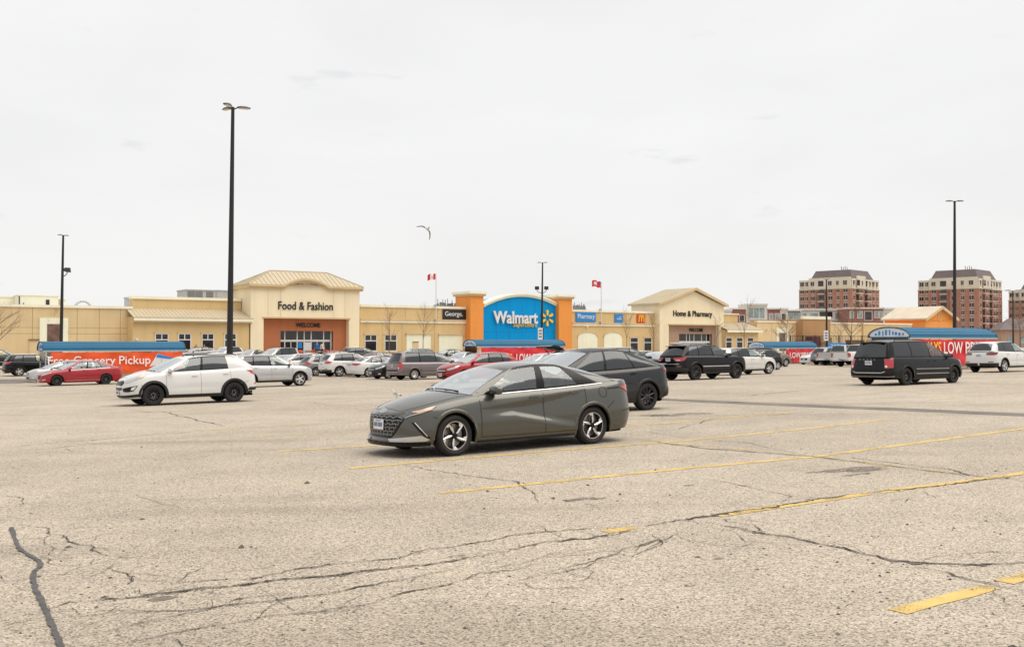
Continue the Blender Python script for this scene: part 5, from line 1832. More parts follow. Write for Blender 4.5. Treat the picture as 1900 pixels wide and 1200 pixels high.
SPEC['crossover'] = dict(L=4.72, W=1.88, wb=2.76, fo=.93, r=.362, gap=.05, zb=.24, zbf=.26, zbr=.36, rows=10,
    shoulder=[(0,.86),(.1,.90),(.35,.98),(.8,1.04),(1.3,1.075),(2.5,1.10),(3.8,1.14),(4.5,1.16),(4.72,1.10)],
    crown=[(0,.01),(.3,.05),(1.2,.085),(4.5,.02),(4.72,0)], nose=[(.2,.12),(.36,.01),(.6,.0),(.8,.04),(.95,.16)],
    tail=[(.3,.10),(.48,.0),(.75,.01),(.95,.05),(1.2,.15)], Lf=.70, pf=2.7, Lr=.5, pr=3.1, A=1.22, B=2.05, C=4.15, D=4.56, bowA=.28, bowB=.10, bowC=.10, bowD=.05,
    roof=[(2.0,1.55),(2.5,1.615),(3.2,1.63),(3.8,1.60),(4.2,1.55)], yroof=[(2.0,.58),(2.8,.61),(4.2,.57)], rcrown=.05,
    div=[(1.22,2.05,'body'),(1.45,2.13,'front'),(2.46,2.54,'pillar'),(2.55,2.60,'rear'),(3.40,3.36,'pillar'),(3.48,3.42,'quarter'),(4.12,3.86,'body'),(4.56,4.15,'end')],
    doors=[1.35,2.50,3.45], zbump=.66, zrbump=.72, rim='five', rimr=.68, tw=.235, clad=True, cladsill=True, archw=.045, tint=G_dark,
    crease=[crease_simple(.66,.014,1.3,3.5)], rplate=.92, fplate=.46, gate=.64)
SPEC['minivan'] = dict(L=5.13, W=1.98, wb=3.08, fo=.95, r=.340, gap=.045, zb=.205, zbf=.22, zbr=.30, rows=12,
    shoulder=[(0,.80),(.1,.84),(.35,.93),(.7,.99),(1.1,1.025),(2.0,1.05),(3.5,1.07),(4.8,1.085),(5.13,1.04)],
    crown=[(0,.01),(.3,.05),(.9,.085),(4.8,.015),(5.13,0)], nose=[(.2,.08),(.35,.0),(.6,.0),(.8,.06),(.95,.2)],
    tail=[(.3,.06),(.45,.0),(.62,.02),(.9,.07),(1.1,.12)], Lf=.72, pf=2.6, Lr=.40, pr=3.6, A=1.02, B=2.02, C=4.72, D=4.99, bowA=.34, bowB=.12, bowC=.09, bowD=.06,
    roof=[(1.9,1.565),(2.4,1.66),(3.2,1.70),(4.2,1.695),(4.75,1.65)], yroof=[(1.9,.60),(2.8,.66),(4.75,.62)], rcrown=.05, bulge=.035,
    div=[(1.02,2.02,'body'),(1.36,2.14,'front'),(2.34,2.42,'pillar'),(2.42,2.49,'rear'),(3.52,3.52,'pillar'),(3.60,3.60,'quarter'),(4.62,4.50,'body'),(4.99,4.72,'end')],
    doors=[1.28,2.38,3.54], zbump=.62, zrbump=.66, rim='steel', rimr=.64, tw=.225, tint=G_dark, archw=.05, archoff=.016,
    crease=[crease_simple(.60,.012,1.3,3.6)], rplate=.88, fplate=.42, gate=.74, hdrop=.14, hin=.95, hdrop2=.14, seatx=2.3)
SPEC['jeep'] = dict(L=4.82, W=1.94, wb=2.915, fo=.885, r=.385, gap=.055, zb=.30, zbf=.34, zbr=.44, rows=12,
    shoulder=[(0,1.0),(.1,1.04),(.3,1.09),(.8,1.125),(1.4,1.145),(2.5,1.165),(3.8,1.185),(4.6,1.19),(4.82,1.15)],
    crown=[(0,.01),(.2,.04),(1.2,.07),(4.5,.02),(4.82,0)], nose=[(.3,.10),(.45,.0),(.7,.0),(.95,.02),(1.1,.1)],
    tail=[(.4,.06),(.52,.0),(.8,.02),(1.0,.03),(1.2,.08)], Lf=.50, pf=3.0, Lr=.45, pr=3.2, A=1.24, B=1.96, C=4.15, D=4.64, bowA=.20, bowB=.08, bowC=.08, bowD=.05,
    roof=[(1.9,1.63),(2.3,1.69),(3.2,1.71),(3.8,1.69),(4.2,1.66)], yroof=[(1.9,.60),(2.8,.64),(4.2,.60)], rcrown=.045,
    div=[(1.24,1.96,'body'),(1.42,2.03,'front'),(2.44,2.52,'pillar'),(2.53,2.60,'rear'),(3.46,3.42,'pillar'),(3.54,3.48,'quarter'),(4.22,3.96,'body'),(4.64,4.15,'end')],
    doors=[1.38,2.48,3.52], zbump=.70, zrbump=.80, rim='black_ten', rimr=.66, tw=.265, tint=G_dark, archw=.075, archoff=.03, archa=(.35,PI-.35),
    crease=[crease_simple(.72,.016,1.4,3.6)], rplate=1.02, gate=.66, hdrop=.13, cladsill=True)
SPEC['tesla'] = dict(L=4.75, W=1.92, wb=2.89, fo=.84, r=.356, gap=.045, zb=.215, zbf=.22, zbr=.34, rows=16, fine=1,
    shoulder=[(0,.72),(.1,.77),(.3,.84),(.7,.93),(1.0,.985),(1.4,1.01),(2.5,1.045),(3.5,1.085),(4.2,1.125),(4.6,1.14),(4.75,1.11)],
    crown=[(0,.01),(.3,.05),(1.0,.08),(4.3,.03),(4.75,0)], nose=[(.2,.06),(.32,.0),(.5,.0),(.7,.06),(.85,.2)],
    tail=[(.3,.12),(.44,.0),(.65,.03),(.9,.08),(1.05,.06),(1.15,.10)], Lf=.85, pf=2.4, Lr=.60, pr=2.7, A=.98, B=2.15, C=3.75, D=4.50, bowA=.34, bowB=.12, bowC=.12, bowD=.06,
    roof=[(2.0,1.49),(2.35,1.55),(2.75,1.572),(3.2,1.535),(3.8,1.395)], yroof=[(2.0,.56),(2.7,.60),(3.8,.55)], rcrown=.05, bulge=.035,
    div=[(.98,2.15,'body'),(1.30,2.22,'front'),(2.38,2.48,'pillar'),(2.46,2.54,'rear'),(3.36,3.16,'pillar'),(3.42,3.20,'quarter'),(4.02,3.60,'body'),(4.50,3.75,'end')],
    doors=[1.28,2.42,3.42], zbump=.56, zrbump=.80, rim='black_ten', rimr=.72, tw=.255, tint=G_dark, fglass=G_tint, archw=.06, archoff=.012,
    crease=[crease_simple(.74,.020,1.2,3.5)], rplate=.80, handlemat=M_gloss, roofmat=M_gloss)
SPEC['sedan'] = dict(SPEC['elantra'], L=4.855, W=1.865, wb=2.805, fo=.95, r=.330, fine=1, rows=12, gap=.045,
    shoulder=[(0,.70),(.1,.73),(.3,.78),(.7,.84),(1.1,.90),(1.45,.935),(2.2,.965),(3.2,1.0),(4.0,1.04),(4.5,1.07),(4.75,1.06),(4.855,1.03)],
    crown=[(0,.012),(.25,.055),(.8,.085),(1.5,.09),(4.0,.05),(4.5,.025),(4.855,.0)], A=1.36, B=2.22, C=3.42, D=4.32,
    roof=[(2.1,1.34),(2.5,1.415),(2.85,1.435),(3.15,1.42),(3.5,1.35)], yroof=[(2.1,.56),(2.8,.585),(3.5,.54)],
    div=[(1.36,2.22,'body'),(1.56,2.28,'front'),(2.62,2.70,'pillar'),(2.70,2.77,'rear'),(3.52,3.30,'pillar'),(3.58,3.33,'quarter'),(4.02,3.405,'body'),(4.32,3.42,'end')],
    doors=[1.42,2.66,3.56], zbump=.62, zrbump=.74, crease=[crease_simple(.60,.014,1.3,3.6)], rim='five', rimr=.66, tw=.215, mirror=(1.70,1.02), fuel=None,
    qmat=G_tint, archw=.025, archoff=.004, seatx=2.75, fplate=.50, rplate=.86, tint=G_clear)
SPEC['sonata'] = dict(SPEC['sedan'], rim='steel', rimr=.62)
SPEC['hatch'] = dict(SPEC['crossover'], L=4.26, W=1.80, wb=2.60, fo=.88, r=.320, zb=.18, zbf=.20, zbr=.26,
    shoulder=[(0,.76),(.1,.80),(.35,.87),(.8,.92),(1.3,.95),(2.5,.98),(3.6,1.03),(4.05,1.05),(4.26,1.0)], crown=[(0,.01),(.3,.05),(1.2,.085),(4.0,.02),(4.26,0)],
    nose=[(.18,.10),(.3,.0),(.5,.0),(.7,.04),(.85,.16)], tail=[(.25,.08),(.4,.0),(.65,.01),(.85,.04),(1.1,.14)], A=1.12, B=1.95, C=3.70, D=4.12,
    roof=[(1.9,1.375),(2.3,1.44),(2.8,1.46),(3.3,1.44),(3.75,1.39)], yroof=[(1.9,.56),(2.6,.585),(3.75,.54)],
    div=[(1.12,1.95,'body'),(1.34,2.03,'front'),(2.28,2.36,'pillar'),(2.36,2.42,'rear'),(3.12,3.08,'pillar'),(3.2,3.14,'quarter'),(3.66,3.42,'body'),(4.12,3.70,'end')],
    doors=[1.26,2.32,3.16], zbump=.58, zrbump=.62, clad=False, cladsill=False, archw=.02, archoff=.004, rplate=.80, fplate=.42, gate=.62, tint=G_tint, crease=[crease_simple(.58,.012,1.2,3.2)])
SPEC['wagon'] = dict(SPEC['minivan'], L=5.125, W=1.93, wb=2.995, fo=.93, r=.362, zb=.23, zbf=.25, zbr=.36,
    shoulder=[(0,.98),(.1,1.01),(.3,1.05),(.8,1.08),(1.4,1.10),(2.5,1.11),(4.0,1.12),(4.9,1.12),(5.125,1.09)], Lf=.50, pf=3.0, nose=[(.2,.06),(.4,.0),(.7,.0),(.9,.02),(1.1,.08)],
    A=1.50, B=2.12, C=4.72, D=4.96, bowA=.2, roof=[(2.0,1.60),(2.4,1.65),(3.4,1.665),(4.3,1.65),(4.75,1.63)], crown=[(0,.01),(.2,.03),(1.2,.06),(4.8,.015),(5.13,0)],
    div=[(1.50,2.12,'body'),(1.64,2.18,'front'),(2.50,2.58,'pillar'),(2.58,2.64,'rear'),(3.56,3.56,'pillar'),(3.63,3.63,'quarter'),(4.66,4.52,'body'),(4.96,4.72,'end')],
    doors=[1.45,2.54,3.58], rim='seven', rimr=.68, hin=.16, rplate=.9)
SPEC['pickup'] = dict(SPEC['jeep'], L=5.85, W=2.0, wb=3.68, fo=.96, r=.395, zb=.34, zbf=.40, zbr=.50, pickup=True,
    shoulder=[(0,1.08),(.1,1.12),(.3,1.17),(.9,1.21),(1.5,1.23),(3.0,1.24),(4.0,1.25),(5.6,1.25),(5.85,1.23)], crown=[(0,.01),(.2,.04),(1.2,.06),(3.8,.0),(5.85,0)],
    A=1.52, B=2.15, C=3.70, D=3.92, roof=[(2.0,1.78),(2.4,1.84),(3.0,1.85),(3.75,1.82)], yroof=[(2.0,.62),(2.8,.66),(3.75,.64)], Lr=.18, pr=4.0,
    tail=[(.4,.06),(.55,.0),(.8,.02),(1.0,.02),(1.2,.02)],
    div=[(1.52,2.15,'body'),(1.70,2.22,'front'),(2.66,2.70,'pillar'),(2.74,2.77,'rear'),(3.66,3.50,'body'),(3.92,3.70,'end')], doors=[1.50,2.70,3.72],
    rplate=.66, gate=None, rim='six', clad=False, archw=.05, archa=(-.1,PI+.1), zrbump=.66, crease=[crease_simple(.8,.012,1.4,5.5)])

def lamps(K, S, root, head, tail, headmat=None, tailmat=None, grille=None, gmat=None, rear_extra=None):
    """head, tail: polygons of (x or 'y..', z) given as (q,z) through small lambdas"""
    for sg in (1, -1):
        if head: K.patch('headlight', [(sg * q, z) for q, z in head], headmat or M_lens, root, .010)
        if tail: K.patch('taillight', [(sg * q, z) for q, z in tail], tailmat or M_tail, root, .012)
    if grille: K.patch('grille', grille, gmat or M_gloss, root, .010)

M_grille = mat('dark_chrome', (.30, .295, .29), .25, .7, .1, 30)
def rails(K, root, y, xa, xb, z, z0, m):
    for sg in (1, -1):
        mb = MB()
        p = [(K.xm - xa + .06, sg*y, z0), (K.xm - xa, sg*y, z), (K.xm - xb, sg*y, z), (K.xm - xb - .06, sg*y, z0)]
        for a, b in zip(p[:-1], p[1:]): mb.tube(a, b, .017, n=6)
        mb.build('roof_rail', m, root, True)
PROTO = {}
def proto(kind):
    if kind in PROTO: return PROTO[kind]
    S = SPEC[kind]
    root = empty('proto')
    K = Car(S)
    K.build(root)
    L, fo, wb, r, zb = S['L'], S['fo'], S['wb'], S['r'], S['zb']
    qx = K.q_of
    qy = lambda y: K.q_of_y(y)
    ry = lambda y: K.q_of_y(y, True)
    sh = lambda x: float(K.sh(x))
    if kind == 'elantra':
        lamps(K, S, root,
              [(qy(.50),.628),(qy(.60),.655),(qx(.14),.690),(qx(.34),.733),(qx(.60),.778),(qx(.50),.722),(qx(.33),.664),(qx(.17),.618),(qy(.62),.59),(qy(.52),.60)],
              [(qx(4.20),.945),(qx(4.40),.968),(ry(.72),.975),(ry(.45),.96),(ry(.45),.90),(ry(.70),.86),(qx(4.56),.80),(qx(4.44),.855)], M_lens_dark, M_tail,
              [(qy(-.50),.640),(qy(.50),.640),(qy(.60),.60),(qy(.52),.50),(qy(.40),.36),(qy(.33),.30),(qy(-.33),.30),(qy(-.40),.36),(qy(-.52),.50),(qy(-.60),.60)], M_gloss)
        hl = [o for o in root.children if o.name.startswith('headlight')]
        for o, sg in zip(hl, (1, -1)):
            K.patch('indicator', [(sg*q, z) for q, z in [(qx(.20),.690),(qx(.34),.724),(qx(.58),.772),(qx(.47),.716),(qx(.30),.676)]], M_amber, o, .016)
            K.strips('light_guide', [[(sg*qy(.62),.612),(sg*qx(.20),.640),(sg*qx(.36),.690),(sg*qx(.50),.735)]], .010, M_silver_trim, o, .014)
        gr = [o for o in root.children if o.name.startswith('grille')][0]
        lines = []
        rows_ = [.615, .565, .51, .455, .40, .345]
        wid = [.56, .56, .50, .45, .41, .36]
        for z, w_ in zip(rows_, wid):
            lines.append([(qy(y), z + (.012 if k % 2 else -.006)) for k, y in enumerate(np.linspace(-w_, w_, 15))])
        for i in range(len(rows_) - 1):
            w_ = min(wid[i], wid[i+1])
            for k, y in enumerate(np.linspace(-w_, w_, 9 if i % 2 else 8)):
                lines.append([(qy(y - .012), rows_[i] - .004), (qy(y + .012), rows_[i+1] + .008)])
        K.strips('grille_bar', lines, .010, M_grille, gr, .016, stuff=True)
        K.strips('badge', [[(.075*math.cos(2*PI*k/20), .70 - .0 + .026*math.sin(2*PI*k/20)) for k in range(21)], [(-.03,.687),(-.018,.713)], [(.018,.687),(.03,.713)], [(-.024,.70),(.024,.70)]], .010, M_chrome, root, .010, stuff=True)
        for sg in (1, -1):
            K.patch('air_curtain', [(sg*q, z) for q, z in [(qx(.20),.545),(qx(.26),.53),(qx(.40),.35),(qx(.46),.30),(qx(.38),.31),(qx(.28),.42)]], M_gloss, root, .008)
            K.strips('air_curtain_trim', [[(sg*qx(.245),.54),(sg*qx(.40),.335)]], .016, M_chrome, root, .016)
            K.patch('bumper_sky_glint', [(sg*q, z) for q, z in [(qy(.30),.285),(qx(.14),.315),(qx(.32),.345),(qx(.44),.285),(qx(.40),.262),(qx(.16),.250),(qy(.34),.245)]], M_silver_trim, root, .014)  # silver patch paints the sky caught by the upturned, body-coloured bumper
            K.patch('sill_trim', [(sg*q, z) for q, z in [(qx(1.26),.183),(qx(3.20),.183),(qx(3.18),.212),(qx(1.28),.212)]], M_trim, root, .012)
            K.strips('belt_trim', [[(sg*qx(x), sh(x) - .002) for x in np.linspace(1.46, 3.86, 26)]], .010, M_chrome, root, .007)
            K.strips('tail_crease_shade', [[(sg*qx(3.93),.925),(sg*qx(4.22),.94)]], .022, M_gap, root, .004)  # crease shade drawn as a dark strip on the panel
            K.strips('bumper_crease_shade', [[(sg*qx(4.22),.545),(sg*qx(4.42),.555),(sg*qx(4.55),.575)]], .012, M_gap, root, .003)  # shade of the bumper crease, put in as a dark line
        K.patch('front_splitter', [(-qx(.46),.205)] + [(qy(y),.19) for y in (-.6,-.3,0,.3,.6)] + [(qx(.46),.205),(qx(.46),.232)] + [(qy(y),.235) for y in (.6,.3,0,-.3,-.6)] + [(-qx(.46),.232)], M_gloss, root, .035, deep=.04)
    elif kind == 'sportage':
        lamps(K, S, root, [(qy(.45),.80),(qy(.62),.85),(qx(.22),.905),(qx(.50),.965),(qx(.72),.985),(qx(.56),.915),(qx(.34),.835),(qx(.16),.765),(qy(.62),.74)],
              [(qx(3.98),1.07),(qx(4.22),1.07),(ry(.72),1.03),(ry(.55),1.02),(ry(.55),.93),(ry(.75),.90),(qx(4.34),.905),(qx(4.20),.945)], M_lens, M_tail,
              [(qy(-.42),.83),(0,.80),(qy(.42),.83),(qy(.50),.74),(qy(.36),.66),(0,.68),(qy(-.36),.66),(qy(-.50),.74)], M_gloss)
        for o, sg in zip([o for o in root.children if o.name.startswith('headlight')], (1, -1)):
            K.patch('indicator', [(sg*q, z) for q, z in [(qx(.42),.925),(qx(.50),.955),(qx(.70),.98),(qx(.56),.915),(qx(.46),.88)]], M_amber, o, .016)
        for sg in (1, -1):
            K.patch('fog_light_bezel', [(sg*q, z) for q, z in [(qy(.45),.57),(qx(.10),.60),(qx(.42),.665),(qx(.30),.50),(qx(.16),.46),(qy(.5),.47)]], M_gloss, root, .008)
            K.patch('fog_light', [(sg*q, z) for q, z in [(qx(.25),.60),(qx(.38),.64),(qx(.30),.53),(qx(.22),.52)]], M_white_lens, root, .016)
            K.patch('reflector', [(sg*q, z) for q, z in [(qx(4.22),.63),(qx(4.36),.64),(ry(.7),.645),(ry(.7),.61),(qx(4.3),.605)]], M_tail, root, .010)
            K.patch('bumper_cladding', [(sg*q, z) for q, z in [(qx(3.98),.40),(ry(.6),.40),(ry(.0)-.02,.40),(ry(.0)-.02,.50),(ry(.6),.50),(qx(4.06),.50)]], M_trim, root, .012)
            K.patch('bumper_cladding', [(sg*q, z) for q, z in [(0.0,.27),(qx(.10),.28),(qx(.50),.31),(qx(.46),.40),(qx(.2),.37),(qy(.5),.35),(0.0,.35)]], M_trim, root, .012)
        K.patch('lower_grille', [(qy(-.42),.60),(qy(.42),.60),(qy(.36),.52),(qy(-.36),.52)], M_gloss, root, .008)
        rails(K, root, .60, 2.3, 3.65, 1.615, 1.57, M_trim)
    elif kind in ('crossover', 'hatch'):
        t = sh(L - .3); d = .0 if kind == 'crossover' else -.12
        lamps(K, S, root, [(qy(.48),.80+d),(qx(.16),.88+d),(qx(.40),.955+d),(qx(.62),.985+d),(qx(.46),.87+d),(qx(.24),.80+d),(qy(.6),.75+d)],
              [(qx(L-.52),t-.06),(qx(L-.20),t-.05),(ry(.72),t-.06),(ry(.46),t-.10),(ry(.46),t-.20),(ry(.74),t-.22),(qx(L-.30),t-.20)], M_lens, M_tail,
              [(qy(-.46),.82+d),(qy(.46),.82+d),(qy(.44),.66+d),(qy(-.44),.66+d)], M_gloss)
        K.patch('lower_grille', [(qy(-.55),.52+d),(qy(.55),.52+d),(qy(.46),.40+d),(qy(-.46),.40+d)], M_gloss, root, .008)
        K.strips('grille_bar', [[(qy(-.44),.74+d),(0,.74+d),(qy(.44),.74+d)]], .03, M_chrome, root, .02)
        for sg in (1, -1):
            K.patch('reflector', [(sg*q, z) for q, z in [(ry(.80),.60),(ry(.55),.60),(ry(.55),.56),(ry(.80),.56)]], M_tail_dark, root, .010)
            K.patch('fog_light', [(sg*q, z) for q, z in [(qx(.18),.50+d),(qx(.30),.51+d),(qx(.30),.44+d),(qx(.18),.44+d)]], M_white_lens, root, .010)
        if kind == 'crossover':
            for q0, q1 in ((-K.Q + .01, -qx(L - .40)), (qx(L - .40), K.Q - .01)):
                n = 10
                K.patch('bumper_cladding', [(q0 + (q1-q0)*k/n, .36) for k in range(n+1)] + [(q1 + (q0-q1)*k/n, .52) for k in range(n+1)], M_trim, root, .012)
            rails(K, root, .60, 2.4, 3.95, 1.665, 1.61, M_silver_trim)
    elif kind in ('minivan', 'wagon'):
        z0 = 1.02 if kind == 'minivan' else 1.06
        lamps(K, S, root, [(qy(.55),.78),(qx(.12),.84),(qx(.36),.90),(qx(.60),.93),(qx(.50),.84),(qx(.28),.76),(qy(.62),.72)] if kind == 'minivan' else
              [(qy(.55),.96),(qx(.16),.97),(qx(.34),.99),(qx(.32),.80),(qx(.14),.79),(qy(.55),.79)],
              [(qx(L-.30),z0),(qx(L-.12),z0+.01),(ry(.80),z0+.01),(ry(.73),z0),(ry(.73),z0-.34),(ry(.82),z0-.35),(qx(L-.24),z0-.33)], M_lens, M_tail,
              [(qy(-.50),.76),(qy(.50),.76),(qy(.44),.58),(qy(-.44),.58)], M_gloss)
        for o, sg in zip([o for o in root.children if o.name.startswith('taillight')], (1, -1)):
            K.patch('reverse_lamp', [(sg*q, z) for q, z in [(ry(.83),z0-.24),(ry(.745),z0-.24),(ry(.745),z0-.32),(ry(.83),z0-.32)]], M_white_lens, o, .018)
        K.patch('lower_grille', [(qy(-.55),.44),(qy(.55),.44),(qy(.46),.33),(qy(-.46),.33)], M_gloss, root, .008)
        for sg in (1, -1):
            K.strips('side_moulding', [[(sg*qx(1.36), zb + .40),(sg*qx(3.5), zb + .42)], [(sg*qx(1.36), zb + .22),(sg*qx(3.5), zb + .235)]], .022, M_silver_trim if kind == 'minivan' else M_chrome, root, .010)
        n = 10
        K.strips('bumper_moulding', [[(ry(.74 * (1 - 2*k/n)), .50 + (.05 if k == 0 else 0)) for k in range(n//2 + 1)]], .03, M_silver_trim, root, .014)
        K.strips('bumper_moulding', [[(-ry(.74 * (1 - 2*k/n)), .50 + (.05 if k == 0 else 0)) for k in range(n//2 + 1)]], .03, M_silver_trim, root, .014)
        for sg in (1, -1):
            K.strips('bumper_edge', [[(sg*qx(L-.30), .365)] + [(sg*ry(y), .36) for y in (.9,.7,.4,.1,.0)]], .02, M_silver_trim, root, .012)
        # bumper step: the dark recess under the tailgate
        K.patch('bumper_recess', [(ry(.0), .53), (ry(.3),.53), (ry(.72),.53),(ry(.74),.64),(ry(.3),.645),(ry(0),.645)], M_gloss, root, .006)
        K.patch('bumper_recess', [(-ry(.0), .53), (-ry(.3),.53), (-ry(.72),.53),(-ry(.74),.64),(-ry(.3),.645),(-ry(0),.645)], M_gloss, root, .006)
        mb = MB()
        mb.tube((K.xm - L + .12, -.05, 1.17), (K.xm - L + .115, .32, 1.15), .016, n=6)
        mb.tube((K.xm - L + .13, -.05, 1.15), (K.xm - L + .18, -.05, 1.14), .03, n=8)
        mb.build('rear_wiper', M_trim, root, True)
        mb = MB(); mb.prism([(K.xm - 4.66, 1.66), (K.xm - 4.87, 1.66), (K.xm - 4.87, 1.635), (K.xm - 4.70, 1.60)], -.52, .52)
        mb.build('rear_spoiler', P_BASE, root)
        if kind == 'minivan':
            rails(K, root, .62, 2.6, 4.3, 1.745, 1.70, M_trim)
        else:
            for sg in (1, -1): pass
            mb = MB(); mb.box(K.xm - 4.5, K.xm - 2.3, -.60, .60, 1.69, 1.715)
            mb.build('roof_panel', PAINT['light_silver'], root)
    elif kind == 'jeep':
        lamps(K, S, root, [(qy(.60),.98),(qx(.12),.995),(qx(.28),1.02),(qx(.30),.92),(qx(.1),.89),(qy(.60),.88)],
              [(qx(L-.40),1.10),(qx(L-.16),1.12),(ry(.76),1.11),(ry(.42),1.10),(ry(.42),1.00),(ry(.55),.955),(ry(.80),.93),(qx(L-.22),.97)], M_lens_dark, M_tail,
              [(qy(-.55),.98),(qy(.55),.98),(qy(.54),.84),(qy(-.54),.84)], M_gloss)
        for o, sg in zip([o for o in root.children if o.name.startswith('taillight')], (1, -1)):
            K.patch('reverse_lamp', [(sg*q, z) for q, z in [(ry(.78),1.0),(ry(.55),1.0),(ry(.55),.965),(ry(.78),.965)]], M_white_lens, o, .018)
            K.strips('side_moulding', [[(sg*qx(1.50),.66),(sg*qx(3.45),.67)]], .05, M_silver_trim, root, .014)
            K.patch('reflector', [(sg*q, z) for q, z in [(ry(.82),.72),(ry(.60),.72),(ry(.60),.66),(ry(.82),.66)]], M_tail_dark, root, .010)
            K.strips('bumper_moulding', [[(sg*ry(y),.80) for y in (.72,.5,.25,.0)]], .03, M_silver_trim, root, .016)
            K.patch('bumper_cladding', [(sg*q, z) for q, z in [(qx(L-.45),.46),(ry(.6),.45),(ry(0),.45),(ry(0),.66),(ry(.6),.66),(qx(L-.42),.60)]], M_trim, root, .012)
        mb = MB()
        mb.prism([(K.xm - 4.10, 1.70), (K.xm - 4.38, 1.685), (K.xm - 4.38, 1.655), (K.xm - 4.14, 1.65)], -.60, .60)
        mb.build('rear_spoiler', M_gloss, root)
        rails(K, root, .61, 2.5, 3.85, 1.745, 1.69, M_trim)
        mb = MB(); mb.tube((K.xm - L + .3, -.02, 1.24), (K.xm - L + .26, .3, 1.22), .014, n=6); mb.build('rear_wiper', M_trim, root, True)
    elif kind == 'tesla':
        lamps(K, S, root, [(qy(.60),.72),(qx(.22),.80),(qx(.52),.875),(qx(.62),.895),(qx(.42),.80),(qx(.2),.73)],
              [(qx(4.28),1.05),(qx(4.48),1.06),(ry(.74),1.05),(ry(.42),1.03),(ry(.42),.97),(ry(.72),.955),(qx(4.58),.93),(qx(4.50),.99)], M_lens_dark, M_tail)
        for sg in (1, -1):
            K.patch('rear_diffuser', [(sg*q, z) for q, z in [(qx(4.25),.36),(ry(.6),.34),(ry(0),.34),(ry(0),.55),(ry(.66),.56),(qx(4.62),.60),(qx(4.45),.52)]], M_gloss, root, .012)
            K.patch('sill_trim', [(sg*q, z) for q, z in [(qx(1.28),.225),(qx(3.28),.225),(qx(3.26),.30),(qx(1.30),.30)]], M_trim, root, .010)
        mb = MB()
        mb.prism([(K.xm - 4.56, 1.135), (K.xm - 4.70, 1.185), (K.xm - 4.70, 1.165), (K.xm - 4.58, 1.115)], -.62, .62)
        mb.build('rear_spoiler', P_BASE, root)
    elif kind in ('sedan', 'sonata'):
        lamps(K, S, root, [(qy(.52),.64),(qx(.12),.715),(qx(.40),.78),(qx(.68),.82),(qx(.50),.735),(qx(.26),.665),(qy(.62),.61)],
              [(qx(4.30),.97),(qx(4.52),.985),(ry(.74),.98),(ry(.46),.97),(ry(.46),.87),(ry(.74),.83),(qx(4.66),.83),(qx(4.50),.88)], M_lens, M_tail,
              [(qy(-.42),.64),(qy(.42),.64),(qy(.36),.44),(qy(-.36),.44)], M_gloss)
        for sg in (1, -1):
            K.patch('fog_light', [(sg*q, z) for q, z in [(qx(.14),.40),(qx(.34),.42),(qx(.30),.34),(qx(.16),.33)]], M_lens, root, .010)
            K.strips('belt_trim', [[(sg*qx(x), sh(x) - .004) for x in np.linspace(1.6, 4.0, 18)]], .018, M_chrome, root, .007)
            K.strips('side_moulding', [[(sg*qx(1.42),.30),(sg*qx(3.4),.32)]], .022, M_chrome if kind == 'sonata' else P_BASE, root, .008)
    elif kind == 'pickup':
        lamps(K, S, root, [(qy(.62),1.02),(qx(.12),1.03),(qx(.30),1.06),(qx(.32),.86),(qx(.1),.84),(qy(.62),.84)],
              [(qx(L-.20),1.16),(qx(L-.08),1.17),(ry(.92),1.17),(ry(.80),1.17),(ry(.80),.82),(ry(.92),.82),(qx(L-.16),.84)], M_lens, M_tail,
              [(qy(-.58),1.02),(qy(.58),1.02),(qy(.56),.78),(qy(-.56),.78)], M_chrome)
        mb = MB(); mb.box(K.xm - L - .07, K.xm - L + .10, -.93, .93, .50, .64)
        mb.build('rear_bumper', M_chrome, root)
        K.strips('tailgate_gap', [[(ry(.76),.72),(ry(.76),1.2)], [(-ry(.76),.72),(-ry(.76),1.2)]], .014, M_gap, root, .004)
        mb = MB(); mb.box(K.xm - 5.75, K.xm - 4.05, -.78, .78, 1.20, 1.262)
        mb.build('bed_opening', M_trim, root)
    PROTO[kind] = (root, K)
    return PROTO[kind]

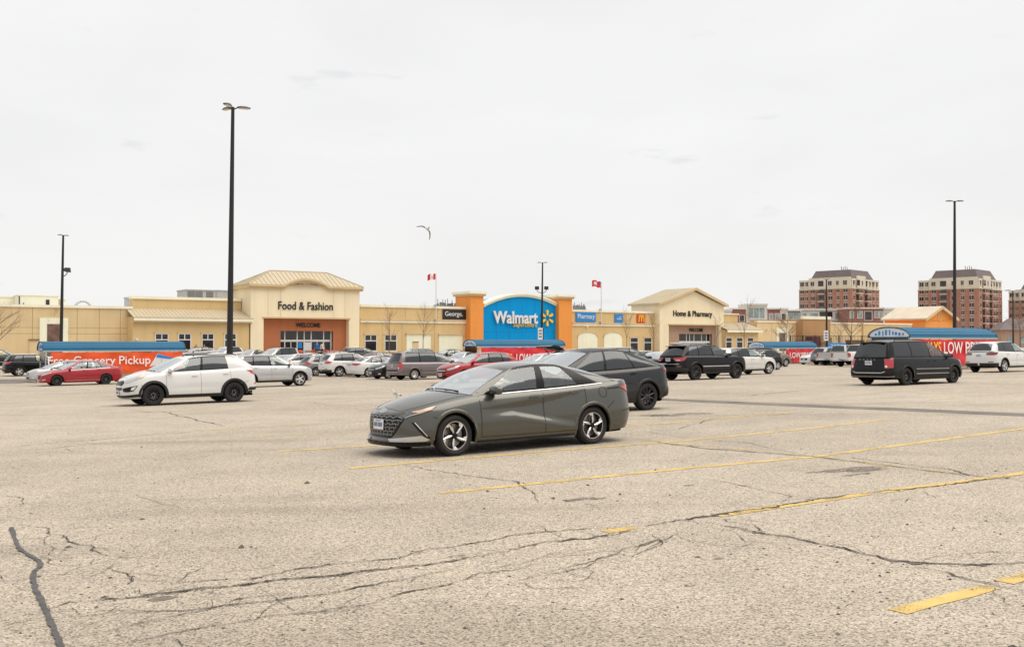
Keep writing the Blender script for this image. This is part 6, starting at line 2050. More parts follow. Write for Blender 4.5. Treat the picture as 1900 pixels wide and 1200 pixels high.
CARNAME = {'elantra': 'sedan', 'sportage': 'suv', 'crossover': 'suv', 'minivan': 'minivan', 'jeep': 'suv', 'tesla': 'crossover_car', 'sedan': 'sedan', 'sonata': 'sedan', 'hatch': 'hatchback', 'wagon': 'wagon', 'pickup': 'pickup_truck'}
def put_car(kind, colour, h, label, O=None, px=None, Y=None, ref='c', group='parked cars', scale=(1, 1, 1), cat='car', lift=0, tint=None):
    root, K = proto(kind)
    S = K.S
    hr = R(h)
    d = Vector((math.cos(hr), math.sin(hr))); n = Vector((-d.y, d.x))
    if O is not None:
        c = Vector(O) - d * K.xm
    else:
        near = (-1 if h < 90 or h > 270 else 1) * (K.W2 - .1)
        lx, ly = {'c': (0, 0), 'fw': (S['wb'] / 2, near), 'rw': (-S['wb'] / 2, near), 'fb': (K.xm, 0), 'rb': (K.xm - S['L'], 0)}[ref]
        lx *= scale[0]; ly *= scale[1]
        rx = ray(px, 640)
        c = Vector((rx.x / rx.y * Y, Y)) - d * lx - n * ly
    def g(a, b):
        q = c + d * a + n * b
        return gz(q.x, q.y)
    w2 = S['wb'] / 2
    fz, rz = (g(w2, .8) + g(w2, -.8)) / 2, (g(-w2, .8) + g(-w2, -.8)) / 2
    lz, qz = (g(w2, .8) + g(-w2, .8)) / 2, (g(w2, -.8) + g(-w2, -.8)) / 2
    X = Vector((d.x, d.y, (fz - rz) / (2 * w2))).normalized()
    Yv = Vector((n.x, n.y, (lz - qz) / 1.6)); Yv = (Yv - X * Yv.dot(X)).normalized()
    Z = X.cross(Yv)
    M = Matrix((X, Yv, Z)).transposed()
    o = copy_tree(root, None, {'car_paint': PAINT[colour], **(tint or {})})
    o.name = CARNAME[kind]
    o.location = (c.x, c.y, (fz + rz) / 2 - .004)
    o.rotation_euler = M.to_euler()
    o.scale = scale
    tag(o, label, cat, group)
    return o, c, d, n
# ================================================================ BACKGROUND BUILDINGS
M_bbrick = mat('red_brick', (.40, .20, .145), .85, 0, .14, .6)
M_bbrick2 = mat('dark_red_brick', (.30, .125, .10), .85, 0, .14, .6)
M_precast = mat('cream_precast', (.66, .59, .47), .8, 0, .06, .3)
M_mansard = mat('brown_mansard', (.135, .105, .105), .7, 0, .10, .4)
M_slab = mat('balcony_slab', (.66, .61, .54), .8, 0, .05, .4)
M_rail = mat('balcony_glass', (.10, .10, .105), .2, 0, .2, .5)
M_wgrey = mat('pale_cladding', (.66, .64, .60), .7, 0, .05, .3)
M_charc = mat('charcoal_cladding', (.06, .06, .065), .7, 0, .1, .3)
M_orange2 = mat('orange_wall_far', (.86, .34, .075), .85, 0, .05, .3)
M_shingle = mat('pale_shingle_roof', (.56, .49, .38), .8, 0, .08, .5)  # pale tone of the shingles themselves

def win_mesh(w, h, m):
    mb = MB()
    mb.box(-w/2, w/2, -.06, .05, -h/2, h/2)
    o = mb.build('window', m, None, recalc=False); me = o.data; bpy.data.objects.remove(o); return me
def frame_mesh(w, h, m):
    mb = MB()
    mb.box(-w/2 - .12, w/2 + .12, -.16, -.0, -h/2 - .22, -h/2); mb.box(-w/2 - .12, w/2 + .12, -.14, 0, h/2, h/2 + .2); mb.box(-.05, .05, -.11, -.061, -h/2, h/2)
    o = mb.build('window_trim', m, None, recalc=False); me = o.data; bpy.data.objects.remove(o); return me
WIN = {'a': win_mesh(1.7, 1.75, M_pane), 'b': win_mesh(1.1, 1.7, M_pane), 'c': win_mesh(2.6, 2.2, M_pane), 'd': win_mesh(1.6, 1.7, M_paneL)}
WFR = {'a': frame_mesh(1.7, 1.75, M_slab), 'b': frame_mesh(1.1, 1.7, M_slab), 'd': frame_mesh(1.6, 1.7, M_slab)}

def apartment(label, pxl, pxr, Y, ptop, floors_from, rot=-45, wf=26, ws=27, nfl=8):
    # corner nearest the camera
    kl, kr = (pxl - CX) / FPX, (pxr - CX) / FPX
    Wd = (kr - kl) * Y
    pm = pxl + (pxr - pxl) * .60
    c = at(pm, 634, Y)
    scale = Wd / 35.5
    wf, ws = wf * scale, ws * scale
    root = empty('apartment_tower', (c.x, c.y, 0), R(rot), label, 'apartment block', 'brick apartment towers beyond the store')
    H = at(pm, ptop, Y).z
    fh = H / (nfl + 1.0)
    zb_ = H - fh * 1.28           # cream top two floors above this
    # front runs to local -x from the corner, side runs to local +y
    W('brick_wall', -wf, 0, 0, ws, -2, zb_, M_bbrick, root)
    W('precast_wall', -wf + .15, -.15, .15, ws - .15, zb_ + .002, H - fh * .25, M_precast, root)
    W('belt_course', -wf - .25, .25, -.25, ws + .25, zb_ - .35, zb_ + .0, M_precast, root)
    W('parapet', -wf + .02, -.02, .02, ws - .02, H - fh * .25 + .002, H, M_precast, root)
    W('bay', -wf * .80, -wf * .02, -.5, -.002, zb_ + .004, H + .7, M_precast, root)
    W('bay', .002, .5, ws * .15, ws * .45, zb_ + .004, H + 1.3, M_precast, root)
    mb = MB()
    i0, i1, z1 = 2.4 * scale, 4.8 * scale, H + 4.3 * scale
    v = [(-wf + i0*1.8, i0, H + .002), (-i0*.6, i0, H + .002), (-i0*.6, ws - i0, H + .002), (-wf + i0*1.8, ws - i0, H + .002),
         (-wf + i1*1.25, i1, z1), (-i1*.7, i1, z1), (-i1*.7, ws - i1, z1), (-wf + i1*1.25, ws - i1, z1)]
    mb.add(v, [(3,2,1,0), (4,5,6,7), (0,1,5,4), (1,2,6,5), (2,3,7,6), (3,0,4,7)])
    mb.build('mansard_roof', M_mansard, root)
    for k in range(4): W('roof_vent', -i1 - .3 - k*.9, -i1 - .12 - k*.9, i1 + .5, i1 + .7, z1 + .002, z1 + 1.2 + .4 * (k % 2), M_charc, root)
    # front windows
    cols = [(.06,'a'),(.15,'b'),(.27,'a'),(.43,'c'),(.60,'a'),(.74,'b'),(.88,'a')]
    scols = [(.07,'b'),(.19,'c'),(.33,'b'),(.50,'c'),(.66,'b'),(.78,'a'),(.92,'b')]
    for fl in range(floors_from, nfl + 1):
        z = fh * (fl + .45)
        top = fl >= nfl
        for fx, kd in cols:
            x = -wf + wf * fx
            y = -.5 if (.20 < fx < .98 and z > zb_) else 0
            w = mesh_obj('window', WIN[kd], root, (x, y, z), (0, 0, 0)); w.scale = (scale, 1, fh / 3.0)
            if kd in WFR: mesh_obj('window_trim', WFR[kd], w)
            if kd == 'c' and not top:
                W('balcony_slab', x - 1.6*scale, x + 1.6*scale, -.9, -.062, z - fh*.48, z - fh*.38, M_slab, root)
                W('balcony_rail', x - 1.55*scale, x + 1.55*scale, -.86, -.80, z - fh*.375, z - fh*.10, M_rail, root)
        for fy, kd in scols:
            y = ws * fy
            x = .5 if (.15 < fy < .45 and z > zb_) else 0
            w = mesh_obj('window', WIN[kd], root, (x, y, z), (0, 0, PI / 2)); w.scale = (scale, 1, fh / 3.0)
            if kd in WFR: mesh_obj('window_trim', WFR[kd], w)
            if kd == 'c' and not top:
                W('balcony_slab', .062, 1.7, y - 2.0*scale, y + 2.0*scale, z - fh*.48, z - fh*.38, M_slab, root)
                W('balcony_rail', 1.60, 1.66, y - 1.95*scale, y + 1.95*scale, z - fh*.375, z - fh*.10, M_rail, root)
    for fx in (.20, .345, .515, .67, .81): W('pilaster', -wf + wf*fx - .35, -wf + wf*fx + .35, -.16, -.002, -2, zb_ - .36, M_bbrick2 if fx in (.345,.515) else M_bbrick, root)
    return root
apartment('red brick apartment tower left of the gap, straight behind the low white condos', 1493, 1641, 430, 516, 3)
apartment('red brick apartment tower behind the orange gabled building', 1724, 1880, 430, 516, 1)
apartment('red brick apartment tower cut off by the right edge of the photo', 1897, 2040, 430, 537, 1, nfl=7)

# low condo blocks between the store roof and the towers
def seg(root, X0, X1, z0, z1, m, depth=10, name='wall', y=0):
    return W(name, X0, X1, y, y + depth, z0, z1, m, root)
def condo(label, segs, Y, pbase=604):
    p0 = segs[0][0]
    a = at(p0, 634, Y)
    root = empty('condo_block', (a.x, a.y, 0), 0, label, 'condo block')
    for (pa, pb, pt, m, wins) in segs:
        x0, x1 = at(pa, 600, Y).x - a.x, at(pb, 600, Y).x - a.x
        zt_ = at(pa, pt, Y).z
        seg(root, x0 + .002, x1 - .002, -1, zt_, m, y=0 if m is not M_charc else .6)
        W('roof_edge', x0 - .1, x1 + .1, -.5, 10.2, zt_ + .002, zt_ + .45, M_wgrey if m is not M_bbrick2 else M_slab, root)
        for (qa, qb, ya, yb2, pm) in wins:
            wx0, wx1 = at(qa, 600, Y).x - a.x, at(qb, 600, Y).x - a.x
            wz1, wz0 = at(qa, ya, Y).z, at(qa, yb2, Y).z
            yy = .6 if m is M_charc else 0
            mb = MB()
            mb.box(wx0 - .12, wx1 + .12, yy - .12, yy - .002, wz0 - .14, wz0); mb.box(wx0 - .12, wx1 + .12, yy - .12, yy - .002, wz1, wz1 + .14)
            nb = max(1, int((wx1 - wx0) / 1.5))
            for k in range(nb + 1):
                xx = wx0 + (wx1 - wx0) * k / nb; mb.box(xx - .07, xx + .07, yy - .12, yy - .002, wz0 + .001, wz1 - .001)
            wn_ = mb.build('window', M_frame, root, recalc=False)
            W('pane', wx0 + .08, wx1 - .08, yy - .06, yy - .003, wz0 + .004, wz1 - .004, pm, wn_)
    return root
condo('low condo block with a tall pale glazed bay between red brick wings', [
    (1345, 1358, 577, M_wgrey, []), (1358, 1384, 574, M_bbrick2, [(1372, 1381, 585, 596, M_pane)]),
    (1384, 1424, 566, M_wgrey, [(1388, 1419, 571, 590, M_paneL), (1390, 1418, 593, 598, M_paneL)]),
    (1424, 1447.5, 574, M_bbrick2, [(1427, 1434, 582, 593, M_paneL), (1438, 1446, 582, 593, M_paneL)]),
    (1447.5, 1462, 574, M_wgrey, [(1450, 1458, 582, 593, M_pane)]),
    (1462, 1486, 577, M_charc, [(1464, 1471, 580, 592, M_paneL), (1473, 1484, 580, 592, M_paneL)])], 300)
condo('long white condo block in front of the first brick tower', [
    (1486, 1574, 575.5, M_wgrey, [(1489, 1497, 581, 587, M_paneL), (1503, 1518, 581, 588, M_paneL), (1520, 1545, 578, 588, M_pane), (1549, 1557, 581, 592, M_paneL), (1562, 1571, 581, 592, M_paneL)]),
    (1543.5, 1573, 594.5, M_charc, [])], 310)
condo('low red brick condo block right of the long white one', [
    (1574, 1639, 573, M_bbrick2, [(1577, 1584, 578, 590, M_paneL), (1591, 1600, 578, 590, M_paneL), (1604, 1618, 578, 594, M_pane), (1623, 1630, 578, 589, M_paneL), (1632, 1637, 578, 589, M_paneL)]),
    (1639, 1668, 574, M_wgrey, [(1642, 1646, 580, 590, M_paneL), (1650, 1654, 580, 590, M_paneL), (1659, 1664, 581, 591, M_paneL)]),
    (1668, 1692, 574, M_bbrick2, [(1672, 1678, 580, 590, M_paneL)])], 300)
# orange gabled shop
F2 = F
x0, x1 = FT(1717, -3), FT(1770, -3); ax2 = FT(1743.5, -3)
zE, zA = FZ(1743, 590, -3), FZ(1743, 571, -3)
gab = empty('gabled_shop', to_world(x0, 3, 0), R(35), 'bright orange gabled shop with a pale roof behind the right cart shelter', 'shop')
wv = x1 - x0; dp = 9.5
MB().prism([(0, -1), (wv, -1), (wv, zE), (ax2 - x0, zA - .2), (0, zE)], 0, dp).build('wall', M_orange2, gab)
W('string_course', -.1, wv + .1, -.12, -.003, zE - .5, zE - .15, W_orange, gab)
for sgn, xe in ((-1, -.7), (1, wv + .7)):
    mb = MB(); a = ax2 - x0
    zl_ = zE - .45
    v = [(xe, -.7, zl_), (a, -.7, zA), (a, dp + .5, zA), (xe, dp + .5, zl_)]; v += [(p, q, r_ + .35) for p, q, r_ in v]
    mb.add(v, [(0,1,2,3), (4,5,6,7), (0,4,5,1), (1,5,6,2), (2,6,7,3), (3,7,4,0)])
    rf = mb.build('roof', M_shingle, gab)
    mb = MB(); v = [(xe, -.82, zl_ - .25), (a, -.82, zA - .25), (a, -.82, zA + .4), (xe, -.82, zl_ + .4)]; v += [(p, -.703, r_) for p, q, r_ in v]
    mb.add(v, [(0,1,2,3), (4,5,6,7), (0,4,5,1), (1,5,6,2), (2,6,7,3), (3,7,4,0)])
    mb.build('rake_board', W_trim, rf)
mb = MB()
for k in range(20):
    a, b = 2*PI*k/20, 2*PI*(k+1)/20; cx_, cz_ = ax2 - x0, zE + (zA - zE) * .12
    mb.tube((cx_ + .62*math.cos(a), -.04, cz_ + .9*math.sin(a)), (cx_ + .62*math.cos(b), -.04, cz_ + .9*math.sin(b)), .12, n=5)
mb.build('round_emblem', W_trim, gab)
W('side_lean_to', -12, -.01, 3, dp, -1, zE - 1.6, M_orange2, gab)
# low buildings at the far right
p = at(1858, 634, 260)
hb = empty('low_house', (p.x, p.y, 0), R(-10), 'low brown house under the third tower at the right edge', 'house')
W('wall', 0, 20, 0, 9, -1, at(1858, 612, 260).z, W_brown, hb)
mb = MB(); zt_ = at(1858, 612, 260).z; v = [(-.6,-.6,zt_),(20.6,-.6,zt_),(20.6,9.6,zt_),(-.6,9.6,zt_),(3,4.5,zt_+3),(17,4.5,zt_+3)]
mb.add(v, [(0,1,5,4),(1,2,5),(2,3,4,5),(3,0,4),(3,2,1,0)]); mb.build('roof', M_mansard, hb)
for k in range(4): W('window', 1.5 + k*3, 3 + k*3, -.08, -.003, 1.2, 3.0, M_paneL, hb)

# ================================================================ CART SHELTERS
M_barrel = mat('blue_barrel_roof', (.012, .125, .235), .5, 0, .10, .5, spec=.25)
M_barrel_d = mat('blue_barrel_rib', (.008, .08, .16), .5, .0, .05, .5)
M_post = mat('galvanised_post', (.46, .47, .48), .45, .4, .05, 2)
M_bred = mat('red_banner', (.62, .022, .035), .55, 0, .10, 1.2)
M_bor = mat('orange_red_banner', (.74, .085, .012), .55, 0, .10, 1.2)
M_board = mat('cream_boards', (.62, .55, .40), .75, 0, .08, 1.5)
M_smoke = glass('smoked_panel', (.25, .25, .26))
M_gable_w = mat('gable_white', (.72, .75, .78), .4)
M_banner_txt = mat('banner_white', (.84, .82, .80), .5, 0, .02)
def corral(label, px, Y, L, H, wid, bmat, words, btop=.0, bh=1.25, tsize=.9, bstart=.35, bend=.15, blabel='red banner', tip=None):
    k = ray(px, 634)
    X = k.x / k.y * Y
    z0 = min(gz(X, Y), gz(X + L * C35, Y + L * S35))
    root = empty('cart_shelter', (X, Y, z0), R(35), label, 'cart shelter', 'blue roofed cart shelters')
    he = H - .62
    # local: x along, y across (away); near long side at y=0
    n = 12
    arc = [(wid/2 - wid/2 * 1.06 * math.cos(PI*i/n), he + .62 * math.sin(PI*i/n) ** .9) for i in range(n + 1)]
    mb = MB()
    for (a, b) in zip(arc[:-1], arc[1:]):
        v = [(-.15, a[0], a[1]), (L + .15, a[0], a[1]), (L + .15, b[0], b[1]), (-.15, b[0], b[1])]
        mb.add(v, [(0,1,2,3)])
        v2 = [(x, y, z - .03) for x, y, z in v]; mb.add(v2, [(3,2,1,0)])
    roof = mb.build('barrel_roof', M_barrel, root, True, sharp=R(50))
    for i in range(1, n):
        if i % 2 == 0 or i < 5:
            a = arc[i]; mb = MB(); mb.tube((-.16, a[0], a[1]), (L + .16, a[0], a[1]), .022, n=5)
            mb.build('roof_rib', M_barrel_d, roof, recalc=False)
    for x in (-.15, L + .15):
        mb = MB()
        for (a, b) in zip(arc[:-1], arc[1:]): mb.tube((x, a[0], a[1]), (x, b[0], b[1]), .04, n=5)
        mb.tube((x, -.06, he), (x, wid + .06, he), .035, n=5)
        mb.build('end_hoop', M_barrel_d, root)
    mb = MB()
    mb.add([(-.10, a[0], a[1] - .02) for a in arc[1:-1]] + [(-.10, wid*.98, he + .02), (-.10, wid*.02, he + .02)], [tuple(range(n + 1))])
    gp = mb.build('gable_panel', M_gable_w, root, recalc=False)
    rr = random.Random(px)
    for i in range(9):
        y = wid * (.13 + .085 * i); hh = .30 * math.sin(PI * (y / wid)) + .08
        W('gable_mark', -.13, -.105, y, y + wid * rr.uniform(.02, .05), he + .07 + hh * rr.uniform(0, .3), he + .06 + hh * rr.uniform(.7, 1.1), M_sblue, gp)
    W('gutter', -.15, L + .15, -.10, .03, he - .10, he - .01, M_post, root)
    npst = 4
    for i in range(npst):
        for y in (.05, wid - .05):
            x = .05 + (L - .1) * i / (npst - 1)
            mb = MB(); mb.tube((x, y, -.4), (x, y, he), .045, n=8); mb.build('post', M_post, root, recalc=False)
    for z in (.35, .95):
        for y in (.05, wid - .05):
            mb = MB(); mb.tube((.05, y, z), (L - .05, y, z), .028, n=6); mb.build('rail', M_post, root, recalc=False)
    for i in range(4): W('side_board', .12, L - .12, .06, .10, .05 + i*.14, .17 + i*.14, M_board, root)
    W('end_panel', -.02, .0, .10, wid - .10, he - .75, he - .02, M_smoke, root)
    # banner, slightly slack
    b0, b1 = bstart, L - bend
    nx, nz = 60, 8
    zt_ = he - .14 - btop
    V, Fc = [], []
    for i in range(nx + 1):
        for j in range(nz + 1):
            x = b0 + (b1 - b0) * i / nx
            dr = abs(math.sin(i * PI / 11)) ** .5
            z = zt_ - bh * j / nz + (.035 * (dr - 1) if j == 0 else 0)
            y = -.135 + .045 * math.sin(i * .9 + j * .8) * math.sin(PI * j / nz) + .022 * math.sin(i * .37 - j * 1.1)
            V.append((x, y, z))
    for i in range(nx):
        for j in range(nz):
            a = i * (nz + 1) + j; Fc.append((a, a + 1, a + nz + 2, a + nz + 1))
    bn = MB().add(V, Fc).build('banner', bmat, None, True)
    bn.location = (X, Y, z0); bn.rotation_euler = (0, 0, R(35))
    tag(bn, blabel, 'banner', 'banners hung on the cart shelters')
    fp = Front(X, Y)
    for (body, pa, pb, qa, qb, m) in words:
        xa, z1 = fp(pa, qa, .2); xb, z2 = fp(pb, qb, .2); z1 = fp((pa + pb) / 2, qa, .2)[1]; z2 = fp((pa + pb) / 2, qb, .2)[1]
        text_obj('lettering', body, 1, m, bn, ((xa + xb) / 2, -.22, (z1 + z2) / 2 - z0), .012, .006, width=(xb - xa), height=z1 - z2)
    for i in range(6):
        x = b0 + (b1 - b0) * i / 5
        mb = MB(); mb.tube((x, -.13, zt_ - .02), (x, -.03, he - .04), .012, n=4); mb.build('banner_tie', M_trim, bn, recalc=False)
    return root
corral('cart shelter at the far left with the orange red grocery banner', 84, 70, 9.6, 2.66, 2.1, M_bor,
       [('Free', 89, 129, 661, 677, M_banner_txt), ('Grocery', 136, 214, 660.5, 681, M_banner_txt), ('Pickup', 221, 279, 660, 680, M_banner_txt)], bh=1.55, bstart=.35, bend=.1, blabel='orange red banner with white Free Grocery Pickup lettering')
corral('cart shelter in the middle, below the blue store front', 886, 95, 10.4, 2.55, 2.3, M_bred,
       [('ALWAYS', 906, 950, 656, 673, M_spark), ('LOW', 958, 984, 656, 673, M_banner_txt), ('PRICES', 989, 1031, 656, 673, M_banner_txt)], blabel='red banner on the shelter below the blue store front')
corral('cart shelter behind the taupe wagon, right of the black jeep style suv', 1420, 100, 7.9, 2.28, 2.1, M_bred,
       [('LOW', 1465.5, 1485, 653.5, 664, M_banner_txt), ('PRICES', 1487, 1514, 653.5, 664, M_banner_txt)], bstart=3.0, bend=-.05, bh=1.35, blabel='red low prices banner behind the taupe wagon')
corral('largest cart shelter, right behind the black minivan', 1689, 60, 9.4, 2.66, 2.75, M_bred,
       [('ALWAYS', 1693, 1746, 634, 656, M_spark), ('LOW', 1751, 1786, 634, 656, M_banner_txt), ('PRICES', 1791, 1843, 634, 656, M_banner_txt)], bstart=.15, bend=.0, bh=1.6, blabel='big red low prices banner behind the black minivan')

# ================================================================ LAMP POSTS
M_pole = mat('black_pole', (.016, .015, .015), .5, .2, .1, 4)
M_poleg = mat('grey_pole', (.10, .095, .09), .5, .2, .1, 4)
M_head = mat('lamp_head', (.06, .058, .055), .45, .2, .1, 6)
M_lampglass = mat('lamp_lens', (.70, .62, .50), .25)
M_conc = mat('concrete_base', (.42, .39, .34), .85, 0, .1, 3)
def lamp_post(label, px, Y, ptop, r0, heads=3, flood=None, sign=None, hs=1.0, rot=0, lean=0.0):
    k = ray(px, 634); X = k.x / k.y * Y
    z0 = gz(X, Y); H = at(px, ptop, Y).z - z0
    root = empty('lamp_post', (X, Y, z0), R(rot), label, 'lamp post', 'lamp posts of the car park')
    mb = MB(); mb.lathe([(.36, -.5), (.36, .75), (.33, .80), (0, .80)], 'z', 20); mb.build('concrete_base', M_conc, root, True)
    mb = MB(); mb.tube((0, 0, .8), (lean, 0, H), r0, r0 * .52, n=14); mb.build('pole', M_pole, root, True)
    W('base_plate', -.26, .26, -.26, .26, .802, .85, M_pole, root)
    for i in range(heads):
        a = 2 * PI * i / heads + .15 if heads == 3 else PI * i
        hd = empty('lamp_head', (lean, 0, H), a); hd.parent = root
        L = 1.05 * hs
        mb = MB(); mb.tube((0, 0, -.12), (.42 * hs, 0, .02), .045 * hs, n=6); mb.build('arm', M_head, hd, recalc=False)
        mb = MB()
        prof = [(.30, .12, .05), (.55, .20, .10), (.95, .22, .09), (1.25, .15, .03)]
        v, f = [], []
        for (x, w, h) in prof:
            v += [(x*hs, -w*hs, -.02), (x*hs, w*hs, -.02), (x*hs, w*.7*hs, h*hs), (x*hs, -w*.7*hs, h*hs)]
        for q in range(3):
            for e in range(4): f.append((q*4+e, q*4+(e+1) % 4, (q+1)*4+(e+1) % 4, (q+1)*4+e))
        f += [(0,3,2,1), (12,13,14,15)]
        mb.add(v, f); mb.build('housing', M_head, hd)
        mb = MB(); mb.box(.45*hs, 1.12*hs, -.15*hs, .15*hs, -.05, -.022); mb.build('lens', M_lampglass, hd, recalc=False)
    if flood:
        for (side, py) in flood:
            zf = at(px, py, Y).z - z0
            fl = empty('floodlight', (0, 0, zf)); fl.parent = root
            pts = [Vector((0, 0, -.55)), Vector((side*.35, 0, -.52)), Vector((side*.58, 0, -.30)), Vector((side*.60, 0, -.12))]
            mb = MB()
            for a, b in zip(pts[:-1], pts[1:]): mb.tube(a, b, .04, n=6)
            mb.build('bracket', M_pole, fl)
            mb = MB()
            v = [(side*.32,-.20,-.18),(side*.86,-.20,-.18),(side*.86,-.10,.26),(side*.32,-.10,.26),(side*.40,.22,-.06),(side*.78,.22,-.06),(side*.78,.22,.18),(side*.40,.22,.18)]
            mb.add(v, [(0,1,2,3),(7,6,5,4),(0,4,5,1),(1,5,6,2),(2,6,7,3),(3,7,4,0)]); mb.build('housing', M_pole, fl)
    if sign:
        za, zb_ = at(px, sign[0], Y).z - z0, at(px, sign[1], Y).z - z0
        s_ = empty('pole_sign', (X - .05, Y - .02, z0 + za), 0, sign[2], 'sign')
        h = za - zb_
        W('board', -.42, .18, -.30, -.26, -h, 0, M_white, s_)
        W('board', .22, .30, -.26, .40, -h, 0, M_pole, s_)
        for q in range(3): W('print_bar', -.30, .06, -.305, -.3005, -h*(.25 + .25*q) - .1, -h*(.25+.25*q) + .1, M_louvre, s_)
    return root
lamp_post('tall near black lamp post behind the white suv, carrying three flat heads', 426, 45, 199, .148, 3, hs=.62, rot=10, lean=.09)
lamp_post('black lamp post rising behind the far right cart shelter', 1771, 77, 373, .155, 2, hs=.55, lean=.10)
lamp_post('thin lamp post with one floodlight behind the far left cart shelter', 113, 92, 436, .17, 2, flood=[(1, 501)], hs=.45, rot=60, lean=.15)
lamp_post('lamp post with two floodlights in front of the blue store front', 1005, 126, 487, .17, 2, flood=[(-1, 535), (1, 535)], sign=(608, 630, 'white parking notice on the lamp post before the blue store front'), hs=.52, lean=.12)
lamp_post('thin lamp post with a white notice in front of the brown wall', 1534, 128, 518, .15, 2, sign=(613, 632, 'white notice on the thin lamp post by the brown wall'), hs=.3)
lamp_post('thin lamp post at the right edge before the third tower', 1880, 150, 539, .14, 2, hs=1.0)

# ================================================================ FLAGS
M_flagr = mat('flag_red', (.60, .02, .03), .6, 0, .05)
M_flagw = mat('flag_white', (.80, .79, .78), .6)
M_flagb = mat('flag_blue', (.03, .05, .22), .6)
M_silverpole = mat('flag_pole_white', (.62, .61, .60), .4, .2)
def flag(label, px, ptop, pbot, fl, red_only=False):
    x, zt_ = F(px, ptop, .45); zb_ = FZ(px, pbot, .45)
    root = empty('flagpole', to_world(x, -.45, zb_), R(35), label, 'flagpole')
    mb = MB(); mb.tube((0, 0, 0), (0, 0, zt_ - zb_), .075, .045, n=8); mb.build('pole', M_silverpole, root, True)
    for z in (.3, 2.3): W('bracket', -.1, .1, .0, .44, z, z + .15, M_louvre, root)
    mb = MB()
    h = zt_ - zb_
    nx = 14
    Lf, Hf = fl
    def P_(i, j): return (-.08 - Lf * i / nx, .22 * math.sin(i * .62) * i / nx, h - .1 - Hf * j / 4 + (.28 * (i / nx) if red_only else -.10 * i / nx) + .08 * math.sin(i * .8))
    v = [P_(i, j) for i in range(nx + 1) for j in range(5)]
    f, mi = [], []
    for i in range(nx):
        for j in range(4):
            f.append((i*5+j, i*5+j+1, (i+1)*5+j+1, (i+1)*5+j))
            if red_only: mi.append(2 if (i < 6 and j < 2 and (i + j) % 2 == 0) else (1 if 8 <= i <= 10 and 1 <= j <= 2 else 0))
            else: mi.append(0 if (i < 4 or i >= 10 or (6 <= i <= 7 and 1 <= j <= 2)) else 1)
    mb.v, mb.f, mb.m = v, f, mi
    mb.build('flag', [M_flagr, M_flagw, M_flagb], root, True, recalc=False)
flag('flagpole with the red and white maple leaf flag, left of the blue front', 809, 507, 599, (1.15, .80))
flag('flagpole with the red ensign flag, right of the blue front', 1115.5, 522, 603, (1.6, .95), True)

# ================================================================ TREES, FENCE
M_bark = mat('grey_bark', (.16, .125, .10), .9, 0, .2, 5)
M_twig = mat('bare_twigs', (.27, .18, .125), .9, 0, .2, 5)
def bare_tree(label, px, Y, H, spread, seed, pbase=None, dens=1.0, tr=.055):
    k = ray(px, 634); X = k.x / k.y * Y
    z0 = gz(X, Y) - .1
    root = empty('bare_tree', (X, Y, z0), 0, label, 'tree', 'bare young trees along the store')
    rr = random.Random(seed)
    tk, cr = MB(), MB()
    def grow(mb, p, d, L, r, lev):
        n = 3 if lev < 2 else 2
        for i in range(n):
            q = p + d * (L / n)
            mb.tube(p, q, r, r * .8, n=5 if lev < 2 else 3, cap=False)
            p, r = q, r * .8
            d = (d + Vector((rr.gauss(0, .10), rr.gauss(0, .10), rr.gauss(.04, .05)))).normalized()
            if lev < 4 and r > .004:
                for _ in range(3 if dens > 1 else (2 if rr.random() < .75 else 1)):
                    a = rr.uniform(0, 2*PI); t = rr.uniform(.5, .95) * spread
                    dd = (d + Vector((math.cos(a), math.sin(a), rr.uniform(-.1, .3))) * t).normalized()
                    grow(cr, p, dd, L * rr.uniform(.42, .62), r * .55, lev + 1)
    p = Vector((0, 0, 0)); d = Vector((0, 0, 1))
    tk.tube(p, (0, 0, H * .32), tr, tr * .8, n=7)
    p = Vector((0, 0, H * .32))
    for i in range(4):
        q = p + d * (H * .68 / 4)
        tk.tube(p, q, tr * (.8 - .17*i), tr * (.63 - .17*i) + .004, n=5, cap=False)
        for _ in range(4):
            a = rr.uniform(0, 2*PI)
            dd = Vector((math.cos(a) * spread, math.sin(a) * spread, rr.uniform(.45, 1.0))).normalized()
            grow(cr, p.lerp(q, rr.random()), dd, H * (.34 - .045*i), tr * .34, 1)
        p = q; d = (d + Vector((rr.gauss(0, .06), rr.gauss(0, .06), 0))).normalized()
    tk.build('trunk', M_bark, root, recalc=False); cr.build('crown', M_twig, root, recalc=False)
    return root
bare_tree('bare tree spreading at the far left edge in front of the tan wing', -8, 84, 6.4, .9, 1, dens=1.0, tr=.12)
bare_tree('small bushy bare tree before the brown panel on the left wing', 101, 108, 4.6, .8, 2, dens=1.5, tr=.08)
bare_tree('slim bare tree before the second window right of the food tower', 722, 122, 5.4, .45, 3)
bare_tree('slim bare tree before the left blank panel', 785, 125, 5.8, .5, 4)
bare_tree('slim bare tree right of the arched panels', 1163, 143, 5.6, .45, 5)
bare_tree('slim bare tree at the left edge of the pharmacy tower', 1213, 148, 5.2, .4, 6)
bare_tree('slim bare tree at the right side of the pharmacy portal', 1330, 152, 5.0, .5, 7)
bare_tree('tall thin bare tree before the three small windows', 1381, 150, 7.2, .5, 8)
bare_tree('multi stemmed bare tree by the second brown panel', 1459, 150, 5.6, .7, 9, dens=1.5, tr=.08)
bare_tree('dark bare tree before the tan wall left of the black minivan', 1580, 130, 6.4, .65, 10, dens=1.5, tr=.08)
bare_tree('low bare tree behind the garden fence', 1560, 150, 4.8, .7, 12)
bare_tree('bare tree at the right edge by the third tower', 1893, 170, 7.5, .8, 13, dens=1.5, tr=.13)
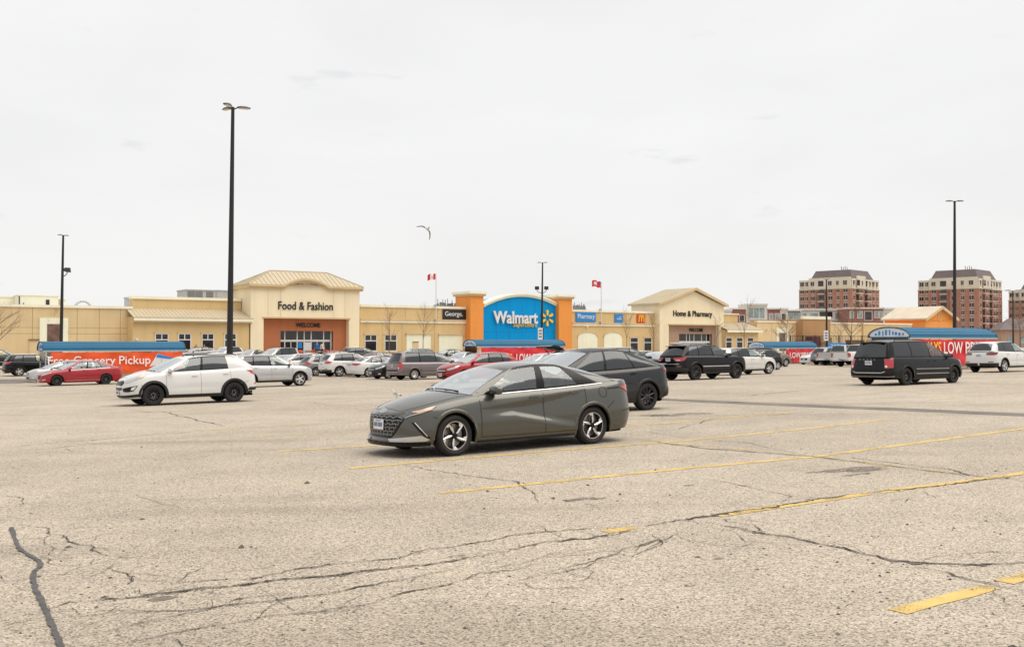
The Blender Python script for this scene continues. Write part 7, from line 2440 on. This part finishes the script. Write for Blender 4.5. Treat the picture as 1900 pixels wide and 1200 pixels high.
# dark mesh fence of the garden yard
a_, b_ = F(1466, 640, 5.5)[0], F(1660, 640, 5.5)[0]
fz0 = gz(*to_world((a_ + b_) / 2, -5.5, 0)[:2])
fence = empty('garden_fence', to_world(a_, -5.5, fz0), R(35), 'black railing fence round the garden yard before the tan wall', 'fence')
Lf = b_ - a_
fh = FZ(1520, 623, 5.5) - fz0
nb = 9
for i in range(nb + 1):
    x = Lf * i / nb; W('post', x - .07, x + .07, -.07, .07, -.3, fh + .1, M_pole, fence)
for z in (.2, fh * .5, fh): 
    for i in range(nb): W('rail', Lf*i/nb + .08, Lf*(i+1)/nb - .08, -.03, .03, z - .04, z + .04, M_pole, fence)
bar_me = None
nbar = int(Lf / .42)
for i in range(nbar):
    x = .2 + (Lf - .4) * i / nbar
    if bar_me is None:
        o_ = MB().box(-.014, .014, -.02, .02, .22, fh - .05).build('bar', M_pole, fence, recalc=False); bar_me = o_.data; o_.location.x = x
    else: mesh_obj('bar', bar_me, fence, (x, 0, 0))
# goods stacked in the yard
for i, (px, w, h, m, lab) in enumerate([(1490, 3.0, 1.9, W_brownpanel, 'dark pile of bagged goods behind the fence under the tan wall'), (1508, 2.6, 2.6, mat('maroon_cover', (.12, .03, .04), .8), 'maroon covered stack behind the fence'), (1526, 3.6, 2.4, mat('timber_stack', (.30, .19, .10), .85, 0, .25, 3), 'brown timber stack behind the fence below the brown wall'), (1585, 4.0, 2.0, W_brownpanel, 'dark goods behind the fence beside the dark tree')]):
    x = FT(px, 3.0)
    t_ = empty('goods_stack', to_world(x, -3.0, fz0), R(35), lab, 'goods stack')
    rr = random.Random(i)
    for q in range(3):
        hh = h / 3
        W('layer', -w/2 + rr.uniform(0, .3), w/2 - rr.uniform(0, .3), -.8, .6, q*hh, q*hh + hh - .03, m, t_)
# blue and yellow tent by the fence
x = FT(1548, 9.0)
tz = gz(*to_world(x, -9.0, 0)[:2])
tent = empty('sales_banner', to_world(x, -9, tz), R(35), 'blue and yellow sales banner on posts before the garden fence', 'banner')
wt = FT(1572, 9) - FT(1539, 9)
zA, zM, zB2 = FZ(1555, 636, 9) - tz, FZ(1555, 644.5, 9) - tz, FZ(1555, 652, 9) - tz
W('blue_panel', -wt*.35, wt*.65, -.03, .03, zM + .002, zA, M_sblue, tent)
W('yellow_panel', -wt*.35, wt*.65, -.03, .03, zB2, zM, M_spark, tent)
for q in (-.36, .655): W('post', wt*q - .04, wt*q + .04, .032, .10, -.3, zA + .1, M_post, tent)
mb = MB()
for q in range(4): mb.tube((-wt*.2 + q*wt*.16, -.06, (zA+zM)/2 - .05), (-wt*.10 + q*wt*.16, -.06, (zA+zM)/2 + .06), .06, n=4)
mb.build('white_scribble', M_white, tent)
# ================================================================ PARKED CARS
put_car('elantra', 'grey_green', 214.84, 'shiny dark grey sedan alone in the foreground with silver bladed wheels', O=(-2.069, 15.485))
put_car('tesla', 'dark_grey', 214.5, 'matt dark grey fastback crossover parked right behind the foreground sedan', px=1199.5, Y=25.6, ref='rw')
put_car('sportage', 'white', 214.3, 'white suv with black steel wheels and dark wheel arches at the left', O=(-12.757, 32.329))
cv, c, d, n = put_car('minivan', 'black', 33.65, 'black minivan with black steel wheels at the right, seen from behind', O=(17.966, 41.213))
Km = proto('minivan')[1]
pr = Km.P(Km.Q, 1.0)
text_obj('lettering', 'DODGE', 1, M_chrome, cv, (pr[0] - .012, .08, 1.005), .012, 0, spacing=1.9, rot=(0, 0, -PI / 2), width=.72, height=.055)
put_car('jeep', 'black', 35.6, 'boxy black suv with red tail lamps right of the fastback crossover', O=(11.557, 51.594))
put_car('crossover', 'white', 35, 'white suv cut off by the right edge, dark red tail lamps', px=1862.5, Y=54, ref='rw', tint={'red_tail_lens': M_tail_dark})
put_car('crossover', 'silver', 35, 'silver suv just behind the white suv with steel wheels', px=556.5, Y=53, ref='fw')
put_car('sonata', 'red', 215, 'bright red sedan with black steel wheels before the left cart shelter', px=147, Y=61.5, ref='c')
put_car('crossover', 'black', 35, 'black suv with pale wheels at the left end of the far left cart shelter', px=36.5, Y=76, ref='rw')
put_car('jeep', 'dark_grey', 35, 'dark boxy suv at the far left edge of the photo', px=-4, Y=88, ref='c')
put_car('hatch', 'light_silver', 215, 'pale silver hatchback directly behind the red sedan', px=50, Y=65.5, ref='fb', scale=(1, 1, .92))
put_car('hatch', 'white', 215, 'white hatchback second behind the red sedan, its roof under the grocery lettering', px=64, Y=68.5, ref='fb', scale=(1, 1, .92))
put_car('crossover', 'light_silver', 215, 'light silver suv behind the white suv, nose just left of it', px=236, Y=38.5, ref='fb')
put_car('crossover', 'white', 35, 'white suv with a crest on its door before the food entrance', px=630, Y=71, ref='rw')
put_car('hatch', 'grey', 35, 'small grey hatchback squeezed between the silver suv and the crested white suv', px=586, Y=73, ref='rw')
put_car('sedan', 'white', 35, 'white sedan with red tail lamp left of the mauve minivan', px=684, Y=69, ref='rw')
put_car('hatch', 'dark_grey', 215, 'dark grey hatchback facing us, tucked under the tail of the mauve minivan', px=688, Y=64.5, ref='fb')
put_car('minivan', 'mauve', 35, 'mauve grey minivan with silver wheels left of the red hatchback', px=768.8, Y=61.5, ref='rw', tint={'black_steel_wheel': M_alloy, 'wheel_well_lining_': M_well})
put_car('hatch', 'red', 215, 'bright red hatchback facing left behind the foreground sedan', px=818, Y=52.5, ref='fb', scale=(1.1, 1.03, 1.06))
put_car('crossover', 'pearl', 35, 'pearl white low suv with silver wheels just right of the boxy black suv', px=1426.5, Y=59.5, ref='fw', scale=(1, 1, .955))
put_car('wagon', 'taupe', 35, 'taupe brown wagon with pale roof before the low prices banner', px=1457.7, Y=88, ref='fw')
put_car('crossover', 'blue_grey', 35, 'blue grey suv with tall red tail lamp left of the pickups', px=1541, Y=95, ref='rw')
put_car('sedan', 'white', 215, 'white sedan nose under the end of the low prices banner', px=1491, Y=98, ref='fb')
put_car('pickup', 'silver', 35, 'silver pickup truck between the blue grey suv and the white pickup', px=1560, Y=92, ref='rw')
put_car('pickup', 'white', 35, 'white pickup truck partly hidden by the black minivan', px=1592, Y=84, ref='rw')
# cars behind the first rows
FAR = [
 ('sedan', 'grey', 215, 366, 108, 'grey sedan roof showing above the white suv, below the first store windows'),
 ('crossover', 'white', 250, 418, 102, 'white suv facing us behind the near lamp post'),
 ('sedan', 'silver', 250, 464, 100, 'silver sedan facing us between the lamp post and the food entrance'),
 ('minivan', 'light_silver', 240, 512, 97, 'light silver minivan with a big windscreen before the terracotta portal'),
 ('hatch', 'white', 215, 548, 82, 'white hatchback behind the bonnet of the silver suv'),
 ('sedan', 'white', 35, 585, 88, 'white sedan before the store doors behind the grey hatchback'),
 ('crossover', 'dark_grey', 35, 672, 103, 'dark grey suv with roof rails below the first windows right of the food tower'),
 ('sedan', 'red', 35, 632, 98, 'red sedan roof line right above the crested white suv'),
 ('sedan', 'maroon', 35, 712, 92, 'maroon sedan above the white sedan and beside the mauve minivan'),
 ('crossover', 'dark_green', 215, 766, 98, 'dark green suv roof just above the mauve minivan'),
 ('sedan', 'black', 215, 832, 106, 'black sedan before the second blank store panel'),
 ('sedan', 'light_silver', 240, 856, 90, 'light silver sedan facing us left of the middle cart shelter'),
 ('hatch', 'light_silver', 215, 1003, 62, 'pale silver hatchback behind the roof of the foreground sedan'),
 ('hatch', 'white', 215, 1036, 52, 'white hatchback beside the windscreen of the fastback crossover'),
 ('crossover', 'dark_grey', 35, 1160, 50, 'dark suv roof and windscreen rising behind the fastback crossover'),
 ('sedan', 'light_silver', 240, 1216, 66, 'light silver sedan windscreen left of the boxy black suv'),
 ('hatch', 'white', 35, 1196, 92, 'white hatchback below the two dark windows left of the pharmacy tower'),
 ('sedan', 'white', 35, 1345, 92, 'white sedan between the boxy black suv and the pearl suv'),
 ('hatch', 'black', 215, 1405, 74, 'black hatchback windscreen behind the pearl white suv'),
 ('sedan', 'grey', 35, 905, 100, 'grey sedan before the left orange pillar behind the cart shelter'),
 ('sedan', 'silver', 35, 1120, 104, 'silver sedan below the arched panels'),
 ('crossover', 'grey', 215, 1536, 108, 'grey suv roof above the blue grey suv by the thin lamp post'),
 ('hatch', 'dark_grey', 35, 318, 96, 'dark hatchback right of the far left cart shelter'),
]
for kd, col, h, px, Y, lab in FAR: put_car(kd, col, h, lab, px=px, Y=Y, ref='c')
# white van with a rack behind the boxy black suv
van, c, d, n = put_car('minivan', 'white', 35, 'white van with a roof ladder rack rising behind the boxy black suv', px=1290, Y=84, ref='c', scale=(1, 1, 1.13))
van.name = 'van'
mb = MB()
for x in (-1.6, -.6, .4): mb.tube((x, -.75, 1.86), (x, .75, 1.86), .04, n=5)
for y in (-.7, -.2, .3, .7): mb.tube((-2.2, y, 1.93), (1.0, y, 1.93), .035, n=5)
mb.build('ladder_rack', M_silver_trim, van)
# dark suv with its tailgate raised
sv, c, d, n = put_car('crossover', 'black', 35, 'black suv with its tailgate raised high behind the fastback crossover', px=1085, Y=58, ref='c')
mb = MB()
pv = [(-1.92, 1.62), (-2.30, 1.86), (-2.72, 1.93), (-2.98, 1.86), (-2.96, 1.78), (-2.66, 1.80), (-2.30, 1.74)]
mb.prism(pv, -.66, .66)
tg = mb.build('raised_tailgate', PAINT['black'], sv)
mb = MB(); mb.box(-2.72, -2.28, -.52, .52, 1.70, 1.742); mb.build('tailgate_glass', G_dark, tg)
for sg in (1, -1):
    mb = MB(); mb.tube((-2.05, sg*.60, 1.35), (-2.45, sg*.60, 1.76), .025, n=5); mb.build('gas_strut', M_trim, tg)
# crest on the white suv door
for o_ in list(COL.objects):
    if o_.get('label', '').startswith('white suv with a crest'):
        K = proto('crossover')[1]
        q = -K.q_of(1.75)
        K.patch('door_crest', [(q + .22*math.cos(2*PI*k/14), .80 + .17*math.sin(2*PI*k/14)) for k in range(14)], mat('crest_print', (.30, .31, .29), .6, 0, .5, 18), o_, .004, deep=.003)
# sign leaning on the roof behind the white suv
p = gpt(296, 700)
q = at(300, 664, 66)
fs = empty('feather_sign', (q.x, q.y, gz(q.x, q.y)), R(20), 'tilted white and blue sign panel before the right end of the grocery banner', 'sign')
mb = MB(); mb.tube((0, 0, 0), (0, 0, 1.6), .03, n=6); mb.build('post', M_post, fs)
hz_ = q.z - gz(q.x, q.y)
mb = MB(); v = [(-.75, -.02, hz_-.55), (.55, -.02, hz_-.30), (.85, -.02, hz_-.05), (-.25, -.02, hz_+.30)]; v += [(a, .02, b) for a, _, b in v]
mb.add(v, [(0,1,2,3),(7,6,5,4),(0,4,5,1),(1,5,6,2),(2,6,7,3),(3,7,4,0)]); mb.build('white_panel', M_white, fs)
mb = MB(); v = [(-.35, -.03, hz_+.04), (.75, -.03, hz_-.10), (.82, -.03, hz_-.02), (-.25, -.03, hz_+.28)]; v += [(a, -.0205, b) for a, _, b in v]
mb.add(v, [(0,1,2,3),(7,6,5,4),(0,4,5,1),(1,5,6,2),(2,6,7,3),(3,7,4,0)]); mb.build('blue_band', M_sblue, fs)

def drop(o):
    for ch in list(o.children): drop(ch)
    bpy.data.objects.remove(o)
for r_, _ in PROTO.values(): drop(r_)

# ================================================================ PEOPLE AND BIRDS
M_skin = mat('skin', (.45, .27, .19), .6)
M_hair = mat('dark_hair', (.03, .022, .018), .7)
def skin_mesh(name, joints, edges, mats, face_mat, parent, sub=1):
    me = bpy.data.meshes.new(name)
    me.from_pydata([j[0] for j in joints], edges, [])
    o = bpy.data.objects.new(name, me); COL.objects.link(o)
    mod = o.modifiers.new('skin', 'SKIN'); mod.use_smooth_shade = True
    for i, v in enumerate(me.skin_vertices[0].data):
        v.radius = joints[i][1] if isinstance(joints[i][1], tuple) else (joints[i][1], joints[i][1])
        v.use_root = (i == 0)
    s = o.modifiers.new('sub', 'SUBSURF'); s.levels = sub; s.render_levels = sub
    dg = bpy.context.evaluated_depsgraph_get()
    m2 = bpy.data.meshes.new_from_object(o.evaluated_get(dg))
    bpy.data.objects.remove(o)
    m2.materials.clear()
    for m in mats: m2.materials.append(m)
    for p in m2.polygons:
        p.use_smooth = True
        p.material_index = face_mat(p.center)
    o2 = mesh_obj(name, m2, parent)
    return o2
def person(px, Y, h, label, shirt, trouser, yaw=0, zfeet=None, arms=.12):
    k = ray(px, 634); X = k.x / k.y * Y
    z0 = gz(X, Y) if zfeet is None else zfeet
    root = empty('person', (X, Y, z0), R(yaw), label, 'person')
    s = h / 1.75
    J = [((0,0,.95), (.14,.10)), ((0,0,1.18), (.135,.095)), ((0,0,1.40), (.17,.10)), ((0,.01,1.50), .055), ((0,-.01,1.60), .085), ((0,-.01,1.70), .085),
         ((.10,0,.88), .095), ((.11,-.03,.48), .06), ((.11,.0,.07), .042), ((.11,-.14,.03), .035),
         ((-.10,0,.88), .095), ((-.12,.06,.48), .06), ((-.12,.10,.07), .042), ((-.12,-.04,.03), .035),
         ((.21,0,1.40), .06), ((.26,.02,1.12), .045), ((.26,-arms,.88), .034), ((.26,-arms-.03,.80), .03),
         ((-.21,0,1.40), .06), ((-.26,.02,1.12), .045), ((-.26,-arms*.5,.88), .034), ((-.26,-arms*.5-.02,.80), .03)]
    J = [((a*s, b*s, c*s), r if not isinstance(r, tuple) else (r[0]*s, r[1]*s)) for (a, b, c), r in J]
    E_ = [(0,1),(1,2),(2,3),(3,4),(4,5),(0,6),(6,7),(7,8),(8,9),(0,10),(10,11),(11,12),(12,13),(2,14),(14,15),(15,16),(16,17),(2,18),(18,19),(19,20),(20,21)]
    def fm(c):
        z = c.z / s
        if z > 1.66: return 3
        if z > 1.48: return 0
        if abs(c.x) / s > .2 and z < 1.0: return 0
        if z > .93: return 1
        if z > .09: return 2
        return 3
    skin_mesh('body', J, E_, [M_skin, shirt, trouser, M_hair], fm, root)
    return root
def cloth(n, c): return mat(n, c, .85, 0, .08, 12)
C_blue, C_pale, C_dark, C_maroon, C_jean = cloth('blue_shirt', (.02, .16, .50)), cloth('pale_top', (.62, .52, .52)), cloth('black_coat', (.02, .018, .02)), cloth('purple_coat', (.05, .015, .035)), cloth('dark_trousers', (.03, .03, .045))
yp = lambda px, off: to_world(F(px, 650, off)[0], -off, 0)
for px, off, h, lab, sh_, tr_, yaw in ((588, 3.6, 1.80, 'person in a bright blue shirt standing before the store doors', C_blue, C_jean, 0),
                                       (598, 3.9, 1.76, 'person in a pale top walking out of the store doors', C_pale, C_dark, 40),
                                       (364, 6.0, 1.72, 'person in a black coat below the second store window, only head and shoulders showing', C_dark, C_dark, 20),
                                       (379, 6.3, 1.70, 'person in a dark purple coat below the third store window', C_maroon, C_dark, -30)):
    w_ = yp(px, off)
    person(px, w_[1], h, lab, sh_, tr_, yaw)
# orange and white markers by the doors
M_omark = mat('orange_marker', (.75, .10, .03), .5)
for px, lab in ((557, 'orange marker stand left of the white door poster'), (581, 'orange marker stand beside the person in blue'), (606, 'orange marker stand at the right side of the doors')):
    w_ = yp(px, 3.0)
    z0 = gz(w_[0], w_[1])
    mk = empty('marker_stand', (w_[0], w_[1], z0), R(35), lab, 'marker')
    zt_ = FZ(px, 649, 3.0) - z0
    mb = MB(); mb.lathe([(.30, 0), (.30, .06), (.06, .08), (.05, zt_ * .5)], 'z', 12); mb.build('stand', M_white, mk)
    mb = MB(); mb.lathe([(.12, zt_ * .5), (.26, zt_ * .55), (.28, zt_ * .95), (.12, zt_)], 'z', 12); mb.build('orange_drum', M_omark, mk, True)
# gull in flight
M_gullg = mat('gull_grey', (.20, .19, .17), .8, 0, .2, 20)
M_gullw = mat('gull_white', (.62, .60, .56), .8)
M_gullb = mat('gull_black', (.02, .02, .02), .8)
g_ = at(793, 425, 72)
gull = empty('gull', g_, 0, 'gull in flight high above the store, wings bent', 'bird')
gull.scale = (1.1, 1.1, 1.1)
J = [((.0, 0, 0), (.075, .075)), ((.10, -.14, .06), (.06, .055)), ((.15, -.24, .10), (.045, .045)), ((.17, -.30, .10), (.03, .03)), ((-.02, .16, -.03), (.05, .04)), ((-.04, .30, -.05), (.06, .012)),
     ((-.14, .02, .10), (.12, .05)), ((-.36, .0, .20), (.11, .045)), ((-.60, .06, .17), (.07, .03)), ((-.76, .10, .165), (.02, .008)),
     ((.12, .03, -.10), (.12, .05)), ((.17, .05, -.32), (.11, .045)), ((.15, .10, -.56), (.07, .03)), ((.12, .14, -.72), (.02, .008))]
E_ = [(0,1),(1,2),(2,3),(0,4),(4,5),(0,6),(6,7),(7,8),(8,9),(0,10),(10,11),(11,12),(12,13)]
def gm(c):
    d = max(abs(c.x) if c.x < 0 else 0, abs(c.z) if c.z < -.1 else 0)
    return 2 if d > .56 else (0 if d > .12 else 1)
skin_mesh('body', J, E_, [M_gullg, M_gullw, M_gullb], gm, gull)
# gull standing on the ground beyond the foreground bonnet
p = gpt(735, 741)
gs = empty('gull', (p.x, p.y, p.z), R(250), 'gull standing on the asphalt just beyond the sedan bonnet', 'bird')
J = [((0,0,.24), (.085,.08)), ((0,-.12,.30), (.06,.06)), ((0,-.17,.38), (.035,.035)), ((0,-.19,.43), (.042,.042)), ((0,-.27,.42), (.012,.012)), ((0,.16,.21), (.05,.04)), ((0,.30,.19), (.025,.012)),
     ((.04,.02,.13), .016), ((.04,.01,.01), .010), ((.04,-.05,.008), .012), ((-.04,.02,.13), .016), ((-.04,.01,.01), .010), ((-.04,-.05,.008), .012)]
E_ = [(0,1),(1,2),(2,3),(3,4),(0,5),(5,6),(0,7),(7,8),(8,9),(0,10),(10,11),(11,12)]
gs.scale = (.72, .72, .72)
skin_mesh('body', J, E_, [M_gullg, M_gullw, M_gullb], lambda c: 2 if (c.y > .2) else (0 if (c.y > -.06 and c.z > .25) else 1), gs)
